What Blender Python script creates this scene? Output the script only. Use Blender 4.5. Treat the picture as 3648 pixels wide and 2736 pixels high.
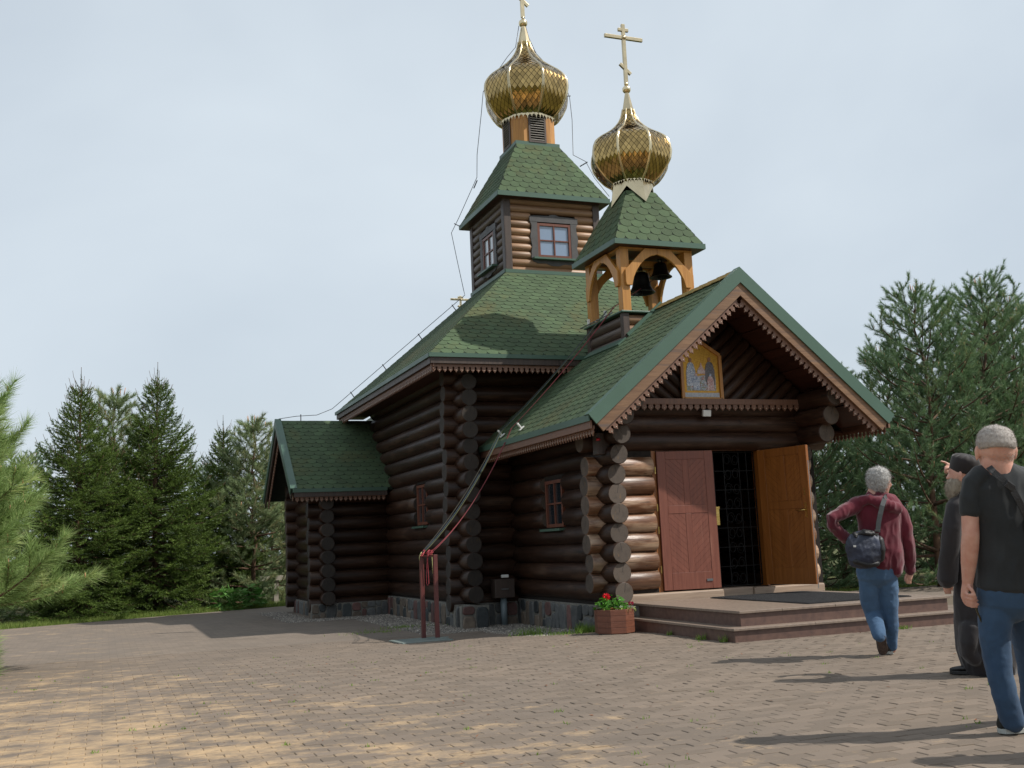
import bpy, bmesh, math, random
import numpy as np
from mathutils import Vector, Matrix, noise

for _o in list(bpy.data.objects):
    bpy.data.objects.remove(_o, do_unlink=True)
scene = bpy.context.scene
coll = scene.collection
rad = math.radians

# ------------------------------------------------------------------ camera
CAM = (-8.31, -12.412, 1.204)
YAW, PIT, ROL, FPX = rad(21.23), rad(8.55), rad(-2.51), 3780.0
def cam_axes():
    fw = np.array([math.sin(YAW)*math.cos(PIT), math.cos(YAW)*math.cos(PIT), math.sin(PIT)])
    r = np.array([math.cos(YAW), -math.sin(YAW), 0.0])
    u = np.cross(r, fw)
    c, s = math.cos(ROL), math.sin(ROL)
    return fw, c*r + s*u, -s*r + c*u
FW, RT, UP = cam_axes()
cd = bpy.data.cameras.new('camera')
cam = bpy.data.objects.new('camera', cd)
coll.objects.link(cam)
m = Matrix.Identity(4)
for i in range(3):
    m[i][0], m[i][1], m[i][2], m[i][3] = RT[i], UP[i], -FW[i], CAM[i]
cam.matrix_world = m
cd.sensor_fit = 'HORIZONTAL'
cd.sensor_width = 36.0
cd.lens = FPX/3648.0*36.0
cd.clip_start, cd.clip_end = 0.05, 3000.0
scene.camera = cam
def proj(P):
    """world point(s) -> photo pixel (3648 wide) and depth"""
    v = np.asarray(P, float) - np.array(CAM)
    z = v @ FW
    return 1824 + FPX*(v @ RT)/z, 1368 - FPX*(v @ UP)/z, z

# ------------------------------------------------------------------ sky and sun
SUN = Vector((-1.45, 1.0, -2.0)).normalized()          # the way the light travels
SUN_EL = math.asin(-SUN.z)
SUN_AZ = math.atan2(-SUN.x, -SUN.y)
world = bpy.data.worlds.new('World')
scene.world = world
world.use_nodes = True
wn, wl = world.node_tree.nodes, world.node_tree.links
wn.clear()
w_out = wn.new('ShaderNodeOutputWorld')
w_bg = wn.new('ShaderNodeBackground')
w_bg.inputs['Strength'].default_value = 0.1
w_sky = wn.new('ShaderNodeTexSky')
w_sky.sky_type = 'NISHITA'
w_sky.sun_disc = False
w_sky.sun_elevation = SUN_EL
w_sky.sun_rotation = SUN_AZ
w_sky.dust_density = 2.5
w_sky.air_density = 1.0
w_tc = wn.new('ShaderNodeTexCoord')
w_map = wn.new('ShaderNodeMapping')
w_map.inputs['Scale'].default_value = (1.0, 1.0, 1.5)
w_map.inputs['Rotation'].default_value = (0.0, 0.25, 0.4)
w_no = wn.new('ShaderNodeTexNoise')
w_no.inputs['Scale'].default_value = 1.5
w_no.inputs['Detail'].default_value = 5.0
w_no.inputs['Roughness'].default_value = 0.5
w_no.inputs['Distortion'].default_value = 0.3
w_rp = wn.new('ShaderNodeValToRGB')
w_rp.color_ramp.elements[0].position = 0.34
w_rp.color_ramp.elements[0].color = (0.66, 0.66, 0.66, 1)
w_rp.color_ramp.elements[1].position = 0.72
w_rp.color_ramp.elements[1].color = (0.97, 0.97, 0.97, 1)
w_mx = wn.new('ShaderNodeMix')
w_mx.data_type = 'RGBA'
w_mx.inputs['B'].default_value = (7.1, 7.95, 8.7, 1)      # thin high cloud veil
wl.new(w_tc.outputs['Generated'], w_map.inputs['Vector'])
wl.new(w_map.outputs['Vector'], w_no.inputs['Vector'])
wl.new(w_no.outputs['Fac'], w_rp.inputs['Fac'])
wl.new(w_rp.outputs['Color'], w_mx.inputs['Factor'])
wl.new(w_sky.outputs['Color'], w_mx.inputs['A'])
wl.new(w_mx.outputs['Result'], w_bg.inputs['Color'])
wl.new(w_bg.outputs['Background'], w_out.inputs['Surface'])

sl = bpy.data.lights.new('sun', 'SUN')
sl.energy = 4.7
sl.angle = rad(0.6)
sl.color = (1.0, 0.955, 0.88)
sun = bpy.data.objects.new('sun', sl)
coll.objects.link(sun)
sun.location = (20, -15, 30)
sun.rotation_euler = SUN.to_track_quat('-Z', 'Y').to_euler()

scene.view_settings.view_transform = 'Standard'
scene.view_settings.look = 'None'
scene.view_settings.exposure = 0.0
scene.view_settings.gamma = 1.0
scene.view_settings.use_curve_mapping = False
scene.cycles.use_denoising = True
scene.cycles.max_bounces = 6
scene.cycles.transparent_max_bounces = 6
scene.cycles.sample_clamp_indirect = 6.0

# ------------------------------------------------------------------ helpers
R = random.Random(11)
RN = np.random.default_rng(5)

def lin(h):
    """sRGB triple 0..255 -> linear"""
    o = []
    for c in h:
        c /= 255.0
        o.append(c/12.92 if c <= 0.04045 else ((c+0.055)/1.055)**2.4)
    return tuple(o)

def gz(x, y):
    """height of the ground: a gentle fall towards the church"""
    t = min(max((y + 0.5)/4.0, 0.0), 1.0)
    return -0.10*t*t*(3-2*t)

def put(o, parent=None):
    coll.objects.link(o)
    if parent is not None:
        o.parent = parent
        if parent.type == 'EMPTY':
            o.matrix_parent_inverse = Matrix.Translation(-parent.location)
    return o

def tag(o, label=None, cat=None, group=None, kind=None):
    if label: o['label'] = label
    if cat: o['category'] = cat
    if group: o['group'] = group
    if kind: o['kind'] = kind
    return o

def thing(name, loc, label, cat, group=None):
    o = bpy.data.objects.new(name, None)
    o.empty_display_size = 0.2
    o.location = loc
    coll.objects.link(o)
    return tag(o, label, cat, group)

def mesh(name, v, f, mi=None, smooth=False):
    me = bpy.data.meshes.new(name)
    me.from_pydata([tuple(p) for p in v], [], f)
    if mi is not None and len(mi):
        me.polygons.foreach_set('material_index', mi)
    if smooth is True:
        me.polygons.foreach_set('use_smooth', [True]*len(f))
    elif smooth:
        me.polygons.foreach_set('use_smooth', smooth)
    me.update()
    return me

def obj(name, me, mats, parent=None):
    if not isinstance(mats, (list, tuple)):
        mats = [mats]
    if not me.materials:
        for mm in mats:
            me.materials.append(mm)
    return put(bpy.data.objects.new(name, me), parent)

class MB:
    """collects shapes into one mesh"""
    def __init__(s):
        s.v, s.f, s.mi, s.sm = [], [], [], []
    def add(s, v, f, mi=0, sm=False):
        n = len(s.v)
        s.v += [tuple(p) for p in v]
        s.f += [[i+n for i in q] for q in f]
        s.mi += [mi]*len(f)
        s.sm += [sm]*len(f)
        return s
    def obox(s, c, ax, ay, az, mi=0):
        c, ax, ay, az = Vector(c), Vector(ax), Vector(ay), Vector(az)
        v = [c + i*ax + j*ay + k*az for k in (-1, 1) for j in (-1, 1) for i in (-1, 1)]
        f = [(0, 2, 3, 1), (4, 5, 7, 6), (0, 1, 5, 4), (2, 6, 7, 3), (0, 4, 6, 2), (1, 3, 7, 5)]
        if ax.cross(ay).dot(az) < 0:
            f = [q[::-1] for q in f]
        return s.add(v, f, mi)
    def box(s, x0, x1, y0, y1, z0, z1, mi=0):
        return s.obox(((x0+x1)/2, (y0+y1)/2, (z0+z1)/2), ((x1-x0)/2, 0, 0), (0, (y1-y0)/2, 0), (0, 0, (z1-z0)/2), mi)
    def bar(s, p, q, w, h, up=(0, 0, 1), mi=0):
        p, q, up = Vector(p), Vector(q), Vector(up)
        d = q - p
        side = d.cross(up)
        if side.length < 1e-6:
            side = d.cross(Vector((1, 0, 0)))
        side.normalize()
        u = side.cross(d).normalized()
        return s.obox((p+q)/2, d/2, side*(w/2), u*(h/2), mi)
    def tube(s, pts, r, n=8, mi=0, cap=True, sm=True):
        pts = [Vector(p) for p in pts]
        rs = r if isinstance(r, (list, tuple)) else [r]*len(pts)
        v, f = [], []
        ref = None
        for i, p in enumerate(pts):
            d = (pts[min(i+1, len(pts)-1)] - pts[max(i-1, 0)]).normalized()
            if ref is None:
                ref = d.orthogonal().normalized()
            a = (ref - d*ref.dot(d))
            a = a.normalized() if a.length > 1e-6 else d.orthogonal().normalized()
            ref = a
            b = d.cross(a)
            for k in range(n):
                t = 2*math.pi*k/n
                v.append(p + (a*math.cos(t) + b*math.sin(t))*rs[i])
        for i in range(len(pts)-1):
            for k in range(n):
                k2 = (k+1) % n
                f.append((i*n+k, i*n+k2, (i+1)*n+k2, (i+1)*n+k))
        s.add(v, f, mi, sm)
        if cap:
            m0 = len(s.v) - len(v)
            s.f.append([m0+k for k in range(n)][::-1]); s.mi.append(mi); s.sm.append(False)
            s.f.append([m0+(len(pts)-1)*n+k for k in range(n)]); s.mi.append(mi); s.sm.append(False)
        return s
    def prism(s, poly, o, ax, ay, az, mi=0, mi_side=None):
        """2D outline (counter-clockwise) in ax, ay from o, made thick along az (both ways from 0 to az)"""
        o, ax, ay, az = Vector(o), Vector(ax), Vector(ay), Vector(az)
        n = len(poly)
        v = [o + ax*a + ay*b for a, b in poly] + [o + ax*a + ay*b + az for a, b in poly]
        flip = ax.cross(ay).dot(az) < 0
        f = [list(range(n))[::-1], list(range(n, 2*n))]
        f += [(i, (i+1) % n, (i+1) % n + n, i+n) for i in range(n)]
        if flip:
            f = [q[::-1] for q in f]
        n0 = len(s.f)
        s.add(v, f, mi)
        if mi_side is not None:
            for i in range(n0+2, len(s.f)):
                s.mi[i] = mi_side
        return s
    def lathe(s, prof, n, c, phase=0.0, mi=0, sm=False, cap=True):
        """prof: list of (r, z)"""
        cx, cy, cz = c
        v, f = [], []
        for r, z in prof:
            for k in range(n):
                t = phase + 2*math.pi*k/n
                v.append((cx + r*math.cos(t), cy + r*math.sin(t), cz + z))
        for i in range(len(prof)-1):
            for k in range(n):
                k2 = (k+1) % n
                f.append((i*n+k, i*n+k2, (i+1)*n+k2, (i+1)*n+k))
        if cap:
            f.append([k for k in range(n)][::-1])
            f.append([(len(prof)-1)*n+k for k in range(n)])
        return s.add(v, f, mi, sm)
    def build(s, name, mats, parent=None, bevel=0.0):
        me = mesh(name, s.v, s.f, s.mi, s.sm)
        o = obj(name, me, mats, parent)
        if bevel:
            b = o.modifiers.new('bevel', 'BEVEL')
            b.width = bevel
            b.segments = 2
            b.limit_method = 'ANGLE'
            b.angle_limit = rad(40)
        return o

# ------------------------------------------------------------------ materials
def nodes(name):
    m = bpy.data.materials.new(name)
    m.use_nodes = True
    nt = m.node_tree
    nt.nodes.clear()
    out = nt.nodes.new('ShaderNodeOutputMaterial')
    bs = nt.nodes.new('ShaderNodeBsdfPrincipled')
    nt.links.new(bs.outputs[0], out.inputs[0])
    return m, nt, bs

def coords(nt, kind='world', scale=(1, 1, 1), shift=False):
    if kind == 'world':
        g = nt.nodes.new('ShaderNodeNewGeometry')
        src = g.outputs['Position']
    else:
        t = nt.nodes.new('ShaderNodeTexCoord')
        src = t.outputs['Object']
    mp = nt.nodes.new('ShaderNodeMapping')
    mp.inputs['Scale'].default_value = scale
    nt.links.new(src, mp.inputs['Vector'])
    if shift:
        oi = nt.nodes.new('ShaderNodeObjectInfo')
        mu = nt.nodes.new('ShaderNodeMath'); mu.operation = 'MULTIPLY'
        mu.inputs[1].default_value = 37.0
        nt.links.new(oi.outputs['Random'], mu.inputs[0])
        cb = nt.nodes.new('ShaderNodeCombineXYZ')
        for i in range(3):
            nt.links.new(mu.outputs[0], cb.inputs[i])
        nt.links.new(cb.outputs[0], mp.inputs['Location'])
    return mp.outputs['Vector']

def noise_tex(nt, vec, scale, detail=4.0, rough=0.55, dist=0.0):
    n = nt.nodes.new('ShaderNodeTexNoise')
    n.inputs['Scale'].default_value = scale
    n.inputs['Detail'].default_value = detail
    n.inputs['Roughness'].default_value = rough
    n.inputs['Distortion'].default_value = dist
    nt.links.new(vec, n.inputs['Vector'])
    return n.outputs['Fac']

def ramp(nt, fac, stops):
    r = nt.nodes.new('ShaderNodeValToRGB')
    cr = r.color_ramp
    while len(cr.elements) < len(stops):
        cr.elements.new(0.5)
    for e, (p, c) in zip(cr.elements, stops):
        e.position = p
        e.color = (c[0], c[1], c[2], 1) if not isinstance(c, (int, float)) else (c, c, c, 1)
    nt.links.new(fac, r.inputs['Fac'])
    return r.outputs['Color']

def mix(nt, fac, a, b, mode='MIX'):
    n = nt.nodes.new('ShaderNodeMix')
    n.data_type = 'RGBA'
    n.blend_type = mode
    for key, val in (('Factor', fac), ('A', a), ('B', b)):
        if isinstance(val, (int, float)):
            n.inputs[key].default_value = val if key == 'Factor' else (val, val, val, 1)
        elif isinstance(val, tuple):
            n.inputs[key].default_value = (*val[:3], 1)
        else:
            nt.links.new(val, n.inputs[key])
    return n.outputs['Result']

def mth(nt, op, a, b=None, clamp=False):
    n = nt.nodes.new('ShaderNodeMath')
    n.operation = op
    n.use_clamp = clamp
    for i, val in enumerate((a, b)):
        if val is None: continue
        if isinstance(val, (int, float)):
            n.inputs[i].default_value = val
        else:
            nt.links.new(val, n.inputs[i])
    return n.outputs[0]

def bump(nt, bs, h, strength, dist=0.01):
    b = nt.nodes.new('ShaderNodeBump')
    b.inputs['Strength'].default_value = strength
    b.inputs['Distance'].default_value = dist
    nt.links.new(h, b.inputs['Height'])
    nt.links.new(b.outputs[0], bs.inputs['Normal'])

def attr(nt, name):
    a = nt.nodes.new('ShaderNodeAttribute')
    a.attribute_name = name
    return a.outputs['Fac']

def rnd(nt):
    return nt.nodes.new('ShaderNodeObjectInfo').outputs['Random']

def simple(name, c1, c2=None, scale=6.0, rough=0.6, bumps=0.15, bscale=60.0, metal=0.0, var=0.0,
           kind='world', stretch=(1, 1, 1), spec=0.5, rvar=0.1, dist=0.01, coat=0.0):
    m, nt, bs = nodes(name)
    c2 = c2 or tuple(x*0.7 for x in c1)
    v = coords(nt, kind, stretch, kind == 'object')
    f = noise_tex(nt, v, scale, 5)
    colr = ramp(nt, f, [(0.3, c1), (0.7, c2)])
    if var:
        k = mth(nt, 'ADD', mth(nt, 'MULTIPLY', rnd(nt), var*2), 1.0 - var)
        colr = mix(nt, 1.0, colr, k, 'MULTIPLY')
    nt.links.new(colr, bs.inputs['Base Color'])
    f2 = noise_tex(nt, v, bscale, 4)
    if rvar:
        nt.links.new(mth(nt, 'ADD', mth(nt, 'MULTIPLY', f, rvar*2), rough - rvar), bs.inputs['Roughness'])
    else:
        bs.inputs['Roughness'].default_value = rough
    bs.inputs['Metallic'].default_value = metal
    bs.inputs['Specular IOR Level'].default_value = spec
    if coat:
        bs.inputs['Coat Weight'].default_value = coat
        bs.inputs['Coat Roughness'].default_value = 0.25
    if bumps:
        bump(nt, bs, f2, bumps, dist)
    return m

def wood(name, c1, c2, axis='x', kind='world', rough=0.5, fine=1.0, var=0.15, wear=None, wear_amt=0.5, bumps=0.25, spec=0.5):
    """sawn or stained wood, grain along axis"""
    m, nt, bs = nodes(name)
    st = {'x': (0.6, 9, 9), 'y': (9, 0.6, 9), 'z': (9, 9, 0.6)}[axis]
    v = coords(nt, kind, tuple(q*fine for q in st), kind == 'object')
    f = noise_tex(nt, v, 3.0, 6, 0.6, 0.6)
    colr = ramp(nt, f, [(0.28, c1), (0.72, c2)])
    if wear:
        v2 = coords(nt, kind, tuple(q*0.35*fine for q in st), kind == 'object')
        f2 = noise_tex(nt, v2, 4.0, 6, 0.65)
        colr = mix(nt, ramp(nt, f2, [(wear_amt, 0.0), (wear_amt+0.14, 1.0)]), colr, wear)
    if var:
        k = mth(nt, 'ADD', mth(nt, 'MULTIPLY', rnd(nt), var*2), 1.0 - var)
        colr = mix(nt, 1.0, colr, k, 'MULTIPLY')
    nt.links.new(colr, bs.inputs['Base Color'])
    nt.links.new(mth(nt, 'ADD', mth(nt, 'MULTIPLY', f, 0.3), rough-0.15), bs.inputs['Roughness'])
    bs.inputs['Specular IOR Level'].default_value = spec
    bump(nt, bs, f, bumps, 0.008)
    return m

def log_mat(name='stained log', cs=((36, 23, 16), (52, 34, 24), (76, 52, 37)), wear=(82, 63, 50), rb=0.27, wa=0.55, spec=0.28):
    """dark stained round log, lacquered; rounded side"""
    m, nt, bs = nodes(name)
    v = coords(nt, 'object', (0.9, 9, 9), True)
    f = noise_tex(nt, v, 2.2, 6, 0.62, 0.8)
    base = ramp(nt, f, [(0.25, lin(cs[0])), (0.55, lin(cs[1])), (0.8, lin(cs[2]))])
    v2 = coords(nt, 'object', (0.5, 2.2, 2.2), True)
    f2 = noise_tex(nt, v2, 2.0, 5, 0.6)
    base = mix(nt, ramp(nt, f2, [(wa, 0.0), (wa+0.17, 0.75)]), base, lin(wear))  # worn patches; on the porch front logs the pale ones paint highlights
    k = mth(nt, 'ADD', mth(nt, 'MULTIPLY', rnd(nt), 0.6), 0.7)
    base = mix(nt, 1.0, base, k, 'MULTIPLY')
    ck = noise_tex(nt, coords(nt, 'object', (0.22, 9, 9), True), 3.0, 2, 0.4, 0.2)
    ckf = ramp(nt, ck, [(0.60, 0.0), (0.612, 0.85), (0.622, 0.85), (0.634, 0.0)])
    base = mix(nt, ckf, base, lin((16, 11, 8)))
    kn = noise_tex(nt, coords(nt, 'object', (2.2, 5, 5), True), 3.0, 2, 0.4)
    base = mix(nt, ramp(nt, kn, [(0.70, 0.0), (0.74, 0.7)]), base, lin((28, 19, 13)))
    nt.links.new(base, bs.inputs['Base Color'])
    nt.links.new(mth(nt, 'ADD', mth(nt, 'MULTIPLY', f, 0.32), rb), bs.inputs['Roughness'])
    bs.inputs['Specular IOR Level'].default_value = spec
    v3 = coords(nt, 'object', (1.6, 30, 30), True)
    f3 = noise_tex(nt, v3, 2.0, 5, 0.7)
    bump(nt, bs, mix(nt, 0.5, f, f3), 0.45, 0.012)
    return m

def logend_mat(name='log end grain', dim=1.0):
    m, nt, bs = nodes(name)
    v = coords(nt, 'object', (0, 1, 1), False)
    ln = nt.nodes.new('ShaderNodeVectorMath'); ln.operation = 'LENGTH'
    nt.links.new(v, ln.inputs[0])
    nz = noise_tex(nt, v, 14.0, 4)
    r = mth(nt, 'ADD', ln.outputs['Value'], mth(nt, 'MULTIPLY', nz, 0.02))
    rings = mth(nt, 'SINE', mth(nt, 'MULTIPLY', r, 520.0))
    colr = ramp(nt, rings, [(0.0, lin((74, 64, 56))), (1.0, lin((98, 85, 74)))])
    v2 = coords(nt, 'object', (1, 1, 1), True)
    n2 = noise_tex(nt, v2, 9.0, 5, 0.6)
    colr = mix(nt, ramp(nt, n2, [(0.5, 0.0), (0.75, 0.8)]), colr, lin((50, 41, 34)))
    n3 = noise_tex(nt, coords(nt, 'object', (1, 5, 1), True), 9.0, 3, 0.5)
    colr = mix(nt, ramp(nt, n3, [(0.66, 0.0), (0.7, 0.7)]), colr, lin((128, 98, 56)))
    k = mth(nt, 'ADD', mth(nt, 'MULTIPLY', rnd(nt), 0.45*dim), 0.75*dim)
    colr = mix(nt, 1.0, colr, k, 'MULTIPLY')
    sp = nt.nodes.new('ShaderNodeSeparateXYZ')
    nt.links.new(v, sp.inputs[0])
    lean = mth(nt, 'SUBTRACT', mth(nt, 'MULTIPLY', rnd(nt), 0.9), 0.45)
    ln2 = mth(nt, 'ADD', mth(nt, 'ADD', sp.outputs['Y'], mth(nt, 'MULTIPLY', sp.outputs['Z'], lean)), mth(nt, 'MULTIPLY', mth(nt, 'SUBTRACT', n2, 0.5), 0.03))
    crack = mth(nt, 'MULTIPLY', mth(nt, 'LESS_THAN', mth(nt, 'ABSOLUTE', ln2), 0.0032), mth(nt, 'GREATER_THAN', sp.outputs['Z'], 0.005))
    colr = mix(nt, crack, colr, lin((22, 17, 14)))
    nt.links.new(colr, bs.inputs['Base Color'])
    bs.inputs['Roughness'].default_value = 0.75
    bump(nt, bs, mix(nt, 0.6, rings, n2), 0.3, 0.004)
    return m

def shingle_mat():
    m, nt, bs = nodes('green asphalt shingle')
    v = coords(nt, 'world')
    a = mth(nt, 'FRACT', mth(nt, 'ADD', attr(nt, 'rnd'), rnd(nt)))
    f = noise_tex(nt, v, 2.3, 5, 0.6)
    base = ramp(nt, f, [(0.3, lin((54, 76, 50))), (0.7, lin((70, 92, 62)))])
    k = mth(nt, 'ADD', mth(nt, 'MULTIPLY', a, 0.38), 0.80)
    base = mix(nt, 1.0, base, k, 'MULTIPLY')
    g = noise_tex(nt, v, 260.0, 2, 0.6)
    base = mix(nt, mth(nt, 'MULTIPLY', g, 0.5), base, lin((84, 86, 70)))
    mo = noise_tex(nt, v, 0.9, 6, 0.72, 0.4)
    base = mix(nt, ramp(nt, mo, [(0.52, 0.0), (0.70, 0.6)]), base, lin((88, 80, 46)))
    nt.links.new(base, bs.inputs['Base Color'])
    bs.inputs['Roughness'].default_value = 0.85
    bs.inputs['Specular IOR Level'].default_value = 0.3
    bump(nt, bs, g, 0.35, 0.004)
    return m

def gold_mat(name, c, rough, tint=0.0):
    m, nt, bs = nodes(name)
    v = coords(nt, 'world')
    a = mth(nt, 'FRACT', mth(nt, 'ADD', attr(nt, 'rnd'), rnd(nt)))
    k = mth(nt, 'ADD', mth(nt, 'MULTIPLY', a, 0.5), 0.65)
    base = mix(nt, 1.0, mix(nt, ramp(nt, noise_tex(nt, v, 4.0, 3), [(0.35, 0.0), (0.7, 1.0)]), c, tuple(q*0.82 for q in c)), k, 'MULTIPLY')
    nt.links.new(base, bs.inputs['Base Color'])
    bs.inputs['Metallic'].default_value = 1.0
    bs.inputs['Roughness'].default_value = rough
    bump(nt, bs, noise_tex(nt, v, 7.0, 2), 0.25, 0.02)
    return m

def glass_mat(name, tintc, rough=0.03):
    m, nt, bs = nodes(name)
    bs.inputs['Base Color'].default_value = (*tintc, 1)
    bs.inputs['Roughness'].default_value = rough
    bs.inputs['Specular IOR Level'].default_value = 0.9
    bs.inputs['Coat Weight'].default_value = 1.0
    bs.inputs['Coat Roughness'].default_value = 0.02
    return m

def paver_mat():
    m, nt, bs = nodes('concrete paver')
    v = coords(nt, 'world')
    a = mth(nt, 'FRACT', mth(nt, 'ADD', attr(nt, 'rnd'), rnd(nt)))
    base = mix(nt, ramp(nt, a, [(0.0, 0.0), (1.0, 1.0)]), lin((108, 96, 84)), lin((128, 114, 101)))
    big = noise_tex(nt, v, 0.5, 4, 0.6)
    base = mix(nt, ramp(nt, big, [(0.4, 0.0), (0.7, 0.6)]), base, lin((103, 94, 86)))
    g = noise_tex(nt, v, 150.0, 3, 0.7)
    base = mix(nt, mth(nt, 'MULTIPLY', g, 0.35), base, lin((96, 88, 80)))
    base = mix(nt, sand_fac(nt, v, 0.0), base, mix(nt, noise_tex(nt, v, 30.0, 3), lin((164, 138, 106)), lin((186, 160, 126))))
    nt.links.new(base, bs.inputs['Base Color'])
    bs.inputs['Roughness'].default_value = 0.85
    bs.inputs['Specular IOR Level'].default_value = 0.25
    bump(nt, bs, g, 0.3, 0.004)
    return m

def sand_fac(nt, v, lift):
    """drifts of yellow sand blown over the paving west of the church"""
    mp = nt.nodes.new('ShaderNodeMapping')
    mp.inputs['Scale'].default_value = (1.0, 1.4, 1.0)
    mp.inputs['Rotation'].default_value = (0, 0, 0.2)
    nt.links.new(v, mp.inputs['Vector'])
    n = noise_tex(nt, mp.outputs[0], 2.0, 9, 0.74, 0.2)
    sp = nt.nodes.new('ShaderNodeSeparateXYZ')
    nt.links.new(v, sp.inputs[0])
    # drift area: mostly x < -6 and y < -2
    gx = nt.nodes.new('ShaderNodeMapRange'); gx.inputs[1].default_value = -8.2; gx.inputs[2].default_value = -4.0
    gx.inputs[3].default_value = 0.13; gx.inputs[4].default_value = -0.10
    nt.links.new(sp.outputs['X'], gx.inputs[0])
    gy = nt.nodes.new('ShaderNodeMapRange'); gy.inputs[1].default_value = -6.5; gy.inputs[2].default_value = 3.0
    gy.inputs[3].default_value = 0.02; gy.inputs[4].default_value = -0.16
    nt.links.new(sp.outputs['Y'], gy.inputs[0])
    t = mth(nt, 'ADD', mth(nt, 'ADD', n, gx.outputs[0]), mth(nt, 'ADD', gy.outputs[0], lift))
    return ramp(nt, t, [(0.52, 0.0), (0.72, 0.9)])

M = {}
M['log'] = log_mat()
M['log_sun'] = log_mat('sun bleached log with painted highlights', ((70, 43, 27), (104, 69, 45), (142, 106, 78)), (182, 156, 130), 0.24, 0.46, 0.55)  # bleached front logs; pale patches paint their sun and sky highlights
M['logend_shade'] = logend_mat('log end grain darkened for shade', 0.36)  # darker copy for nave and annex ends, their shade put into the colour
M['logend'] = logend_mat()
M['chink'] = simple('moss chinking between logs', lin((34, 26, 20)), lin((22, 17, 13)), 20, 0.95)
M['shingle'] = shingle_mat()
M['deck'] = simple('roof deck felt', lin((38, 50, 36)), lin((28, 38, 28)), 8, 0.9)
M['trim'] = simple('green painted sheet metal', lin((72, 98, 84)), lin((62, 88, 74)), 1.2, 0.42, 0.05, 30, spec=0.5)
M['board'] = wood('weathered oiled board', lin((98, 70, 48)), lin((130, 98, 70)), 'x', 'world', 0.5, 1.0, 0.12, lin((92, 76, 68)), 0.54)
M['fringe'] = wood('brown stained fringe board', lin((102, 72, 57)), lin((126, 92, 74)), 'z', 'world', 0.5, 1.0, 0.1)
M['stud'] = simple('bright nail head', lin((225, 215, 195)), None, 5, 0.4, 0, metal=0.2)
M['soffit'] = wood('dark stained soffit', lin((50, 27, 19)), lin((72, 40, 27)), 'y', 'world', 0.5)
M['darkwood'] = wood('dark brown stained wood', lin((52, 42, 38)), lin((78, 64, 56)), 'z', 'world', 0.5, 1.0, 0.1)
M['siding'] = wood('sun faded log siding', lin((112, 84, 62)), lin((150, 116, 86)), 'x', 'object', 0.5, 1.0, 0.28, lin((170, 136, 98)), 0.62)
M['siding_shade'] = wood('log siding darkened for shade', lin((62, 52, 47)), lin((92, 78, 68)), 'x', 'object', 0.5, 1.0, 0.2)  # darker copy for the west sides, shade put into the colour
M['larch'] = wood('oiled larch post', lin((158, 106, 46)), lin((192, 138, 68)), 'z', 'world', 0.45, 0.8, 0.08, lin((126, 84, 46)), 0.66)
M['frame'] = wood('red brown window frame', lin((90, 50, 36)), lin((114, 66, 48)), 'z', 'world', 0.4, 1.0, 0.05)
M['glass'] = glass_mat('window glass', (0.02, 0.025, 0.03))
M['curtain'] = simple('white curtain behind glass', (0.55, 0.58, 0.6), (0.42, 0.45, 0.48), 8, 0.5, 0.1, 20, coat=1.0)
M['gold'] = gold_mat('gold titanium scale', (0.52, 0.355, 0.14), 0.15)
M['goldpale'] = gold_mat('pale gold sheet', (0.80, 0.66, 0.42), 0.22)
M['domebase'] = simple('lapped gold sheet under scales', (0.03, 0.02, 0.008), (0.02, 0.013, 0.005), 8, 0.6, metal=0.0)
M['bronze'] = simple('dark bell bronze', lin((44, 42, 40)), lin((30, 29, 28)), 5, 0.35, 0.1, 20, metal=0.8)
M['iron'] = simple('black wrought iron', lin((20, 20, 21)), lin((12, 12, 13)), 9, 0.65, 0.1, 60, metal=0.4)
M['steel'] = simple('galvanised steel', lin((150, 152, 154)), lin((120, 122, 124)), 9, 0.35, 0.05, 40, metal=0.9)
M['brass'] = simple('brass', (0.62, 0.44, 0.16), (0.5, 0.34, 0.1), 9, 0.28, 0.1, 40, metal=1.0)
M['whiteplastic'] = simple('white plastic', lin((222, 222, 218)), lin((200, 200, 196)), 4, 0.4, 0.0)
M['doorpaint'] = wood('red brown door stain', lin((106, 58, 45)), lin((128, 75, 58)), 'z', 'world', 0.5, 1.2, 0.06, lin((150, 102, 84)), 0.64)
M['doorwood'] = wood('varnished oak door', lin((116, 66, 24)), lin((144, 88, 36)), 'z', 'world', 0.4, 0.8, 0.05)
M['granite'] = simple('brown granite', lin((134, 118, 104)), lin((110, 96, 86)), 26.0, 0.5, 0.06, 200, kind='world', var=0.04)
M['granite_riser'] = simple('reddish granite riser', lin((102, 78, 68)), lin((80, 60, 54)), 14.0, 0.45, 0.06, 200, kind='world', var=0.06)
M['mat'] = simple('black rubber mat', lin((46, 46, 48)), lin((30, 30, 32)), 30, 0.9, 0.8, 240, dist=0.01)
M['mortar'] = simple('lime mortar', lin((128, 124, 116)), lin((98, 96, 90)), 16, 0.95, 0.4, 90)
M['rustpaint'] = simple('red oxide paint', lin((98, 46, 42)), lin((78, 36, 34)), 5, 0.45, 0.1, 40)
M['greysteel'] = simple('grey painted steel plate', lin((120, 130, 126)), lin((96, 106, 102)), 3, 0.5, 0.1, 30)
M['paver'] = paver_mat()
# ================================================================== ground and paving
def grid_sheet(name, x0, x1, y0, y1, nx, ny, dz, mats, holes=None):
    v, f = [], []
    for j in range(ny+1):
        for i in range(nx+1):
            x, y = x0+(x1-x0)*i/nx, y0+(y1-y0)*j/ny
            v.append((x, y, gz(x, y)+dz))
    for j in range(ny):
        for i in range(nx):
            a = j*(nx+1)+i
            f.append((a, a+1, a+nx+2, a+nx+1))
    return obj(name, mesh(name, v, f, None, True), mats)

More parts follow.
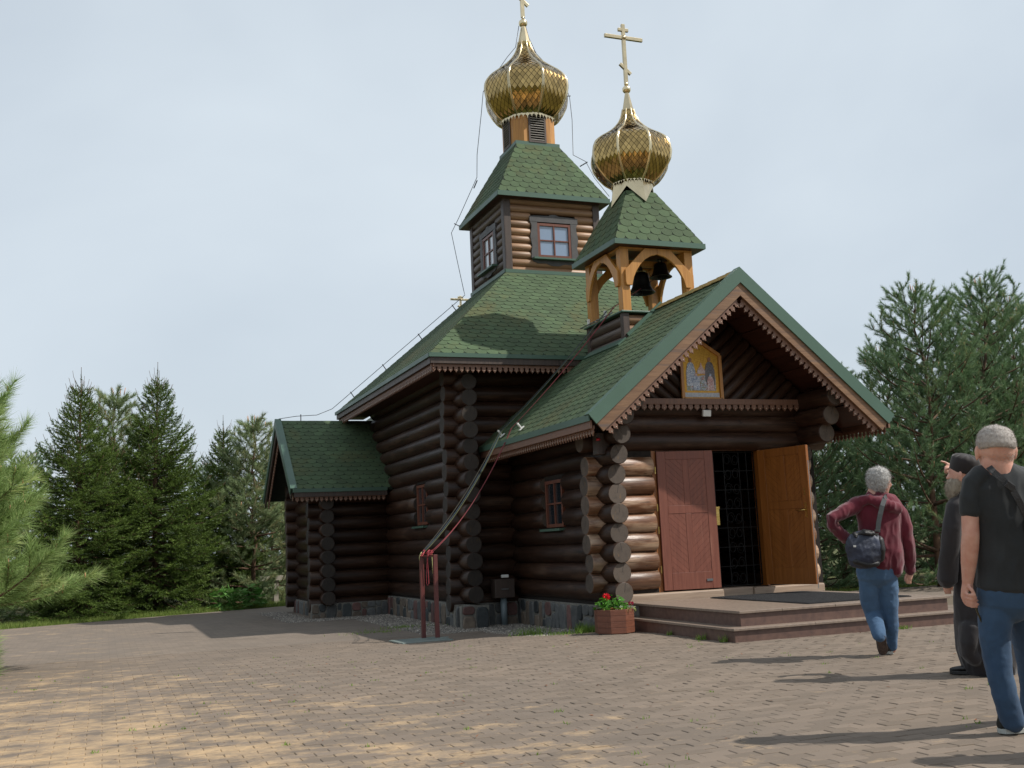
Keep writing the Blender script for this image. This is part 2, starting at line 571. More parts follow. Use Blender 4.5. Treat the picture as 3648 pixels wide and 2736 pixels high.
def soil_mat():
    m, nt, bs = nodes('grass and needle litter')
    v = coords(nt, 'world')
    f = noise_tex(nt, v, 0.7, 6, 0.65)
    g = noise_tex(nt, v, 18.0, 5, 0.7)
    c = mix(nt, ramp(nt, f, [(0.4, 0.0), (0.65, 1.0)]), lin((88, 98, 46)), lin((104, 88, 60)))
    c = mix(nt, mth(nt, 'MULTIPLY', g, 0.7), c, lin((56, 60, 30)))
    nt.links.new(c, bs.inputs['Base Color'])
    bs.inputs['Roughness'].default_value = 0.95
    bump(nt, bs, g, 0.8, 0.05)
    return m
M['soil'] = soil_mat()

def bedding_mat():
    """paving seen from far: rows of pavers with dark joints, sand blown over"""
    m, nt, bs = nodes('paving bed')
    v = coords(nt, 'world')
    br = nt.nodes.new('ShaderNodeTexBrick')
    br.inputs['Scale'].default_value = 1.0
    br.inputs['Brick Width'].default_value = 0.2
    br.inputs['Row Height'].default_value = 0.1
    br.inputs['Mortar Size'].default_value = 0.004
    br.inputs['Color1'].default_value = (*lin((108, 96, 84)), 1)
    br.inputs['Color2'].default_value = (*lin((128, 114, 101)), 1)
    br.inputs['Mortar'].default_value = (*lin((92, 84, 70)), 1)
    nt.links.new(v, br.inputs['Vector'])
    big = noise_tex(nt, v, 0.5, 4, 0.6)
    base = mix(nt, ramp(nt, big, [(0.4, 0.0), (0.7, 0.6)]), br.outputs['Color'], lin((103, 94, 86)))
    g = noise_tex(nt, v, 150.0, 3, 0.7)
    base = mix(nt, mth(nt, 'MULTIPLY', g, 0.35), base, lin((96, 88, 80)))
    base = mix(nt, sand_fac(nt, v, 0.0), base, lin((174, 148, 115)))
    nt.links.new(base, bs.inputs['Base Color'])
    bs.inputs['Roughness'].default_value = 0.9
    bump(nt, bs, br.outputs['Fac'], -0.4, 0.006)
    return m

def joint_mat():
    """what lies in the joints under the pavers: soil, and sand where it has drifted"""
    m, nt, bs = nodes('joint sand')
    v = coords(nt, 'world')
    g = noise_tex(nt, v, 60.0, 3, 0.7)
    base = mix(nt, g, lin((82, 72, 58)), lin((100, 88, 70)))
    base = mix(nt, sand_fac(nt, v, 0.14), base, lin((180, 154, 120)))
    nt.links.new(base, bs.inputs['Base Color'])
    bs.inputs['Roughness'].default_value = 0.95
    return m
M['bed'] = bedding_mat()
M['joint'] = joint_mat()

g_ = MB()
g_.box(-600, 600, -300, 900, -6.0, -0.19)
ground = g_.build('ground', M['soil'])
tag(ground, kind='structure')

# the paved yard: far part as one sheet, near part as single pavers on a joint bed
YP = 3.4                                            # pavers are built one by one up to this line
def pave_edge(x):
    """back edge of the paving"""
    if x < -3.4: return 12.9 + (x+9.5)*0.42
    if x > 3: return 6.5
    return 15.4
v, f = [], []
xs = [-22 + 0.5*i for i in range(65)]
for i, x in enumerate(xs):
    for j in range(13):
        y = YP + (pave_edge(x) - YP)*j/12
        v.append((x, y, gz(x, y)-0.004))
for i in range(len(xs)-1):
    for j in range(12):
        a = i*13+j
        f.append((a, a+13, a+14, a+1))
paving = obj('paving', mesh('paving', v, f, None, True), M['bed'])
tag(paving, kind='structure')
bed = grid_sheet('joint_bed', -22, 10, -18, YP, 16, 60, -0.0058, M['joint'])
bed.parent = paving

PW, PH = 0.2, 0.1
def paver_shape(jx, jy):
    """a paver with a chamfered top; origin at the centre of its top"""
    hx, hy, c = PW/2-0.0014, PH/2-0.0016, 0.004
    def ring(x, y, z, r):
        return [(-x+r, -y, z), (x-r, -y, z), (x, -y+r, z), (x, y-r, z), (x-r, y, z), (-x+r, y, z), (-x, y-r, z), (-x, -y+r, z)]
    v = ring(hx-c, hy-c, 0, 0.003) + ring(hx, hy, -0.0032, 0.005) + ring(hx, hy, -0.03, 0.005)
    f = [list(range(8))]
    for k in range(2):
        for i in range(8):
            f.append((k*8+i, k*8+8+i, k*8+8+(i+1) % 8, k*8+(i+1) % 8))
    return v, f
pv, pf = paver_shape(0, 0)
pv = np.array(pv)
cells = []
for j in range(int(-17.0/PH), int(YP/PH)):
    y = (j+0.5)*PH
    for i in range(-110, 46):
        x = (i + 0.5*(j % 2))*PW
        u, w_, d = proj((x, y, 0))
        if d < 1.0 or u < -260 or u > 3900 or w_ > 2990:
            continue
        if -1.66 < x < 1.66 and y > -1.9: continue           # under the steps
        if -1.9 < x < 9 and y > 0.9: continue
        if -1.9 > x > -2.9 and y > 1.1 + (x+1.9)*0.0: continue   # gravel strip by the porch
        cells.append((d, x, y))
cells.sort()
big_cells = [c for c in cells if 40 < proj((c[1], c[2], 0))[0] < 3600 and 2300 < proj((c[1], c[2], 0))[1] < 2720]
near = big_cells[:300]
nearset = set(near)
pm_me = mesh('paver', pv, pf)
pm_me.materials.append(M['paver'])
def paver_xf(x, y):
    return (x + R.uniform(-.001, .001), y + R.uniform(-.001, .001), gz(x, y) + R.uniform(-.003, .0025),
            R.gauss(0, .009), R.gauss(0, .009), R.gauss(0, .009))
for d, x, y in near:
    a = paver_xf(x, y)
    o = bpy.data.objects.new('paver', pm_me)
    o.location = a[:3]
    o.rotation_euler = a[3:]
    put(o, paving)
V, F, A = [], [], []
rest = [c for c in cells if c not in nearset]
nf = len(pf)
for n, (d, x, y) in enumerate(rest):
    a = paver_xf(x, y)
    q = pv.copy()
    cz_, sz_ = math.cos(a[5]), math.sin(a[5])
    q = np.stack([q[:, 0]*cz_ - q[:, 1]*sz_, q[:, 0]*sz_ + q[:, 1]*cz_, q[:, 2] + q[:, 0]*-a[4] + q[:, 1]*a[3]], 1)
    V.append(q + np.array(a[:3]))
    F += [[k + n*24 for k in fa] for fa in pf]
    A += [R.random()]*nf
me = mesh('paver_field', np.concatenate(V), F)
at = me.attributes.new('rnd', 'FLOAT', 'FACE')
at.data.foreach_set('value', A)
fld = obj('paver_field', me, M['paver'], paving)
tag(fld, kind='stuff')
# ================================================================== the church
church = thing('church', (0, 7.0, 0), 'dark log church with green shingle roofs and two gilded onion domes', 'church')
LR = 0.143           # log radius
LP = 0.267           # one course

def part(name, mb, mats, parent=church, bevel=0.0):
    return mb.build(name, mats, parent, bevel)

def log_obj(name, p, q, parent, r=LR, mats=None, n=18, wob=0.006, r2=None):
    """a round log from p to q"""
    p, q = Vector(p), Vector(q)
    d = q - p
    L = d.length
    x = d.normalized()
    z = Vector((0, 0, 1)) - x*x.z
    z.normalize()
    y = z.cross(x)
    ns = max(2, int(L/0.45))
    sd = R.uniform(0, 90)
    r = r*R.uniform(0.985, 1.02)
    vv, ff, mi, sm = [], [], [], []
    st = [(0.0, 0.93)] + [(min(0.012, L*.1) + (L-2*min(0.012, L*.1))*i/ns, 1.0) for i in range(ns+1)] + [(L, 0.93)]
    for k, (t, s_) in enumerate(st):
        rr = r if r2 is None else r + (r2-r)*t/L
        for i in range(n):
            a = 2*math.pi*i/n
            w = 1 + noise.noise((sd + t*0.9, math.cos(a)*0.9, math.sin(a)*0.9))*wob*9
            if n <= 12: w = 1 + noise.noise((sd + t*0.9, math.cos(a)*0.9, math.sin(a)*0.9))*wob*4
            vv.append((t, math.cos(a)*rr*s_*w, math.sin(a)*rr*s_*w))
    for k in range(len(st)-1):
        for i in range(n):
            i2 = (i+1) % n
            ff.append((k*n+i, k*n+i2, (k+1)*n+i2, (k+1)*n+i)); mi.append(0); sm.append(True)
    ff.append([i for i in range(n)][::-1]); mi.append(1); sm.append(False)
    ff.append([(len(st)-1)*n+i for i in range(n)]); mi.append(1); sm.append(False)
    me = mesh(name, vv, ff, mi, sm)
    o = obj(name, me, mats or [M['log'], M['logend']], parent)
    mw = Matrix.Identity(4)
    for i in range(3):
        mw[i][0], mw[i][1], mw[i][2], mw[i][3] = x[i], y[i], z[i], p[i]
    o.matrix_basis = mw
    return o

def course(parent, along, fixed, z, a, b, gaps=(), mats=None, r=LR):
    """one log course from a to b, cut at gaps; along = 'x' or 'y'"""
    segs = [(a, b)]
    for g0, g1 in gaps:
        ns = []
        for s0, s1 in segs:
            if g0 > s0 and g1 < s1: ns += [(s0, g0), (g1, s1)]
            else: ns.append((s0, s1))
        segs = ns
    for s0, s1 in segs:
        if along == 'x': log_obj('log', (s0, fixed, z), (s1, fixed, z), parent, r, mats)
        else: log_obj('log', (fixed, s0, z), (fixed, s1, z), parent, r, mats)

def zs(k): return 0.485 + LP*k       # courses of the porch side walls
def zf(k): return 0.615 + LP*k       # courses of the porch front wall
def zn(k): return 0.417 + LP*k       # nave side walls
def zm(k): return 0.550 + LP*k       # nave front wall
jit = lambda s=0.02: R.uniform(-s, s)

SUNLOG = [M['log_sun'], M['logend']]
SHADELOG = [M['log'], M['logend_shade']]
XP, YPF = 1.75, 1.12                 # porch side wall, porch front wall (log centres)
XN, YN0, YN1 = 2.70, 4.55, 10.20     # nave walls
# ---- porch side walls
for sx in (-1, 1):
    w = part('porch_side_wall', MB().box(1.46, 1.56, 1.1, 4.6, 0.25, 3.2), M['chink']) if sx > 0 else \
        part('porch_side_wall', MB().box(-XP-0.05, -XP+0.05, 1.1, 2.34, 0.25, 3.2).box(-XP-0.05, -XP+0.05, 3.06, 4.6, 0.25, 3.2)
             .box(-XP-0.05, -XP+0.05, 2.34, 3.06, 0.25, 1.42).box(-XP-0.05, -XP+0.05, 2.34, 3.06, 2.15, 3.2), M['chink'])
    for k in range(11):
        y0 = 0.66 + jit(0.025)
        if k == 7: y0 = 0.56
        if k == 8: y0 = 0.45
        if k == 9: y0 = 0.31
        if k == 10: y0 = 0.18
        gaps = [(2.30, 3.10)] if (sx < 0 and k in (4, 5, 6)) else []
        if k == 10 and sx < 0:
            course(w, 'y', sx*XP*0.95, zs(k)-0.10, y0, 4.5, gaps)
        else:
            course(w, 'y', XP*sx if sx < 0 else (1.62 if k > 7 else 1.50), zs(k) - (0.02 if k > 8 else 0), y0 if sx < 0 or k > 7 else y0+0.3, 4.5, gaps)
# ---- porch front wall
w = part('porch_front_wall', MB().box(-1.8, -0.99, YPF-0.05, YPF+0.05, 0.3, 3.2).box(0.86, 1.8, YPF-0.05, YPF+0.05, 0.3, 3.2)
         .box(-0.99, 0.86, YPF-0.05, YPF+0.05, 2.50, 3.2), M['chink'])
for k in range(0, 7):
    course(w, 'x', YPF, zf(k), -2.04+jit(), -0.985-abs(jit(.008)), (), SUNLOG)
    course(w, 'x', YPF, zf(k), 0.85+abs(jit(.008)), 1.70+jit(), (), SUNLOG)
for z_ in (2.565, 2.815, 3.045):
    course(w, 'x', YPF, z_, -2.08 if z_ < 3 else -1.72, 2.0 if z_ < 3 else 1.72)
sill = part('door_sill', MB().box(-1.62, -0.02, 0.92, 1.2, 0.30, 0.435).box(-0.02, 0.50, 0.97, 1.2, 0.30, 0.44).box(0.50, 1.72, 0.93, 1.2, 0.30, 0.43),
            wood('weathered sill beam', lin((132, 112, 96)), lin((164, 144, 124)), 'x', 'world', 0.6, 1.0, 0.05, lin((104, 86, 72)), 0.55), church, 0.02)
# ---- nave walls
w = part('nave_side_wall', MB().box(-XN-0.05, -XN+0.05, YN0, 6.40, 0.2, 4.7).box(-XN-0.05, -XN+0.05, 7.06, YN1, 0.2, 4.7)
         .box(-XN-0.05, -XN+0.05, 6.40, 7.06, 0.2, 1.6).box(-XN-0.05, -XN+0.05, 6.40, 7.06, 2.38, 4.7), M['chink'])
for k in range(15):
    gaps = [(6.33, 7.10)] if k in (5, 6, 7) else []
    course(w, 'y', -XN, zn(k), 4.03+jit(0.03), 10.45, gaps, SHADELOG)
w = part('nave_front_wall', MB().box(-XN, -XP, YN0-0.05, YN0+0.05, 0.2, 4.7).box(XP, XN, YN0-0.05, YN0+0.05, 0.2, 4.7).box(-XP, XP, YN0-0.05, YN0+0.05, 2.9, 4.7), M['chink'])
for k in range(-1, 14):
    z = zm(k)
    if z < 3.0:
        course(w, 'x', YN0, z, -3.0+jit(), -1.62, (), SHADELOG)
        course(w, 'x', YN0, z, 1.62, 3.0+jit())
    else:
        course(w, 'x', YN0, z, -3.0+jit(), 3.0+jit(), (), SHADELOG)
part('nave_back_wall', MB().box(-XN, XN, YN1-0.1, YN1+0.1, 0.2, 4.7).box(XN-0.1, XN+0.1, YN0+0.06, YN1-0.11, 0.2, 4.7), M['log'])
part('floor', MB().box(-1.62, 1.5, 1.25, 4.5, 0.30, 0.40).box(-XN+.1, XN-.1, 4.51, YN1-.15, 0.30, 0.40), M['darkwood'])
# ---- annex walls (a small wing at the far end)
XA, YA0, YA1 = -4.10, 9.33, 12.1
w = part('annex_front_wall', MB().box(XA, -XN, YA0-0.05, YA0+0.05, 0.15, 2.75), M['chink'])
for k in range(-1, 9):
    course(w, 'x', YA0, 0.42+0.27*k, -4.44+jit(.015), -2.72, (), SHADELOG)
w = part('annex_gable_wall', MB().prism([(YA0, 0.15), (YA1, 0.15), (YA1, 2.7), (10.85, 3.85), (YA0, 2.7)], (XA-0.05, 0, 0), (0, 1, 0), (0, 0, 1), (0.1, 0, 0)), M['soffit'])
for k in range(9):
    course(w, 'y', XA, 0.285+0.27*k, 8.98+jit(.015), 12.42+jit(.02), (), SHADELOG)
w = part('annex_back_wall', MB().box(XA, -XN, YA1-0.05, YA1+0.05, 0.15, 2.75), M['chink'])
for k in range(-1, 9):
    course(w, 'x', YA1, 0.42+0.27*k, -4.44+jit(.015), -3.6)
# ---- sanctuary behind the nave, only its cross shows over the roof
part('sanctuary_wall', MB().box(-2.0, 2.0, YN1+0.15, 13.6, 0.1, 4.2), M['log'])

# ---- stone plinth
def plinth(name, p, q, z0, z1, out, seed, depth=0.12):
    """fieldstone plinth from p to q; out points away from the wall"""
    p, q, out = Vector((*p, 0)), Vector((*q, 0)), Vector((*out, 0))
    L = (q-p).length
    t = (q-p).normalized()
    core = part(name, MB().obox((p+q)/2 + Vector((0, 0, (z0+z1)/2)) - out*0.06, t*(L/2), out*0.06, Vector((0, 0, (z1-z0)/2))), M['mortar'])
    rr = random.Random(seed)
    xs_ = [0.0]
    while xs_[-1] < L-0.1:
        xs_.append(xs_[-1] + rr.uniform(0.11, 0.27))
    xs_[-1] = L
    H = z1-z0
    top = [x + rr.uniform(-.03, .03) for x in xs_]; bot = [x + rr.uniform(-.03, .03) for x in xs_]
    top[0] = bot[0] = 0; top[-1] = bot[-1] = L
    for i in range(len(xs_)-1):
        cuts = [0.0] + ([rr.uniform(0.4, 0.72)] if rr.random() < 0.55 else []) + [1.0]
        for a, b in zip(cuts[:-1], cuts[1:]):
            def P(s, h):
                x = bot[i+s] + (top[i+s]-bot[i+s])*h
                return (x, z0 + H*h)
            c4 = [P(0, a), P(1, a), P(1, b), P(0, b)]
            # rounded polygon with mortar gap
            cx, cz = sum(c[0] for c in c4)/4, sum(c[1] for c in c4)/4
            ring = []
            for k in range(4):
                A_, B_ = c4[k], c4[(k+1) % 4]
                for u in (0.16, 0.5, 0.84):
                    x, z = A_[0]+(B_[0]-A_[0])*u, A_[1]+(B_[1]-A_[1])*u
                    s_ = (0.90 if u == 0.5 else 0.86) + rr.uniform(-.03, .03)
                    ring.append((cx+(x-cx)*s_, cz+(z-cz)*s_))
            ring = [(min(max(a_, 0.004), L-0.004), b_) for a_, b_ in ring]
            n = len(ring)
            vv = []
            bulge = rr.uniform(0.012, 0.03)
            for s_, h in ((1.0, -0.01), (0.985, bulge*0.5), (0.86, bulge), ):
                for a_, b_ in ring:
                    vv.append(p + t*(cx+(a_-cx)*s_) + Vector((0, 0, cz+(b_-cz)*s_)) + out*h)
            ff = []
            for k in range(2):
                for e in range(n):
                    ff.append((k*n+e, k*n+(e+1) % n, (k+1)*n+(e+1) % n, (k+1)*n+e))
            ff.append([2*n+e for e in range(n)])
            if t.cross(Vector((0, 0, 1))).dot(out) < 0:
                ff = [g[::-1] for g in ff]
            obj('stone', mesh('stone', vv, ff, None, [True]*(2*n)+[False]), rr.choice([M['stone_grey'], M['stone_grey'], M['stone_dark'], M['stone_dark'], M['stone_grey'], M['stone_tan'], M['stone_tan'], M['stone_red']]), core)
    return core
M['stone_grey'] = simple('grey fieldstone', lin((96, 96, 94)), lin((74, 76, 76)), 12, 0.7, 0.3, 60, var=0.25)
M['stone_dark'] = simple('dark fieldstone', lin((62, 66, 66)), lin((44, 48, 50)), 12, 0.65, 0.3, 60, var=0.3)
M['stone_red'] = simple('red fieldstone', lin((106, 74, 68)), lin((84, 62, 58)), 12, 0.7, 0.3, 60, var=0.3)
M['stone_tan'] = simple('tan fieldstone', lin((118, 104, 90)), lin((92, 82, 72)), 12, 0.7, 0.3, 60, var=0.25)
plinth('plinth', (-1.84, 4.40), (-1.84, 0.70), -0.16, 0.30, (-1, 0), 3)
plinth('plinth', (-2.95, 4.38), (-1.86, 4.38), -0.16, 0.26, (0, -1), 4)
plinth('plinth', (-2.84, 9.2), (-2.84, 4.02), -0.16, 0.26, (-1, 0), 5)
plinth('plinth', (-2.96, 4.00), (-2.5, 4.00), -0.16, 0.25, (0, -1), 6)
plinth('plinth', (-4.42, 9.14), (-2.86, 9.14), -0.16, 0.18, (0, -1), 7)
plinth('plinth', (-4.26, 12.2), (-4.26, 9.16), -0.16, 0.18, (-1, 0), 8)
part('plinth', MB().box(-1.8, 1.8, 0.72, 4.4, -0.15, 0.295).box(-2.78, 2.78, 4.42, 10.2, -0.15, 0.25), M['mortar'])

# ---- roofs
TAB_W, TAB_H = 0.2, 0.147
tab_v = [(-.0985, .105, .003), (-.0985, .012, .0075), (-.086, -.028, .009), (-.058, -.055, .0095), (0, -.068, .010), (.058, -.055, .0095),
         (.086, -.028, .009), (.0985, .012, .0075), (.0985, .105, .003)]
# skirt points 10..16 below points 1..7
_top = tab_v[:]
_skirt = [(a, b, 0.0) for a, b, c in _top[1:8]]
tab_v = _top + _skirt
tab_f = [list(range(9))] + [(1+i, 9+i, 10+i, 2+i) for i in range(6)]
TV = np.array(tab_v)
tab_me = mesh('shingle', tab_v, tab_f)
tab_me.materials.append(M['shingle'])
ALL_TABS = []        # (score, matrix or None, verts, roof)

def shingle_slope(roof, A, B, C, D, weight=1.0, skip=None):
    """A,B bottom edge left to right seen from outside, C,D top edge right, left"""
    A, B, C, D = map(Vector, (A, B, C, D))
    u = (B-A).normalized()
    n = (B-A).cross(D-A).normalized()
    vdir = n.cross(u)
    H = (D-A).dot(vdir)
    L = (B-A).length
    l1, r1 = (D-A).dot(u), (C-A).dot(u)
    rows = int(H/TAB_H) + 1
    for j in range(rows):
        v0 = 0.068 + j*TAB_H
        if v0 > H - 0.02: break
        h = v0/H
        xl, xr = l1*h, L + (r1-L)*h
        off = 0.5*(j % 2)
        i0, i1 = int(math.floor(xl/TAB_W))-1, int(math.ceil(xr/TAB_W))+1
        for i in range(i0, i1+1):
            x = (i+0.5+off)*TAB_W
            if x < xl-0.06 or x > xr+0.06: continue
            c = A + u*x + vdir*v0
            if skip and skip(c): continue
            q = TV.copy()
            q[:, 0] += x; q[:, 1] += v0 + R.uniform(-.003, .003)
            hh = np.clip(q[:, 1]/H, 0, 1)
            lo, hi = l1*hh, L+(r1-L)*hh
            cl = np.clip(q[:, 0], lo, hi)
            clamped = np.abs(cl-q[:, 0]).max() > 1e-6 or q[:, 1].max() > H
            q[:, 0] = cl
            q[:, 1] = np.minimum(q[:, 1], H)
            W = np.array(A) + q[:, :1]*np.array(u) + q[:, 1:2]*np.array(vdir) + q[:, 2:]*np.array(n)
            pu, pv_, d = proj(c)
            facing = max(0.0, n.dot((Vector(CAM)-c).normalized()))
            sc = facing/d**2*weight if (0 < pu < 3648 and 0 < pv_ < 2736) else 0
            mtx = None
            if not clamped:
                mtx = Matrix.Identity(4)
                o_ = A + u*x + vdir*float(q[4, 1]+0.068)
                for k in range(3):
                    mtx[k][0], mtx[k][1], mtx[k][2], mtx[k][3] = u[k], vdir[k], n[k], o_[k]
            ALL_TABS.append((sc if mtx is not None else 0, mtx, W, roof))

def deck(mb, quad, th=0.07, mi=0):
    q = [Vector(p) for p in quad]
    n = (q[1]-q[0]).cross(q[-1]-q[0]).normalized()
    k = len(q)
    v = q + [p - n*th for p in q]
    f = [list(range(k)), list(range(k, 2*k))[::-1]] + [(i, i+k, (i+1) % k + k, (i+1) % k) for i in range(k)]
    mb.add(v, f, mi)

PER = 0.0955
def tooth_strip(mb, p, t, dn, out, L, head=0.05, th=0.018, per=PER, size=1.0, stud=True):
    """sawn fringe board: keyhole cuts between pointed pendants"""
    n = max(1, int(round(L/per)))
    pe = L/n
    s = size
    p, t, dn, out = Vector(p), Vector(t).normalized(), Vector(dn).normalized(), Vector(out).normalized()
    for i in range(n):
        o = p + t*(pe*(i+0.5))
        h = pe/2
        rc = 0.0195*s
        z1 = head
        arc = [(h - rc*math.cos(a), -(z1+rc) + rc*math.sin(a)) for a in np.linspace(math.pi/2, -0.95, 7)]
        right = [(h, 0.0)] + arc + [(h-0.013*s, -(z1+0.048*s)), (h-0.024*s, -(z1+0.064*s)), (h-0.034*s, -(z1+0.068*s)), (0.0, -(z1+0.094*s))]
        left = [(-a, b) for a, b in right[:-1]][::-1]
        poly = right + left                    # clockwise
        poly = poly[::-1]
        mb.prism(poly, o - out*th, t, -dn, out*th, 0)
        if stud:
            c = o + dn*(z1+0.055*s)
            a_, b_ = t*0.008, dn*0.008
            mb.add([c+a_+out*.002, c+b_+out*.002, c-a_+out*.002, c-b_+out*.002, c+out*0.009],
                   [(0, 1, 4), (1, 2, 4), (2, 3, 4), (3, 0, 4)], 1)

# nave roof: a steep four-sided tent cut off by the tower
ex, ey0, ey1, ez = 3.456, 3.665, 11.10, 4.28
tx, ty0, ty1, tz = 1.02, 6.364, 8.402, 6.456
mb = MB()
FL, FR_, BR, BL = (-ex, ey0, ez), (ex, ey0, ez), (ex, ey1, ez), (-ex, ey1, ez)
tFL, tFR, tBR, tBL = (-tx, ty0, tz), (tx, ty0, tz), (tx, ty1, tz), (-tx, ty1, tz)
for q in ((FL, FR_, tFR, tFL), (BL, FL, tFL, tBL), (FR_, BR, tBR, tFR), (BR, BL, tBL, tBR)):
    deck(mb, q)
roof_n = part('nave_roof', mb, M['deck'])
shingle_slope(roof_n, FL, FR_, tFR, tFL, 1.0, lambda c: abs(c.x) < (4.87-c.z)/0.851 and c.z < 4.87)
shingle_slope(roof_n, BL, FL, tFL, tBL, 0.9)
# soffit, fascia and fringe of the nave eaves
mb = MB()
mb.box(-ex+.03, ex-.03, ey0+.03, 4.45, ez-.16, ez-.135)
mb.box(-ex+.03, -2.84, 4.45, ey1-.03, ez-.16, ez-.135)
mb.box(2.84, ex-.03, 4.45, ey1-.03, ez-.16, ez-.135)
part('soffit', mb, M['soffit'], roof_n)
mb = MB()
mb.box(-ex+.02, ex-.02, ey0+.012, ey0+.04, ez-.155, ez-.055)
mb.box(-ex+.012, -ex+.04, ey0+.041, ey1-.02, ez-.155, ez-.055)
part('fascia_board', mb, M['darkwood'], roof_n)
mb = MB()
mb.box(-ex-.015, ex+.015, ey0-.02, ey0+.01, ez-.055, ez+.012)
mb.box(-ex-.02, -ex+.01, ey0+.011, ey1+.015, ez-.055, ez+.012)
part('drip_edge', mb, M['trim'], roof_n)
mb = MB()
tooth_strip(mb, (-ex+.03, ey0+.06, ez-.15), (1, 0, 0), (0, 0, -1), (0, -1, 0), 2*ex-.06)
part('fringe_board', mb, [M['fringe'], M['stud']], roof_n)
mb = MB()
tooth_strip(mb, (-ex+.06, ey1-.03, ez-.15), (0, -1, 0), (0, 0, -1), (-1, 0, 0), ey1-ey0-.06)
part('fringe_board', mb, [M['fringe'], M['stud']], roof_n)

# porch roof: a plain gable
pw, pzA, pzE, pyb = 2.424, 4.872, 2.81, 4.60
sl_ = Vector((pw, 0, pzA-pzE)).normalized()                # up the left slope
nl_ = Vector((-sl_.z, 0, sl_.x))                           # outward normal, left slope
mb = MB()
deck(mb, ((-pw, pyb, pzE), (-pw, 0.0, pzE), (0, 0.0, pzA), (0, pyb, pzA)), 0.06)
deck(mb, ((pw, 0.0, pzE), (pw, pyb, pzE), (0, pyb, pzA), (0, 0.0, pzA)), 0.06)
roof_p = part('porch_roof', mb, M['deck'])
box_hole = lambda c: abs(c.x) < 0.63 and 2.3 < c.y < 3.56
shingle_slope(roof_p, (-pw, pyb, pzE), (-pw, 0.02, pzE), (0, 0.02, pzA), (0, pyb, pzA), 1.0, box_hole)
shingle_slope(roof_p, (pw, 0.02, pzE), (pw, pyb, pzE), (0, pyb, pzA), (0, 0.02, pzA), 0.0)
# ridge cap with moss
M['moss'] = simple('mossy ridge shingle', lin((96, 90, 44)), lin((128, 100, 44)), 9, 0.95, 0.9, 60, dist=0.02)
for i in range(18):
    y0, y1 = i*0.245, i*0.245+0.27
    if y1 > 2.28 and y0 < 3.56: continue
    a = 0.012 + 0.004*(i % 2)
    mb = MB()
    for sx in (-1, 1):
        e = Vector((sx*0.11, 0, -0.0936))
        nn = Vector((sx*sl_.z, 0, sl_.x))
        c0 = Vector((0, y0, pzA))+nn*0.018; c1 = Vector((0, y1, pzA))+nn*(0.018+0.008)
        v4 = [c0, c1, c1+e, c0+e]
        mb.add(v4 + [p + nn*0.008 for p in v4], [(0, 1, 2, 3), (7, 6, 5, 4), (0, 4, 5, 1), (2, 6, 7, 3), (1, 5, 6, 2), (3, 7, 4, 0)])
    part('ridge_shingle', mb, M['moss'], roof_p)
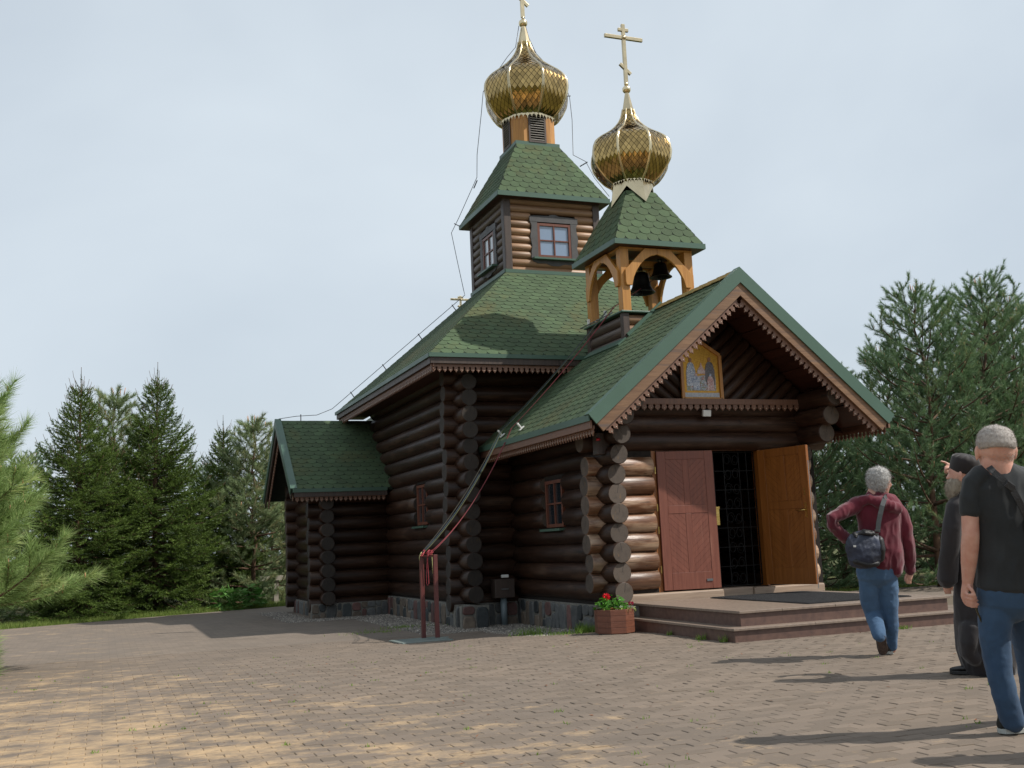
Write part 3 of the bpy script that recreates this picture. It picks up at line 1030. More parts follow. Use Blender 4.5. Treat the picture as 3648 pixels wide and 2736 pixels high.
# barge boards, metal verge and fringe on the gable front
for sx in (-1, 1):
    E_, A_ = Vector((sx*pw, 0, pzE)), Vector((0, 0, pzA))
    up_ = (A_-E_).normalized()
    dn = Vector((-sx*(pzA-pzE), 0, -pw)).normalized()       # into the gable, square to the slope
    L = (A_-E_).length
    def band(d0, d1, y0, y1, mat, name, ext0=0.03, lo=None):
        # a board along the slope between distances d0..d1 below the roof line, mitred at the apex
        def pt(s, d, y):
            if s == 'E': return E_ - up_*ext0 + dn*d + Vector((0, y, 0))
            z = pzA - d/abs(dn.z) if True else 0
            return Vector((0, y, z))
        v8 = [pt('E', d0, y0), pt('A', d0, y0), pt('A', d1, y0), pt('E', d1, y0),
              pt('E', d0, y1), pt('A', d0, y1), pt('A', d1, y1), pt('E', d1, y1)]
        ff = [(0, 1, 2, 3), (7, 6, 5, 4), (0, 4, 5, 1), (2, 6, 7, 3), (3, 7, 4, 0), (1, 5, 6, 2)]
        if sx > 0: ff = [g[::-1] for g in ff]
        part(name, MB().add(v8, ff), mat, roof_p)
    band(-0.035, 0.135, -0.045, -0.02, M['trim'], 'verge_trim', 0.02)
    band(-0.035, -0.02, -0.019, 0.10, M['trim'], 'verge_trim', 0.02)
    band(0.10, 0.275, -0.018, 0.012, M['board'], 'barge_board', 0.0)
    mb = MB()
    st = E_ + up_*0.06 + dn*0.25 + Vector((0, 0.03, 0))
    if sx < 0: tooth_strip(mb, st, up_, dn, (0, -1, 0), L-0.36, 0.06, 0.018, 0.093)
    else: tooth_strip(mb, st + up_*(L-0.36), -up_, dn, (0, -1, 0), L-0.36, 0.06, 0.018, 0.093)
    part('fringe_board', mb, [M['fringe'], M['stud']], roof_p)
    # eave: drip edge, fascia, fringe
    xo = sx*pw
    part('drip_edge', MB().box(min(xo, xo+sx*.02), max(xo, xo+sx*.02), 0.0, 4.36, pzE-.075, pzE+.012), M['trim'], roof_p)
    part('fascia_board', MB().box(min(xo-sx*.035, xo-sx*.005), max(xo-sx*.035, xo-sx*.005), 0.02, 4.36, pzE-.17, pzE-.062), M['fringe'], roof_p)
    mb = MB()
    if sx < 0: tooth_strip(mb, (xo+.06, 4.34, pzE-.13), (0, -1, 0), (0, 0, -1), (-1, 0, 0), 4.30, 0.04, 0.018, 0.088)
    else: tooth_strip(mb, (xo-.06, 0.04, pzE-.13), (0, 1, 0), (0, 0, -1), (1, 0, 0), 4.30, 0.04, 0.018, 0.088)
    part('fringe_board', mb, [M['fringe'], M['stud']], roof_p)
    # soffit planks under the overhang, running front to back
    for i in range(21):
        s0, s1 = 0.02+i*0.148, 0.02+i*0.148+0.142
        if s1 > L-0.02: break
        a, b = E_ + up_*s0, E_ + up_*s1
        nn = -dn
        v4 = [a, b, b + Vector((0, 1.02, 0)), a + Vector((0, 1.02, 0))]
        v4 = [p + Vector((0, 0.04, 0)) + dn*(0.10 + 0.006*(i % 3)) for p in v4]
        v8 = v4 + [p + nn*0.02 for p in v4]
        ff = [(0, 1, 2, 3), (7, 6, 5, 4), (0, 4, 5, 1), (2, 6, 7, 3), (3, 7, 4, 0), (1, 5, 6, 2)]
        if sx < 0: ff = [g[::-1] for g in ff]
        part('plank', MB().add(v8, ff), M['soffit'], roof_p)
    part('soffit', MB().box(min(sx*1.85, sx*2.38), max(sx*1.85, sx*2.38), 1.05, 4.36, pzE-.13, pzE-.105), M['soffit'], roof_p)

# gable infill of diagonal half-round boards, parallel to the opposite slope
tym = part('gable_wall', MB().prism([(-1.85, 3.10), (1.85, 3.10), (0, 4.66)], (0, 1.05, 0), (1, 0, 0), (0, 0, 1), (0, 0.08, 0)), M['chink'])
for sx in (-1, 1):
    dd = Vector((sx*0.762, 0, 0.648))        # boards run outward and up from the middle
    for i in range(14):
        # each starts at the middle line or at the base and runs outward-up until the roof
        c = 0.12 + i*0.155
        # line: points (x,z) with distance c from the apex-side; param along base
        zc = 4.60 - c/0.762*1.0
        p0 = Vector((0, 1.04, zc))
        if zc < 3.12:
            t = (3.12-zc)/0.648
            p0 = p0 + dd*t
        # run until roof underside z = 4.75 - .851|x| - .15
        a = p0.x*sx; z0 = p0.z
        t = (4.66 - 0.851*abs(p0.x) - p0.z)/(0.648+0.851*0.762)
        if t < 0.08: continue
        log_obj('board', p0, p0 + dd*t, tym, 0.082, [M['soffit_log'] if 'soffit_log' in M else M['log'], M['logend']], 12, 0.004)
# tie fringe over the door
mb = MB()
tooth_strip(mb, (-1.62, 0.90, 3.14), (1, 0, 0), (0, 0, -1), (0, -1, 0), 3.24, 0.05, 0.02, 0.108)
mb.box(-1.62, 1.62, 0.885, 0.905, 3.09, 3.17)
part('fringe_board', mb, [M['fringe'], M['stud']], tym)
mb = MB().box(-1.62, 1.62, 0.91, 1.06, 3.115, 3.165)
part('tie_shelf', mb, M['soffit'], tym)

# annex roof: gable facing west
ax, ay0, ayr, ay1, aze, azr = -4.82, 8.80, 10.75, 12.70, 2.45, 4.06
mb = MB()
deck(mb, ((ax, ay0, aze), (-2.6, ay0, aze), (-2.6, ayr, azr), (ax, ayr, azr)), 0.06)
deck(mb, ((-2.6, ay1, aze), (ax, ay1, aze), (ax, ayr, azr), (-2.6, ayr, azr)), 0.06)
roof_a = part('annex_roof', mb, M['deck'])
shingle_slope(roof_a, (ax+.02, ay0, aze), (-2.75, ay0, aze), (-2.75, ayr, azr), (ax+.02, ayr, azr), 1.0)
shingle_slope(roof_a, (-2.75, ay1, aze), (ax+.02, ay1, aze), (ax+.02, ayr, azr), (-2.75, ayr, azr), 0.0)
for sy in (-1, 1):
    E_, A_ = Vector((ax, ay0 if sy < 0 else ay1, aze)), Vector((ax, ayr, azr))
    up_ = (A_-E_).normalized()
    dn = Vector((0, -sy*up_.z, -abs(up_.y))).normalized()
    for d0, d1, x0, x1, mt, nm in ((-0.03, 0.12, -0.045, -0.02, M['trim'], 'verge_trim'), (-0.03, -0.018, -0.019, 0.09, M['trim'], 'verge_trim'), (0.09, 0.24, -0.018, 0.012, M['darkwood'], 'barge_board')):
        a0, a1 = E_+dn*d0, Vector((ax, ayr, azr - d0/abs(dn.z)))
        b0, b1 = E_+dn*d1, Vector((ax, ayr, azr - d1/abs(dn.z)))
        v8 = [p + Vector((x0, 0, 0)) for p in (a0, a1, b1, b0)] + [p + Vector((x1, 0, 0)) for p in (a0, a1, b1, b0)]
        ff = [(0, 1, 2, 3), (7, 6, 5, 4), (0, 4, 5, 1), (2, 6, 7, 3), (3, 7, 4, 0), (1, 5, 6, 2)]
        if sy > 0: ff = [g[::-1] for g in ff]
        part(nm, MB().add(v8, [g[::-1] for g in ff]), mt, roof_a)
    mb = MB()
    L = (A_-E_).length
    st = E_ + up_*0.05 + dn*0.22 + Vector((0.04, 0, 0))
    if sy > 0: tooth_strip(mb, st, up_, dn, (-1, 0, 0), L-0.3, 0.05, 0.018)
    else: tooth_strip(mb, st + up_*(L-0.3), -up_, dn, (-1, 0, 0), L-0.3, 0.05, 0.018)
    part('fringe_board', mb, [M['fringe'], M['stud']], roof_a)
mb = MB().box(ax, -2.9, ay0-.02, ay0, aze-.06, aze+.012)
part('drip_edge', mb, M['trim'], roof_a)
part('fascia_board', MB().box(ax+.03, -2.9, ay0+.005, ay0+.035, aze-.15, aze-.055), M['darkwood'], roof_a)
mb = MB()
tooth_strip(mb, (ax+.05, ay0+.055, aze-.12), (1, 0, 0), (0, 0, -1), (0, -1, 0), 1.85, 0.04)
part('fringe_board', mb, [M['fringe'], M['stud']], roof_a)
part('soffit', MB().box(ax+.05, -2.9, ay0+.06, 9.25, aze-.10, aze-.08), M['soffit'], roof_a)

# sanctuary roof
mb = MB()
q = [(-2.6, 10.6, 4.1), (2.6, 10.6, 4.1), (2.6, 14.2, 4.1), (-2.6, 14.2, 4.1)]
ap = (-0.1, 12.2, 5.9)
for i in range(4):
    deck(mb, (q[i], q[(i+1) % 4], ap), 0.05)
mb.lathe([(0.12, 5.7), (0.12, 6.0), (0.30, 6.15), (0.34, 6.3), (0.26, 6.5), (0.10, 6.62), (0.03, 6.9)], 8, (-0.1, 12.0, 0))
part('sanctuary_roof', mb, M['deck'])
# ---- tower on the nave
tower = part('tower_wall', MB().box(-0.93, 0.93, 6.46, 8.30, 6.2, 8.06), M['chink'])
SP = 0.158
for k in range(10):
    z = 6.50 + SP*k
    cut = 6.66 < z < 7.75
    # front
    if cut:
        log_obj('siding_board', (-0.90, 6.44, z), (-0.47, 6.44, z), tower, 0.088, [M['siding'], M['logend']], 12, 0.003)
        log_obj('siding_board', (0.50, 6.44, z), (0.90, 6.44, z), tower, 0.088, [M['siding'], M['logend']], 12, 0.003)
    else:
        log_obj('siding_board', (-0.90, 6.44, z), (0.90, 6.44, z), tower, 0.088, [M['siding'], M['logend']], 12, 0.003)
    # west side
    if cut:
        log_obj('siding_board', (-0.95, 6.5, z), (-0.95, 6.90, z), tower, 0.088, [M['siding_shade'], M['logend']], 12, 0.003)
        log_obj('siding_board', (-0.95, 7.80, z), (-0.95, 8.3, z), tower, 0.088, [M['siding_shade'], M['logend']], 12, 0.003)
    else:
        log_obj('siding_board', (-0.95, 6.5, z), (-0.95, 8.3, z), tower, 0.088, [M['siding_shade'], M['logend']], 12, 0.003)
for cx_, cy_ in ((-0.97, 6.42), (0.97, 6.42), (-0.97, 8.34), (0.97, 8.34)):
    part('corner_board', MB().box(cx_-0.075, cx_+0.075, cy_-0.075, cy_+0.075, 6.44, 8.03), M['darkwood'], tower, 0.012)
part('eave_beam', MB().box(-1.05, 1.05, 6.30, 6.355, 7.93, 8.0).box(-1.06, -1.005, 6.357, 8.45, 7.93, 8.0), M['darkwood'], tower)
part('base_flashing', MB().box(-1.06, 1.06, 6.325, 6.34, 6.43, 6.50).box(-1.075, -1.06, 6.34, 8.42, 6.43, 6.50), M['trim'], tower)

# windows
def window(c, rt, out, w, h, casing='carved', wall=church, panes=2, sillmat=None, glassm=None, fr=0.05):
    """c: centre on the wall face; rt: to the right seen from outside; out: outward"""
    c, rt, out = Vector(c), Vector(rt), Vector(out)
    up = Vector((0, 0, 1))
    win = MB()
    for s in (-1, 1):
        win.obox(c + rt*s*(w/2-fr/2) + out*0.0, rt*(fr/2), out*0.03, up*(h/2))
        win.obox(c + up*s*(h/2-fr/2) + out*0.0, rt*(w/2-fr), out*0.03, up*(fr/2))
    win.obox(c + out*0.004, rt*0.014, out*0.02, up*(h/2-fr))
    win.obox(c + out*0.003, rt*(w/2-fr), out*0.018, up*0.013)
    wo = win.build('window', M['frame'], wall)
    for i in (-1, 1):
        for j in (-1, 1):
            pw_, ph_ = (w/2-fr-0.014)/2, (h/2-fr-0.013)/2
            MB().obox(c + rt*i*(0.014+pw_) + up*j*(0.013+ph_) - out*0.004, rt*pw_, out*0.003, up*ph_).build('pane', glassm or M['glass'], wo)
    MB().obox(c - out*0.10, rt*(w/2-0.01), out*0.01, up*(h/2-0.01)).build('dark_backing', M['interior'], wo)  # dark sheet standing in for the unlit room behind the panes
    if casing == 'carved':
        for s in (-1, 1):
            pts = [(w/2+0.002, -h/2-0.02)]
            ns = 12
            for k in range(ns+1):
                t = k/ns
                pts.append((w/2+0.135 + 0.012*math.sin(t*math.pi*4) + 0.02*(abs(t-.5) > .42) + (0.012 if abs(t-.5) < .1 else 0), -h/2-0.02 + (h+0.04)*t))
            pts.append((w/2+0.002, h/2+0.02))
            if s > 0: MB().prism(pts, c - out*0.02, rt, up, out*0.055).build('casing', M['casing'], wo)
            else: MB().prism([(-a, b) for a, b in pts][::-1], c - out*0.02, rt, up, out*0.055).build('casing', M['casing'], wo)
        top = [(-w/2-0.16, h/2+0.021), (w/2+0.16, h/2+0.021), (w/2+0.16, h/2+0.13), (w/2+0.02, h/2+0.145), (0.11, h/2+0.155), (0.05, h/2+0.185),
               (-0.05, h/2+0.185), (-0.11, h/2+0.155), (-w/2-0.02, h/2+0.145), (-w/2-0.16, h/2+0.13)]
        MB().prism(top, c - out*0.02, rt, up, out*0.058).build('casing', M['casing'], wo)
        ap = [(-w/2-0.12, -h/2-0.09), (-w/2-0.02, -h/2-0.13), (-0.2, -h/2-0.125), (-0.08, -h/2-0.165), (0.08, -h/2-0.165), (0.2, -h/2-0.125), (w/2+0.02, -h/2-0.13),
              (w/2+0.12, -h/2-0.09), (w/2+0.12, -h/2-0.061), (-w/2-0.12, -h/2-0.061)]
        MB().prism(ap, c - out*0.02, rt, up, out*0.055).build('casing', M['casing'], wo)
    MB().obox(c - up*(h/2+0.04) + out*0.06, rt*(w/2+0.13 if casing == 'carved' else w/2+0.06), out*0.07, up*0.018).build('sill', M['trim'], wo)
    return wo
M['casing'] = simple('grey brown painted casing', lin((74, 72, 72)), lin((58, 56, 56)), 6, 0.55, 0.2, 50)
M['interior'] = simple('dark interior', lin((22, 22, 24)), lin((14, 14, 15)), 3, 0.9)
M['skyglass'] = glass_mat('sky tinted window glass', lin((118, 136, 160)))  # reflected sky put into the pane's base colour
M['paleglass'] = glass_mat('pale window glass', lin((150, 158, 164)))  # pale base colour of the pane itself
window((0.02, 6.375, 7.13), (1, 0, 0), (0, -1, 0), 0.72, 0.70, 'carved', church, glassm=M['skyglass'])
window((-1.015, 7.30, 7.10), (0, -1, 0), (-1, 0, 0), 0.66, 0.70, 'carved', church, glassm=M['paleglass'])
window((-1.80, 2.71, 1.785), (0, -1, 0), (-1, 0, 0), 0.66, 0.72, None, church)
window((-2.75, 6.72, 1.99), (0, -1, 0), (-1, 0, 0), 0.66, 0.74, None, church)

# tower roof
te_, tz0, tt, tz1 = 1.201, 8.024, 0.47, 9.36
yt = 7.383
def pyramid_roof(name, cx, cy, e, z0, t, z1, fascia):
    c4 = [(cx-e, cy-e, z0), (cx+e, cy-e, z0), (cx+e, cy+e, z0), (cx-e, cy+e, z0)]
    t4 = [(cx-t, cy-t, z1), (cx+t, cy-t, z1), (cx+t, cy+t, z1), (cx-t, cy+t, z1)]
    mb = MB()
    for i in range(4):
        deck(mb, (c4[i], c4[(i+1) % 4], t4[(i+1) % 4], t4[i]), 0.05)
    mb.box(cx-t, cx+t, cy-t, cy+t, z1-0.10, z1-0.002)
    ro = part(name, mb, M['deck'])
    for i in range(4):
        shingle_slope(ro, c4[i], c4[(i+1) % 4], t4[(i+1) % 4], t4[i], 1.0 if i in (0, 3) else 0.0)
    mb = MB()
    mb.box(cx-e-.015, cx+e+.015, cy-e-.018, cy-e+.008, z0-fascia, z0+.01)
    mb.box(cx-e-.018, cx-e+.008, cy-e+.009, cy+e+.015, z0-fascia, z0+.01)
    mb.box(cx+e-.008, cx+e+.018, cy-e+.009, cy+e+.015, z0-fascia, z0+.01)
    mb.box(cx-e+.009, cx+e-.009, cy+e-.008, cy+e+.018, z0-fascia, z0+.01)
    part('drip_edge', mb, M['trim'], ro)
    part('soffit', MB().box(cx-e+.01, cx+e-.01, cy-e+.01, cy+e-.01, z0-fascia+.002, z0-fascia+.02), M['soffit'], ro)
    return ro
pyramid_roof('tower_roof', 0, yt, te_, tz0, tt, tz1, 0.085)
# louvred neck
M['louvre'] = wood('weathered louvre slat', lin((140, 134, 128)), lin((170, 164, 156)), 'x', 'world', 0.6)
nk = part('dome_neck', MB().prism([(-.46, -.28), (-.28, -.46), (.28, -.46), (.46, -.28), (.46, .28), (.28, .46), (-.28, .46), (-.46, .28)], (0, yt, 9.30), (1, 0, 0), (0, 1, 0), (0, 0, 0.8)), M['chink'])
part('neck_flashing', MB().box(-0.49, 0.49, yt-0.49, yt-0.465, 9.33, 9.40).box(-0.49, -0.465, yt-0.464, yt+0.49, 9.33, 9.40), M['trim'], nk)
for k in range(4):
    a = rad(90*k-90)
    out = Vector((math.cos(a), math.sin(a), 0)); t = Vector((-math.sin(a), math.cos(a), 0))
    for s in (-1, 1):
        MB().obox(Vector((0, yt, 9.70)) + out*0.455 + t*s*0.245, t*0.05, out*0.02, Vector((0, 0, 0.39))).build('neck_post', M['larch'], nk)
    od = (out+t).normalized()
    MB().obox(Vector((0, yt, 9.70)) + od*0.53, od.cross(Vector((0, 0, 1)))*0.125, od*0.015, Vector((0, 0, 0.39))).build('neck_panel', M['larch'], nk)
    fr_ = MB()
    c = Vector((0, yt, 9.72)) + out*0.47
    for s in (-1, 1):
        fr_.obox(c + t*s*0.175, t*0.02, out*0.03, Vector((0, 0, 0.33)))
        fr_.obox(c + Vector((0, 0, s*0.31)), t*0.154, out*0.03, Vector((0, 0, 0.02)))
    lo = fr_.build('louvre', M['darkwood'], nk)
    for i in range(11):
        z = -0.26 + i*0.052
        MB().obox(c + Vector((0, 0, z)) + out*0.012, t*0.153, (out*0.022 - Vector((0, 0, 0.016))), (out*0.0025+Vector((0, 0, 0.004)))).build('slat', M['louvre'], lo)

# ---- onion domes
ALL_SCALES = []
def dome(name, cx, cy, prof, size, ribw, cone, zball, rball):
    """prof: list of (apothem-ish radius at the facet middle, z); eight facets"""
    mb = MB()
    k8 = 1/math.cos(math.pi/8)
    mb.lathe([((r-0.022)*k8, z) for r, z in prof], 8, (cx, cy, 0), 0.0, 0, False)
    d = part(name, mb, M['domebase'])
    pr = np.array(prof)
    seg = np.hypot(np.diff(pr[:, 0]), np.diff(pr[:, 1]))
    s = np.concatenate([[0], np.cumsum(seg)])
    ss = np.linspace(0, s[-1], 200)
    rr_, zz_ = np.interp(ss, s, pr[:, 0]), np.interp(ss, s, pr[:, 1])
    # smooth the profile a little
    ker = np.ones(9)/9
    rr_[4:-4] = np.convolve(rr_, ker, 'valid'); zz_[4:-4] = np.convolve(zz_, ker, 'valid')
    tanp = math.tan(math.pi/8)
    def P(k, u, sv, off=0.0):
        r, z = np.interp(sv, ss, rr_), np.interp(sv, ss, zz_)
        hw = r*tanp
        u = max(-hw, min(hw, u))
        a = rad(45*k+22.5)
        out = np.array([math.cos(a), math.sin(a), 0]); t = np.array([-math.sin(a), math.cos(a), 0])
        # slope normal
        r2, z2 = np.interp(sv+0.01, ss, rr_), np.interp(sv+0.01, ss, zz_)
        r1, z1 = np.interp(sv-0.01, ss, rr_), np.interp(sv-0.01, ss, zz_)
        nz, nr = -(r2-r1), (z2-z1)
        ln = math.hypot(nz, nr) or 1
        nrm = out*(nr/ln) + np.array([0, 0, nz/ln])
        return np.array([cx, cy, z]) + out*r + t*u + nrm*off, nrm
    hs = size
    for k in range(8):
        rows = int(ss[-1]/(hs*0.66))
        for j in range(rows+1):
            sv = j*hs*0.66
            r = np.interp(sv, ss, rr_)
            hw = r*tanp
            n = int(hw/hs)+2
            for i in range(-n, n+1):
                u = (i + 0.5*(j % 2))*hs
                if abs(u) > hw + hs*0.45: continue
                g = 0.458*hs
                gv = 0.60*hs
                tl = R.uniform(-.0035, .0035); tr_ = R.uniform(-.0035, .0035)
                pts = [(u, sv-gv*1.02, 0.009), (u+g, sv, 0.006+tr_*.7), (u, sv+gv, 0.002), (u-g, sv, 0.006+tl*.7)]
                W = []
                for a_, b_, o_ in pts:
                    b_ = min(max(b_, 0), ss[-1])
                    q, nrm = P(k, a_, b_, o_)
                    W.append(q)
                W = np.array(W)
                area = np.linalg.norm(np.cross(W[1]-W[0], W[3]-W[0]))
                if area < hs*hs*0.05: continue
                c = W.mean(0)
                nn = np.cross(W[1]-W[3], W[2]-W[0]); nn /= np.linalg.norm(nn)+1e-9
                vd = np.array(CAM)-c; dist = np.linalg.norm(vd)
                f = max(0, nn @ vd/dist)
                pu, pv_, _ = proj(c)
                ALL_SCALES.append((f*area/dist**2 if 0 < pv_ else 0, W, d))
    # ribs over the facet joints
    for k in range(8):
        a = rad(45*k)
        out = Vector((math.cos(a), math.sin(a), 0)); t = Vector((-math.sin(a), math.cos(a), 0))
        vv = []
        n = 60
        for i in range(n):
            sv = ss[-1]*i/(n-1)
            r, z = np.interp(sv, ss, rr_)*k8, np.interp(sv, ss, zz_)
            r2, z2 = np.interp(sv+0.02, ss, rr_)*k8, np.interp(sv+0.02, ss, zz_)
            r1, z1 = np.interp(sv-0.02, ss, rr_)*k8, np.interp(sv-0.02, ss, zz_)
            nr, nz = (z2-z1), -(r2-r1)
            ln = math.hypot(nr, nz) or 1
            nrm = out*(nr/ln) + Vector((0, 0, nz/ln))
            c = Vector((cx, cy, z)) + out*r
            wd = ribw*min(1.0, 0.35 + r*1.6)
            vv += [c - t*wd - nrm*0.012, c - t*wd*0.7 + nrm*0.016, c + t*wd*0.7 + nrm*0.016, c + t*wd - nrm*0.012]
        ff = []
        for i in range(n-1):
            for e in range(3):
                ff.append((i*4+e, i*4+e+1, i*4+4+e+1, i*4+4+e)[::-1])
        obj('rib', mesh('rib', vv, [g[::-1] for g in ff], None, True), M['goldpale'], d)
    # smooth cone, ball
    mb = MB()
    mb.lathe([(cone[0][0]*k8, cone[0][1]), (cone[1][0]*k8, cone[1][1])], 8, (cx, cy, 0), 0.0)
    mb.build('spire_cone', M['goldpale'], d)
    mb = MB()
    mb.lathe([(rball*math.sin(t)+0.001, zball - rball*math.cos(t)) for t in np.linspace(0, math.pi, 13)], 20, (cx, cy, 0), 0, 0, True)
    mb.lathe([(0.03, zball+rball*0.9), (0.03, zball+rball+0.06)], 10, (cx, cy, 0), 0, 0, True)
    mb.build('finial_ball', M['goldpale'], d)
    return d

def cross_part(d, cx, cy, z0, z1, half, w, th=0.025):
    """three-barred cross, bars along x"""
    H = z1-z0
    mb = MB()
    mb.box(cx-w, cx+w, cy-th, cy+th, z0, z1)
    mb.box(cx-half, cx+half, cy-th+.003, cy+th-.003, z0+H*0.775-w, z0+H*0.775+w)
    mb.box(cx-half*0.27, cx+half*0.27, cy-th+.003, cy+th-.003, z0+H*0.905-w*0.9, z0+H*0.905+w*0.9)
    c = Vector((cx, cy, z0+H*0.26)); dxy = Vector((1, 0, -0.88)).normalized()
    mb.obox(c, dxy*half*0.36, Vector((0, th-.004, 0)), dxy.cross(Vector((0, 1, 0)))*w*0.9)
    mb.lathe([(w*1.35*math.sin(t)+.001, -w*1.35*math.cos(t)) for t in np.linspace(0, math.pi, 9)], 14, (cx, cy-0.01, z0+H*0.775), 0, 0, True)
    return mb.build('cross', M['goldpale'], d, 0.006)

dm = dome('onion_dome', 0, yt, [(0.51, 9.99), (0.63, 10.08), (0.745, 10.25), (0.84, 10.45), (0.873, 10.65), (0.853, 10.81), (0.795, 10.92), (0.71, 11.02), (0.535, 11.165), (0.40, 11.285), (0.295, 11.40), (0.20, 11.55), (0.145, 11.69), (0.123, 11.82)],
          0.118, 0.03, ((0.128, 11.80), (0.045, 12.21)), 12.27, 0.095)
cross_part(dm, 0, yt, 12.40, 13.95, 0.5, 0.042)
cs = 'x'
db = dome('onion_dome', 0, 2.931, [(0.32, 7.10), (0.45, 7.20), (0.55, 7.33), (0.63, 7.47), (0.652, 7.61), (0.632, 7.75), (0.585, 7.86), (0.49, 7.94), (0.395, 8.0), (0.31, 8.06), (0.24, 8.13), (0.175, 8.21), (0.12, 8.32), (0.09, 8.46)],
          0.088, 0.022, ((0.094, 8.45), (0.03, 8.78)), 8.835, 0.072)
cross_part(db, 0, 2.931, 8.92, 10.03, 0.365, 0.032)
# cross of the sanctuary behind
so = part('sanctuary_cupola', MB().lathe([(0.03, 6.85), (0.03, 6.95)], 8, (-0.1, 12.0, 0)), M['goldpale'])
cross_part(so, -0.1, 12.0, 6.92, 7.34, 0.26, 0.024)

# pierced metal skirts under the domes
def skirt(d, cx, cy, r, z0, z1, n_t, pts_len, mat):
    k8 = 1/math.cos(math.pi/8)
    mb = MB()
    for k in range(8):
        a0, a1 = rad(45*k), rad(45*k+45)
        P0 = Vector((cx+r*k8*math.cos(a0), cy+r*k8*math.sin(a0), z1)); P1 = Vector((cx+r*k8*math.cos(a1), cy+r*k8*math.sin(a1), z1))
        t = (P1-P0); L = t.length; t.normalize()
        out = Vector((math.cos((a0+a1)/2), math.sin((a0+a1)/2), 0))
        for i in range(n_t):
            h = L/n_t/2
            o = P0 + t*(h*(2*i+1))
            l = pts_len*(1.0 if i % 2 == 0 else 0.7)
            poly = [(-h, 0), (-h, -(z1-z0)), (-h*0.62, -(z1-z0)-l*0.35), (-h*0.3, -(z1-z0)-l*0.3), (0, -(z1-z0)-l), (h*0.3, -(z1-z0)-l*0.3), (h*0.62, -(z1-z0)-l*0.35), (h, -(z1-z0)), (h, 0)]
            mb.prism(poly, o, t, (0, 0, 1), out*0.004)
    return mb.build('dome_skirt', mat, d)
skirt(dm, 0, yt, 0.548, 10.00, 10.11, 5, 0.11, M['goldpale'])
skirt(db, 0, 2.931, 0.352, 7.13, 7.19, 5, 0.07, M['goldpale'])
# folded gold collar of the belfry dome, its points lapping the hips
mb = MB()
kz = 1/math.cos(math.pi/8)
cr = 0.345
for k in range(8):
    a0, a1 = rad(45*k), rad(45*k+45)
    am = (a0+a1)/2
    A0 = Vector((cr*math.cos(a0), 2.931+cr*math.sin(a0), 7.18)); A1 = Vector((cr*math.cos(a1), 2.931+cr*math.sin(a1), 7.18))
    def low(a, kk):
        if kk % 2 == 0:      # on the axes: a point lapping down over the slope
            return Vector((0.43*math.cos(a), 2.931+0.43*math.sin(a), 6.70))
        return Vector((cr*math.cos(a), 2.931+cr*math.sin(a), 7.015))      # over the hips: a notch
    B0, B1 = low(a0, k), low(a1, k+1)
    om = Vector((math.cos(am), math.sin(am), 0))
    v4 = [A0, B0, B1, A1]
    mb.add(v4 + [p - om*0.012 for p in v4], [(0, 1, 2, 3), (7, 6, 5, 4), (1, 5, 6, 2)])
mb.build('dome_collar', M['goldpale'], db)

# ---- belfry
yb = 2.931
bf = part('belfry_base', MB().box(-0.60, 0.60, yb-0.60, yb+0.60, 4.0, 4.75), M['chink'])
for z in (4.30, 4.47, 4.64):
    log_obj('siding_board', (-0.585, yb-0.60, z), (-0.585, yb+0.60, z), bf, 0.092, [M['siding_shade'], M['logend']], 12, 0.003)
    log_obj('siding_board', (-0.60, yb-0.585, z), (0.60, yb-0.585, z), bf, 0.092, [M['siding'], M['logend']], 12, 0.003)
for sx in (-1, 1):
    for sy in (-1, 1):
        part('corner_board', MB().box(sx*0.63-0.055, sx*0.63+0.055, yb+sy*0.63-0.055, yb+sy*0.63+0.055, 4.1, 4.74), M['darkwood'], bf, 0.006)
part('base_cap', MB().box(-0.72, 0.72, yb-0.72, yb+0.72, 4.742, 4.772), M['trim'], bf, 0.006)
part('step_flashing', MB().obox(Vector((-0.30, yb-0.70, 4.63)), sl_*0.42, Vector((0, 0.02, 0)), nl_*0.05).obox(Vector((-0.74, yb-0.05, 4.27)), sl_*0.09, Vector((0, 0.66, 0)), nl_*0.012), M['trim'], bf)
br_poly = [(-.585, 5.21), (-.49, 5.21), (-.455, 5.34), (-.40, 5.45), (-.33, 5.55), (-.24, 5.64), (-.13, 5.705), (0, 5.74), (0, 5.835), (-.23, 5.835), (-.60, 5.46), (-.60, 5.26)]
br_poly = [(a, b-0.02) for a, b in br_poly]
PC = 0.585
bl = part('belfry', MB().box(-0.66, 0.66, yb-0.655, yb-0.545, 5.80, 5.90).box(-0.66, 0.66, yb+0.545, yb+0.655, 5.80, 5.90)
          .box(-0.655, -0.545, yb-0.544, yb+0.544, 5.80, 5.90).box(0.545, 0.655, yb-0.544, yb+0.544, 5.80, 5.90), M['larch'])
for sx in (-1, 1):
    for sy in (-1, 1):
        part('post', MB().box(sx*PC-0.075, sx*PC+0.075, yb+sy*PC-0.075, yb+sy*PC+0.075, 4.773, 5.80), M['larch'], bl, 0.008)
for k in range(4):
    a = rad(90*k)
    out = Vector((math.sin(a), -math.cos(a), 0)); rt = Vector((math.cos(a), math.sin(a), 0))
    for s in (-1, 1):
        pl_ = br_poly if s < 0 else [(-x, z) for x, z in br_poly][::-1]
        MB().prism(pl_, Vector((0, yb, 0)) + out*(PC+0.070), rt, (0, 0, 1), out*0.045).build('brace', M['larch'], bl, 0.006)
part('bell_beam', MB().box(-0.54, 0.54, yb-0.05, yb+0.05, 5.70, 5.79), M['larch'], bl)
pyramid_roof('belfry_roof', 0, yb, 0.811, 5.90, 0.27, 6.92, 0.075)

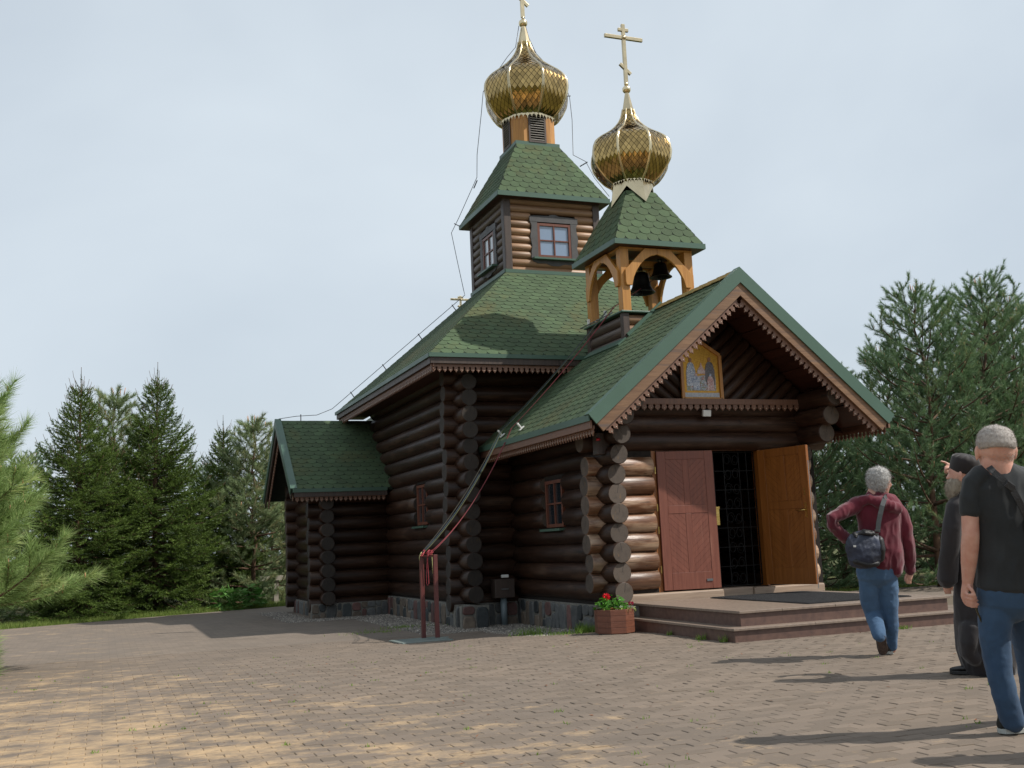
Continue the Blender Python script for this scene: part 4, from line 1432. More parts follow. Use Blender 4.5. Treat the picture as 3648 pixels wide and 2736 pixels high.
# bells hang from the beam: things of their own
def bell(x, y, zm_, r, h, label):
    prof = [(0.02, h), (0.30*r, h), (0.52*r, h*0.93), (0.58*r, h*0.78), (0.62*r, h*0.55), (0.70*r, h*0.32), (0.84*r, h*0.13), (1.0*r, 0.03*h), (1.0*r, 0.0), (0.93*r, 0.0),
            (0.78*r, h*0.13), (0.62*r, h*0.34), (0.52*r, h*0.75), (0.02, h*0.88)]
    t = thing('church_bell', (x, y, zm_), label, 'bell', 'bells in the belfry')
    mb = MB().lathe(prof, 32, (x, y, zm_), 0, 0, True, False)
    mb.tube([(x-0.03, y, zm_+h), (x-0.03, y, zm_+h+0.06), (x+0.03, y, zm_+h+0.06), (x+0.03, y, zm_+h)], 0.012, 6)
    mb.build('bell_body', M['bronze'], t)
    MB().tube([(x, y, zm_+h*0.8), (x-0.02, y, zm_+0.02)], 0.012, 6).lathe([(0.001, -0.05), (0.03, -0.03), (0.035, 0), (0.02, 0.03), (0.001, 0.04)], 10, (x-0.02, y, zm_+0.0), 0, 0, True).build('clapper', M['iron'], t)
    MB().bar((x, y, zm_+h+0.03), (x, y, 5.78), 0.05, 0.03).build('hanger', M['iron'], t)
    return t
bell(0.06, yb+0.02, 5.25, 0.225, 0.36, 'large dark bronze bell hanging lower left in the open belfry')
bell(0.36, yb-0.12, 5.50, 0.19, 0.25, 'smaller dark bronze bell hanging higher right in the open belfry')

# ---- entrance: frame, doors, grille
df = part('door_frame', MB().box(-0.985, -0.92, 1.07, 1.24, 0.436, 2.46).box(0.82, 0.87, 1.07, 1.24, 0.436, 2.46).box(-0.954, 0.819, 1.07, 1.24, 2.43, 2.47), M['doorwood'])
def clip_poly(poly, x0, x1, y0, y1):
    def clip(pts, inside, inter):
        out = []
        for i in range(len(pts)):
            a, b = pts[i], pts[(i+1) % len(pts)]
            ia, ib = inside(a), inside(b)
            if ia: out.append(a)
            if ia != ib: out.append(inter(a, b))
        return out
    for lim, ax_, sg in ((x0, 0, 1), (x1, 0, -1), (y0, 1, 1), (y1, 1, -1)):
        if not poly: break
        poly = clip(poly, lambda p: (p[ax_]-lim)*sg >= -1e-9,
                    lambda a, b: tuple(a[k] + (b[k]-a[k])*((lim-a[ax_])/((b[ax_]-a[ax_]) or 1e-9)) for k in (0, 1)))
    r = []
    for p in poly:
        if not r or abs(p[0]-r[-1][0])+abs(p[1]-r[-1][1]) > 1e-5: r.append(p)
    if len(r) > 1 and abs(r[0][0]-r[-1][0])+abs(r[0][1]-r[-1][1]) < 1e-5: r.pop()
    ar = sum(r[i][0]*r[(i+1) % len(r)][1]-r[(i+1) % len(r)][0]*r[i][1] for i in range(len(r))) if len(r) > 2 else 0
    return r if ar > 2e-4 else []
def door_leaf(hinge, ang, w, face, edge, seed, inner=False):
    """leaf from the hinge; ang = direction of the leaf seen from above"""
    hx, hy = hinge
    d = Vector((math.cos(ang), math.sin(ang), 0)); n = Vector((d.y, -d.x, 0))
    z0, z1 = 0.455, 2.42
    def pnl(a0, a1, b0, b1, off, th, mat, name, par):
        c = Vector((hx, hy, 0)) + d*((a0+a1)/2) + Vector((0, 0, (b0+b1)/2)) + n*(off+th/2)
        return MB().obox(c, d*((a1-a0)/2), n*(th/2), Vector((0, 0, (b1-b0)/2))).build(name, mat, par, 0.003)
    leaf = pnl(0, w, z0, z1, -0.022, 0.044, edge, 'door', church)
    f = face
    off = 0.0222
    st = 0.13
    H = z1-z0
    rails = [(0, st, z0, z1), (w-st, w, z0, z1), (st+.002, w-st-.002, z0, z0+0.24), (st+.002, w-st-.002, z1-0.12, z1), (st+.002, w-st-.002, z0+H*0.545, z0+H*0.605)]
    for a0, a1, b0, b1 in rails:
        pnl(a0, a1, b0+.001, b1-.001, off, 0.010, f, 'rail', leaf)
    mid = (st + (w-st))/2
    for b0, b1 in ((z0+0.241, z0+H*0.544), (z0+H*0.606, z1-0.121)):
        pnl(mid-0.045, mid+0.045, b0, b1, off, 0.009, f, 'rail', leaf)
        # herringbone boards each side of the mullion
        for s, (p0, p1) in ((1, (st+.003, mid-0.047)), (-1, (mid+0.047, w-st-.003))):
            sp = 0.088
            sl = (0.9 if b0 < 1 else 0.9)
            k = int((b1-b0)/sp)+6
            for i in range(-5, k):
                # a board: quad between two slanted lines, clipped to the panel
                za, zb = b0 + i*sp + 0.001, b0 + (i+1)*sp - 0.002
                dz = (p1-p0)*sl*s*-1
                q = [(p0, za), (p1, za+dz), (p1, zb+dz), (p0, zb)]
                if dz > 0: q = [(p0, za), (p1, za+dz), (p1, zb+dz), (p0, zb)]
                q2 = clip_poly(q, p0, p1, b0, b1)
                if len(q2) < 3: continue
                MB().prism(q2, Vector((hx, hy, 0)) + n*off, d, (0, 0, 1), n*(0.006)).build('board', f, leaf)
    return leaf, d, n
leafL, dL, nL = door_leaf((-0.915, 1.065), rad(-6), 0.875, M['doorpaint'], M['doorpaint'], 1)
hasp = Vector((-0.915, 1.065, 0)) + dL*0.70 + nL*0.036 + Vector((0, 0, 0.575))
MB().obox(hasp, dL*0.045, nL*0.006, Vector((0, 0, 0.016))).build('latch', M['steel'], leafL)
leafR, dR, nR = door_leaf((0.815, 1.055), rad(-73), 0.875, M['doorwood'], M['doorwood'], 2)
def lever(c, n, d):
    mb = MB()
    mb.obox(c, d*0.018, n*0.005, Vector((0, 0, 0.11)))
    mb.tube([c, c+n*0.05, c+n*0.055-d*0.05, c+n*0.055-d*0.10+Vector((0, 0, -.012)), c+n*0.055-d*0.125+Vector((0, 0, .006))], [0.010, 0.010, 0.009, 0.008, 0.006], 8)
    mb.obox(c+Vector((0, 0, 0.26)), d*0.014, n*0.004, Vector((0, 0, 0.05)))
    return mb
inn = nR if nR.dot(Vector(CAM)-Vector((0.9, 0.5, 1))) > 0 else -nR
lever(Vector((0.815, 1.055, 1.50)) + dR*0.80 + inn*0.034, inn, dR).build('handle', M['brass'], leafR)
for z in (0.75, 1.30, 1.62, 2.15):
    MB().lathe([(0.011, -0.05), (0.011, 0.05)], 8, (-0.955, 1.03, z)).build('hinge', M['brass'], leafL)
MB().obox(Vector((0.815, 1.055, 1.3)) + dR*0.876, dR*0.001, Vector((nR.x, nR.y, 0))*0.008, Vector((0, 0, 0.9))).build('latch_strip', M['steel'], leafR)
# wrought iron gate in the opening
gate = MB()
gx0, gx1, gy, gz0, gz1 = -0.06, 0.80, 1.18, 0.46, 2.41
for x in (gx0, gx0+0.16, gx0+0.335, gx0+0.60, gx1-0.13, gx1):
    gate.box(x-0.006, x+0.006, gy-0.006, gy+0.006, gz0, gz1)
for i in range(8):
    z = gz0 + (gz1-gz0)*i/7
    gate.box(gx0, gx1, gy-0.0045, gy+0.0045, z-0.005, z+0.005)
for i in range(9):
    z = gz0 + (gz1-gz0)*(i+0.5)/9
    for s in (-1, 1):
        cx_ = (gx0+0.335+gx0+0.60)/2 + s*0.066
        pts = []
        for k in range(22):
            t = k/21*2.6*math.pi
            rr0 = 0.066*(1-0.55*k/21)
            pts.append((cx_ + s*rr0*math.cos(t*s+math.pi*(0 if i % 2 else 1)), gy, z + rr0*1.35*math.sin(t*s+math.pi*(0 if i % 2 else 1))))
        gate.tube(pts, 0.0055, 5)
part('door_grille', gate, M['iron'])
part('letter_plate', MB().box(0.015, 0.125, 1.135, 1.17, 1.34, 1.60).box(0.008, 0.132, 1.13, 1.172, 1.575, 1.61), M['brass'], church, 0.004)

# shingles: the ones that show largest become single parts
ALL_TABS.sort(key=lambda t: -t[0])
V, F, A = [], [], []
byroof = {}
for n, (sc, mtx, W, roof) in enumerate(ALL_TABS):
    if n < 300 and mtx is not None and sc > 0:
        o = bpy.data.objects.new('shingle', tab_me)
        put(o, roof)
        o.matrix_basis = mtx
    else:
        byroof.setdefault(roof.name, (roof, []))[1].append(W)
for nm, (roof, Ws) in byroof.items():
    F = [[k + n*16 for k in fa] for n in range(len(Ws)) for fa in tab_f]
    me = mesh('shingle_field', np.concatenate(Ws), F)
    at = me.attributes.new('rnd', 'FLOAT', 'FACE')
    at.data.foreach_set('value', np.repeat(RN.random(len(Ws)), len(tab_f)))
    tag(obj('shingle_field', me, M['shingle'], roof), kind='stuff')
ALL_SCALES.sort(key=lambda t: -t[0])
bydome = {}
for n, (sc, W, d) in enumerate(ALL_SCALES):
    if n < 300:
        obj('scale', mesh('scale', W, [(0, 1, 2, 3)]), M['gold'], d)
    else:
        bydome.setdefault(d.name, (d, []))[1].append(W)
for nm, (d, Ws) in bydome.items():
    me = mesh('scale_field', np.concatenate(Ws), [[4*i, 4*i+1, 4*i+2, 4*i+3] for i in range(len(Ws))])
    at = me.attributes.new('rnd', 'FLOAT', 'FACE')
    at.data.foreach_set('value', RN.random(len(Ws)))
    tag(obj('scale_field', me, M['gold'], d), kind='stuff')
# ================================================================== things round the church
# ---- entrance steps
st = thing('entrance_steps', (0, -0.5, 0), 'two broad brown granite steps leading up to the open church door', 'steps')
u0, ux, uy = 0.33, 1.53, -1.79
l0, lx, ly = 0.155, 1.72, -1.95
mb = MB().box(-lx+.03, lx-.03, ly+.03, 0.71, -0.12, l0-.028)
mb.build('riser', M['granite_riser'], st)
mb = MB().box(-ux+.03, ux-.03, uy+.03, 0.90, l0-.03, u0-.031)
mb.build('riser', M['granite_riser'], st)
def slabs(z, th, x0, x1, y0, y1, cutx, name='tread_slab'):
    xs_ = [x0] + list(cutx) + [x1]
    for a, b in zip(xs_[:-1], xs_[1:]):
        MB().box(a+.0015, b-.0015, y0, y1, z-th, z).build(name, M['granite'], st, 0.004)
slabs(l0, 0.028, -lx, lx, ly, uy+.06, (-0.62, 0.48))
MB().box(-lx, -ux-.001+.06, uy+.061, 0.70, l0-.028, l0).build('tread_slab', M['granite'], st, 0.004)
MB().box(ux-.06+.001, lx, uy+.061, 0.70, l0-.028, l0).build('tread_slab', M['granite'], st, 0.004)
for j in range(3):
    y0, y1 = uy + j*0.9, min(uy + (j+1)*0.9, 0.905)
    slabs(u0, 0.03, -ux, ux, y0+.001, y1-.001, (-0.95+0.3*(j % 2), -0.2+.25*(j % 2), 0.6+.2*(j % 2)))

# ---- door mat with holes along its rim
mt = thing('door_mat', (0.4, -0.4, u0), 'large black ribbed rubber mat lying in front of the open door', 'door mat')
mb = MB()
mx0, mx1, my0, my1 = -0.38, 1.18, -1.50, 0.72
sk = 0.0
mb.box(mx0, mx1, my0, my1, u0+.002, u0+.012)
for i in range(44):
    x = mx0 + (mx1-mx0)*(i+0.5)/44
    mb.box(x-.010, x+.010, my0-.012, my0-.0005, u0+.002, u0+.011)
for i in range(56):
    y = my0 + (my1-my0)*(i+0.5)/56
    mb.box(mx0+.02, mx1-.02, y-.007, y+.007, u0+.0125, u0+.018)
mb.build('rubber_sheet', M['mat'], mt)

# ---- octagonal planter with geraniums
px_, py_, pr = -2.03, 0.42, 0.265
pz = gz(px_, py_)
pl = thing('flower_planter', (px_, py_, pz), 'brown octagonal wooden planter box at the foot of the porch corner', 'planter')
M['planter'] = wood('brown stained planter board', lin((94, 56, 41)), lin((118, 73, 55)), 'x', 'world', 0.5, 1.0, 0.1)
for k in range(8):
    a0, a1 = rad(8+45*k), rad(8+45*k+45)
    for j in range(4):
        z0, z1 = pz + 0.012 + j*0.076, pz + 0.012 + (j+1)*0.076 - 0.0025
        P0, P1 = Vector((px_+pr*math.cos(a0), py_+pr*math.sin(a0), 0)), Vector((px_+pr*math.cos(a1), py_+pr*math.sin(a1), 0))
        inn_ = 0.90
        Q0, Q1 = Vector((px_+pr*inn_*math.cos(a0), py_+pr*inn_*math.sin(a0), 0)), Vector((px_+pr*inn_*math.cos(a1), py_+pr*inn_*math.sin(a1), 0))
        v8 = [p + Vector((0, 0, z)) for z in (z0, z1) for p in (P0, P1, Q1, Q0)]
        ff = [(3, 2, 1, 0), (4, 5, 6, 7), (0, 1, 5, 4), (1, 2, 6, 5), (2, 3, 7, 6), (3, 0, 4, 7)]
        MB().add(v8, ff).build('board', M['planter'], pl, 0.003)
MB().lathe([(pr*0.88, pz+0.0), (pr*0.88, pz+0.27)], 8, (px_, py_, 0), rad(8)).build('soil', simple('potting soil', lin((52, 40, 32)), lin((36, 28, 22)), 30, 0.95, 0.6, 80), pl)

def leaf_mat(name, c1, c2, rough=0.5, trans=0.25, var=0.3):
    m, nt, bs = nodes(name)
    f = noise_tex(nt, coords(nt, 'world'), 7.0, 3)
    a = attr(nt, 'rnd')
    c = mix(nt, a, c1, c2)
    c = mix(nt, mth(nt, 'MULTIPLY', f, 0.5), c, tuple(x*0.55 for x in c1))
    nt.links.new(c, bs.inputs['Base Color'])
    bs.inputs['Roughness'].default_value = rough
    bs.inputs['Specular IOR Level'].default_value = 0.35
    if trans:
        tr = nt.nodes.new('ShaderNodeBsdfTranslucent')
        nt.links.new(c, tr.inputs['Color'])
        mx = nt.nodes.new('ShaderNodeMixShader')
        mx.inputs[0].default_value = trans
        nt.links.new(bs.outputs[0], mx.inputs[1]); nt.links.new(tr.outputs[0], mx.inputs[2])
        out = [n for n in nt.nodes if n.type == 'OUTPUT_MATERIAL'][0]
        nt.links.new(mx.outputs[0], out.inputs[0])
    return m
M['leaf'] = leaf_mat('geranium leaf', lin((76, 132, 44)), lin((104, 160, 62)))
M['leaf2'] = leaf_mat('variegated leaf', lin((150, 168, 84)), lin((186, 198, 120)))
M['petal_red'] = leaf_mat('red petal', lin((214, 22, 40)), lin((235, 48, 62)), 0.5, 0.2)
M['petal_pink'] = leaf_mat('dark pink petal', lin((150, 28, 62)), lin((190, 50, 84)), 0.5, 0.2)
M['petal_white'] = leaf_mat('white petal', lin((225, 225, 205)), lin((240, 240, 228)), 0.5, 0.2)
M['petal_rust'] = leaf_mat('rust petal', lin((140, 66, 36)), lin((168, 88, 50)), 0.5, 0.2)

def set_rnd(me, vals):
    at = me.attributes.new('rnd', 'FLOAT', 'FACE')
    at.data.foreach_set('value', np.asarray(vals, dtype=np.float32))

def leaf_poly(mb, c, d, n, L, W, lobes=0):
    """a folded leaf: c base, d along, n up"""
    c, d, n = Vector(c), Vector(d).normalized(), Vector(n)
    s = d.cross(n).normalized()
    n = s.cross(d)
    if lobes:
        ring = []
        for i in range(lobes*2+1):
            t = -2.4 + 4.8*i/(lobes*2)
            r = L*(1.0 if i % 2 else 0.86)
            ring.append(c + d*(L*0.55 + r*0.55*math.cos(t)) + s*(r*0.55*math.sin(t)*W/L*1.1) + n*(0.06*L*math.cos(3*t)))
        k = len(mb.v)
        mb.add([c + d*L*0.35 - n*0.04*L] + ring, [(0, i+1, i+2) for i in range(len(ring)-1)])
        return len(ring)-1
    v = [c, c + d*L*0.45 + s*W/2 + n*0.03*L, c + d*L, c + d*L*0.45 - s*W/2 + n*0.03*L, c + d*L*0.5 - n*0.05*L]
    mb.add(v, [(0, 1, 4), (1, 2, 4), (2, 3, 4), (3, 0, 4)])
    return 4

def rv(r_=R):
    a, z = r_.uniform(0, 2*math.pi), r_.uniform(-1, 1)
    q = math.sqrt(1-z*z)
    return Vector((q*math.cos(a), q*math.sin(a), z))

fl = thing('geranium', (px_, py_, pz+0.27), 'red and pink geranium with trailing pale leaves growing in the octagonal planter', 'flowers')
mb, A = MB(), []
for i in range(120):
    a, q = R.uniform(0, 6.28), math.sqrt(R.random())*0.19
    h = 0.04 + R.random()*0.19*(1.15-q*3.0 if q < .2 else .4)
    c = Vector((px_-0.03+q*math.cos(a), py_+q*math.sin(a), pz+0.26+h))
    d = Vector((math.cos(a+R.gauss(0, .8)), math.sin(a+R.gauss(0, .8)), R.uniform(-.3, .5)))
    n = leaf_poly(mb, c, d, (R.gauss(0, .35), R.gauss(0, .35), 1), 0.055, 0.06, 5)
    A += [R.random()]*n
o = mb.build('leaves', M['leaf'], fl); set_rnd(o.data, A)
mb = MB()
for i in range(26):
    a, q = R.uniform(0, 6.28), math.sqrt(R.random())*0.17
    mb.tube([(px_+q*.5*math.cos(a), py_+q*.5*math.sin(a), pz+0.25), (px_+q*math.cos(a), py_+q*math.sin(a), pz+0.26+R.uniform(.05, .17))], 0.0035, 5)
mb.tube([(px_-.06, py_-.08, pz+.25), (px_-.13, py_-.12, pz+.38), (px_-.155, py_-.12, pz+.46)], 0.004, 5)
mb.tube([(px_+.1, py_-.12, pz+.25), (px_+.17, py_-.16, pz+.33), (px_+.175, py_-.16, pz+.37)], 0.0035, 5)
o = mb.build('stems', M['leaf'], fl); set_rnd(o.data, [0.2]*len(o.data.polygons))
def flower(c, r, n, mat):
    mb, A = MB(), []
    for i in range(n):
        d = rv(); d.z = d.z*0.7+0.2
        k = leaf_poly(mb, Vector(c)+d*r*0.45, d, rv(), r*0.75, r*0.7)
        A += [R.random()]*k
    o = mb.build('flower', mat, fl); set_rnd(o.data, A)
flower((px_-.155, py_-.12, pz+.475), 0.05, 40, M['petal_red'])
flower((px_+.175, py_-.16, pz+.375), 0.035, 26, M['petal_pink'])
flower((px_+.03, py_-.16, pz+.34), 0.025, 18, M['petal_white'])
flower((px_-.06, py_-.19, pz+.31), 0.02, 14, M['petal_white'])
flower((px_-.10, py_-.18, pz+.315), 0.032, 20, M['petal_rust'])
flower((px_-.14, py_-.2, pz+.27), 0.018, 12, M['petal_white'])
mb, A = MB(), []
for i in range(110):
    a = R.uniform(3.4, 6.0)
    q = R.uniform(0.14, 0.24)
    c = Vector((px_+0.03+q*math.cos(a), py_+q*math.sin(a), pz+0.285+R.uniform(-.02, .05)))
    d = Vector((math.cos(a+R.gauss(0, .7)), math.sin(a+R.gauss(0, .7)), R.uniform(-.5, .5)))
    n = leaf_poly(mb, c, d, (0, 0, 1), 0.045, 0.02)
    A += [R.random()]*n
o = mb.build('trailing_leaves', M['leaf2'], fl); set_rnd(o.data, A)

# ---- stand for the bell ropes
sx_, sy_ = -4.10, 2.20
sz = gz(sx_, sy_)
sd = thing('rope_stand', (sx_, sy_, sz), 'red oxide steel stand on a grey base plate holding the bell ropes', 'stand')
MB().obox((sx_-.12, sy_-.20, sz+.022), Vector((0.36, 0.03, 0)), Vector((-.02, 0.30, 0)), Vector((0, 0, 0.010))).build('base_plate', M['greysteel'], sd, 0.003)
MB().obox((sx_+.10, sy_-.16, sz+.036), Vector((0.19, 0.015, 0)), Vector((0, 0.05, 0)), Vector((0, 0, 0.004))).build('base_strip', M['greysteel'], sd)
pA, pB = Vector((sx_-0.005, sy_+.04, 0)), Vector((sx_+.135, sy_-.16, 0))
for q in (pA, pB):
    MB().box(q.x-.028, q.x+.028, q.y-.028, q.y+.028, sz+.033, sz+1.175).build('post', M['rustpaint'], sd, 0.004)
MB().bar(pA + Vector((0, 0, sz+1.16)) + (pB-pA).normalized()*0.035, pB + Vector((0, 0, sz+1.16)) - (pB-pA).normalized()*0.035, 0.05, 0.03).build('crossbar', M['rustpaint'], sd)
TOP = (pA+pB)/2 + Vector((0, 0, sz+1.20))

# ---- bell ropes: from the stand over guides at the porch eave up to the belfry
G1 = Vector((-2.36, 3.45, 2.99)); G2 = Vector((-2.30, 3.20, 3.00))
B1 = Vector((-0.70, 2.75, 4.88)); B2 = Vector((-0.70, 2.55, 4.88))
def sag(a, b, s, n=14):
    return [a.lerp(b, t) - Vector((0, 0, s*4*t*(1-t))) for t in np.linspace(0, 1, n)]
def rope_mat(name, c1, c2):
    m, nt, bs = nodes(name)
    w = nt.nodes.new('ShaderNodeTexWave')
    w.inputs['Scale'].default_value = 26.0
    w.inputs['Distortion'].default_value = 3.0
    nt.links.new(coords(nt, 'world'), w.inputs['Vector'])
    nt.links.new(ramp(nt, w.outputs['Fac'], [(0.45, c1), (0.55, c2)]), bs.inputs['Base Color'])
    bs.inputs['Roughness'].default_value = 0.8
    return m
ropes = [('red braided bell rope hanging lowest to the stand', lin((136, 44, 52)), lin((104, 34, 42)), (0.02, 0, 0), 0.22, G2, B2, (0.0, 0.0, 0.0), 0.005),
         ('second red bell rope running just above the lowest one', lin((130, 62, 66)), lin((92, 32, 38)), (0.045, -.02, 0.0), 0.20, G2 + Vector((.015, -.02, .02)), B2 + Vector((0, -.04, 0)), (0.03, 0, 0), 0.0045),
         ('pale yellow green bell rope above the red ropes', lin((120, 124, 84)), lin((52, 60, 44)), (-.06, .04, 0.0), 0.17, G1, B1, (0, 0, 0), 0.004),
         ('light blue bell rope beside the yellow one', lin((66, 92, 112)), lin((38, 46, 58)), (-.07, .05, 0.01), 0.16, G1 + Vector((0, .02, .012)), B1 + Vector((0, .03, 0)), (0, 0, 0), 0.004),
         ('dark flecked bell rope uppermost of the bundle', lin((30, 30, 33)), lin((84, 84, 70)), (-.08, .06, 0.012), 0.13, G1 + Vector((-.01, .03, .025)), B1 + Vector((0, .08, 0)), (0, 0, 0), 0.004)]
for lb, c1, c2, off, sg, g, b, dr, rr0 in ropes:
    a = TOP + Vector(off)
    end = Vector((0.05 if 'red' not in lb else 0.3, yb, 5.27 if 'red' not in lb else 5.5))
    pts = sag(a, g, sg) + sag(g, b, 0.06)[1:] + sag(b, end, 0.0, 5)[1:]
    t = thing('bell_rope', tuple(a), lb, 'rope', 'ropes from the rope stand to the belfry')
    MB().tube(pts, rr0, 6).build('rope_line', rope_mat('rope', c1, c2), t)
# loops and knots left hanging at the stand
t = thing('rope_tail', tuple(TOP), 'knotted loose ends of rope hanging between the posts of the stand', 'rope')
mb = MB()
lp = [TOP + Vector(q) for q in ((-.01, 0, .0), (-.015, .0, -.1), (-.03, 0, -.3), (-.035, 0, -.42), (-.02, 0, -.45), (-.002, 0, -.42), (-.004, 0, -.3), (-.008, 0, -.1), (.0, 0, 0))]
mb.tube(lp, 0.005, 6)
for i in range(7):
    c = TOP + Vector((R.uniform(-.09, .06), R.uniform(-.06, .06), R.uniform(-.03, .03)))
    pts = [c + Vector((0.03*math.cos(k*1.1+i), 0.03*math.sin(k*1.3), 0.028*math.sin(k*1.1+1+i))) for k in range(8)]
    mb.tube(pts, 0.006, 5)
mb.build('loop', rope_mat('rope red tail', lin((190, 84, 92)), lin((150, 50, 56))), t)
mb = MB().tube([TOP + Vector(q) for q in ((.05, -.01, .0), (.052, -.01, -.15), (.06, -.01, -.29))], 0.006, 6)
mb.tube([TOP + Vector(q) for q in ((-.08, .05, .02), (-.11, .05, -.04), (-.115, .05, -.10))], 0.007, 6)
mb.build('tail', rope_mat('rope flecked tail', lin((60, 60, 50)), lin((180, 180, 120))), t)

# rope guides on the porch roof
def guide(p, lb, w=0.10):
    t = thing('rope_guide', tuple(p), lb, 'bracket', 'rope guides on the porch roof')
    p = Vector(p)
    base = Vector((p.x, p.y, pzE + 0.851*(p.x+pw) + 0.03))
    MB().obox(base + nl_*0.012, sl_*0.05, Vector((0, 0.03, 0)), nl_*0.008).build('foot', M['whiteplastic'], t, 0.003)
    MB().bar(base + nl_*0.02, base + nl_*0.10, 0.045, 0.02).build('upright', M['whiteplastic'], t, 0.003)
    MB().lathe([(0.022, -.012), (0.014, 0), (0.022, .012)], 12, tuple(base + nl_*0.10 + Vector((0, 0, .01)))).build('roller', M['whiteplastic'], t)
guide((-2.33, 3.50, 0), 'white rope guide at the porch eave, farther from the gable')
guide((-2.30, 2.72, 0), 'white rope guide at the porch eave, nearer the gable')
for (x, y), lb in (((-0.69, 2.86), 'small white clamp on the left edge of the belfry base'), ((-0.68, 3.52), 'small white clamp at the rear corner of the belfry base')):
    t = thing('rope_clamp', (x, y, 4.772), lb, 'bracket', 'clamps on the belfry base')
    MB().box(x-.02, x+.02, y-.02, y+.02, 4.773, 4.90).build('block', M['whiteplastic'], t, 0.004)
    MB().bar((x-.02, y-.3, 4.80), (x-.02, y+.3, 4.80), 0.018, 0.018).build('rail', M['steel'], t)

# ---- icon over the door: a mosaic panel in a gilded frame
ic = thing('icon_panel', (-0.14, 0.95, 3.16), 'gabled gold framed mosaic panel with robed figures hung over the door', 'icon')
ix, iy, iz = -0.15, 0.93, 3.165
W2, Hh, Ap = 0.325, 0.66, 0.86
outl = [(-W2, 0), (W2, 0), (W2, Hh), (0, Ap), (-W2, Hh)]
def shrink(pl_, k, c=(0, 0.42)):
    return [(c[0]+(a-c[0])*k, c[1]+(b-c[1])*k) for a, b in pl_]
X3, Z3, YO = Vector((1, 0, 0)), Vector((0, 0, 1)), Vector((0, -1, 0))
M['icon_gold'] = simple('gold smalti mosaic', lin((206, 158, 60)), lin((170, 120, 40)), 60, 0.32, 0.5, 240, metal=0.55, dist=0.004)
M['icon_pale'] = simple('pale grey smalti mosaic', lin((196, 196, 200)), lin((150, 156, 170)), 45, 0.3, 0.5, 240, dist=0.004)
M['icon_wood'] = wood('gilded icon frame', lin((150, 96, 44)), lin((190, 136, 70)), 'z', 'world', 0.35, 1.0, 0.0)
M['icon_dark'] = simple('dark robe mosaic', lin((52, 34, 34)), lin((34, 24, 26)), 60, 0.4, 0.5, 240, dist=0.004)
M['icon_blue'] = simple('blue grey robe mosaic', lin((132, 142, 164)), lin((84, 98, 116)), 48, 0.4, 0.5, 240, dist=0.004)
M['icon_red'] = simple('red smalti', lin((178, 74, 52)), lin((140, 52, 40)), 60, 0.4, 0.5, 240, dist=0.004)
M['icon_green'] = simple('green grey smalti', lin((120, 136, 116)), lin((84, 98, 92)), 40, 0.4, 0.5, 240, dist=0.004)
M['icon_skin'] = simple('ochre smalti', lin((170, 120, 84)), lin((140, 96, 66)), 60, 0.4, 0.4, 240, dist=0.004)
bk = MB().prism(outl, (ix, iy+0.03, iz), X3, Z3, YO*0.03).build('backing', M['icon_gold'], ic)
fr_ = MB()
for i in range(5):
    a, b = outl[i], outl[(i+1) % 5]
    fr_.bar((ix+a[0], iy-.012, iz+a[1]), (ix+b[0], iy-.012, iz+b[1]), 0.05, 0.035, (0, -1, 0))
fr_.build('frame', M['icon_wood'], ic, 0.004)
def inlay(poly, dep, mat, name='inlay'):
    MB().prism(poly, (ix, iy-.0005, iz), X3, Z3, YO*dep).build(name, mat, bk)
inlay([(-.29, .035), (.29, .035), (.29, .10), (-.29, .10)], 0.003, M['icon_pale'])
def mosaic_mat(name, cols, sc):
    m, nt, bs = nodes(name)
    vo = nt.nodes.new('ShaderNodeTexVoronoi')
    vo.inputs['Scale'].default_value = sc
    v = coords(nt, 'world')
    nt.links.new(v, vo.inputs['Vector'])
    sp = nt.nodes.new('ShaderNodeSeparateXYZ')
    nt.links.new(vo.outputs['Color'], sp.inputs[0])
    t = mth(nt, 'ADD', mth(nt, 'MULTIPLY', sp.outputs[0], 0.5), mth(nt, 'MULTIPLY', noise_tex(nt, v, 9.0, 3), 0.6))
    k = len(cols)
    nt.links.new(ramp(nt, t, [(0.25 + 0.5*i/(k-1), lin(c)) for i, c in enumerate(cols)]), bs.inputs['Base Color'])
    bs.inputs['Roughness'].default_value = 0.22
    bs.inputs['Coat Weight'].default_value = 0.6
    bump(nt, bs, vo.outputs['Distance'], 0.4, 0.004)
    return m
MM = {'mix': mosaic_mat('many coloured smalti with pale reflection', ((84, 104, 96), (136, 148, 160), (188, 188, 196), (150, 96, 84), (116, 132, 100)), 70.0),  # pale cells put the panel's reflection into its colour
      'blue': mosaic_mat('blue white smalti', ((92, 104, 128), (150, 160, 184), (200, 202, 206)), 80.0),
      'dark': mosaic_mat('umber smalti', ((42, 28, 28), (62, 42, 38), (84, 62, 52)), 80.0),
      'rose': mosaic_mat('rose smalti', ((150, 84, 80), (186, 140, 130), (196, 180, 176)), 80.0)}
inlay([(-.25, .13), (.24, .13), (.24, .34), (.16, .38), (-.05, .35), (-.25, .40)], 0.003, MM['mix'])
def figure(cx, z0, h, w, mat, face, dep=0.006):
    inlay([(cx-w*.5, z0), (cx+w*.5, z0), (cx+w*.50, z0+h*.5), (cx+w*.34, z0+h*.72), (cx+w*.16, z0+h*.79), (cx-w*.16, z0+h*.79), (cx-w*.34, z0+h*.72), (cx-w*.50, z0+h*.5)], dep, mat, 'robed_figure')
    inlay([(cx+w*.17*math.cos(t), z0+h*.87+w*.22*math.sin(t)) for t in np.linspace(0, 2*math.pi, 13)[:-1]], dep+.002, face, 'face')
figure(-0.17, .20, .44, .15, MM['blue'], M['icon_skin'])
figure(0.15, .22, .43, .16, MM['dark'], M['icon_skin'])
figure(-0.09, .14, .26, .11, MM['blue'], MM['rose'], 0.009)
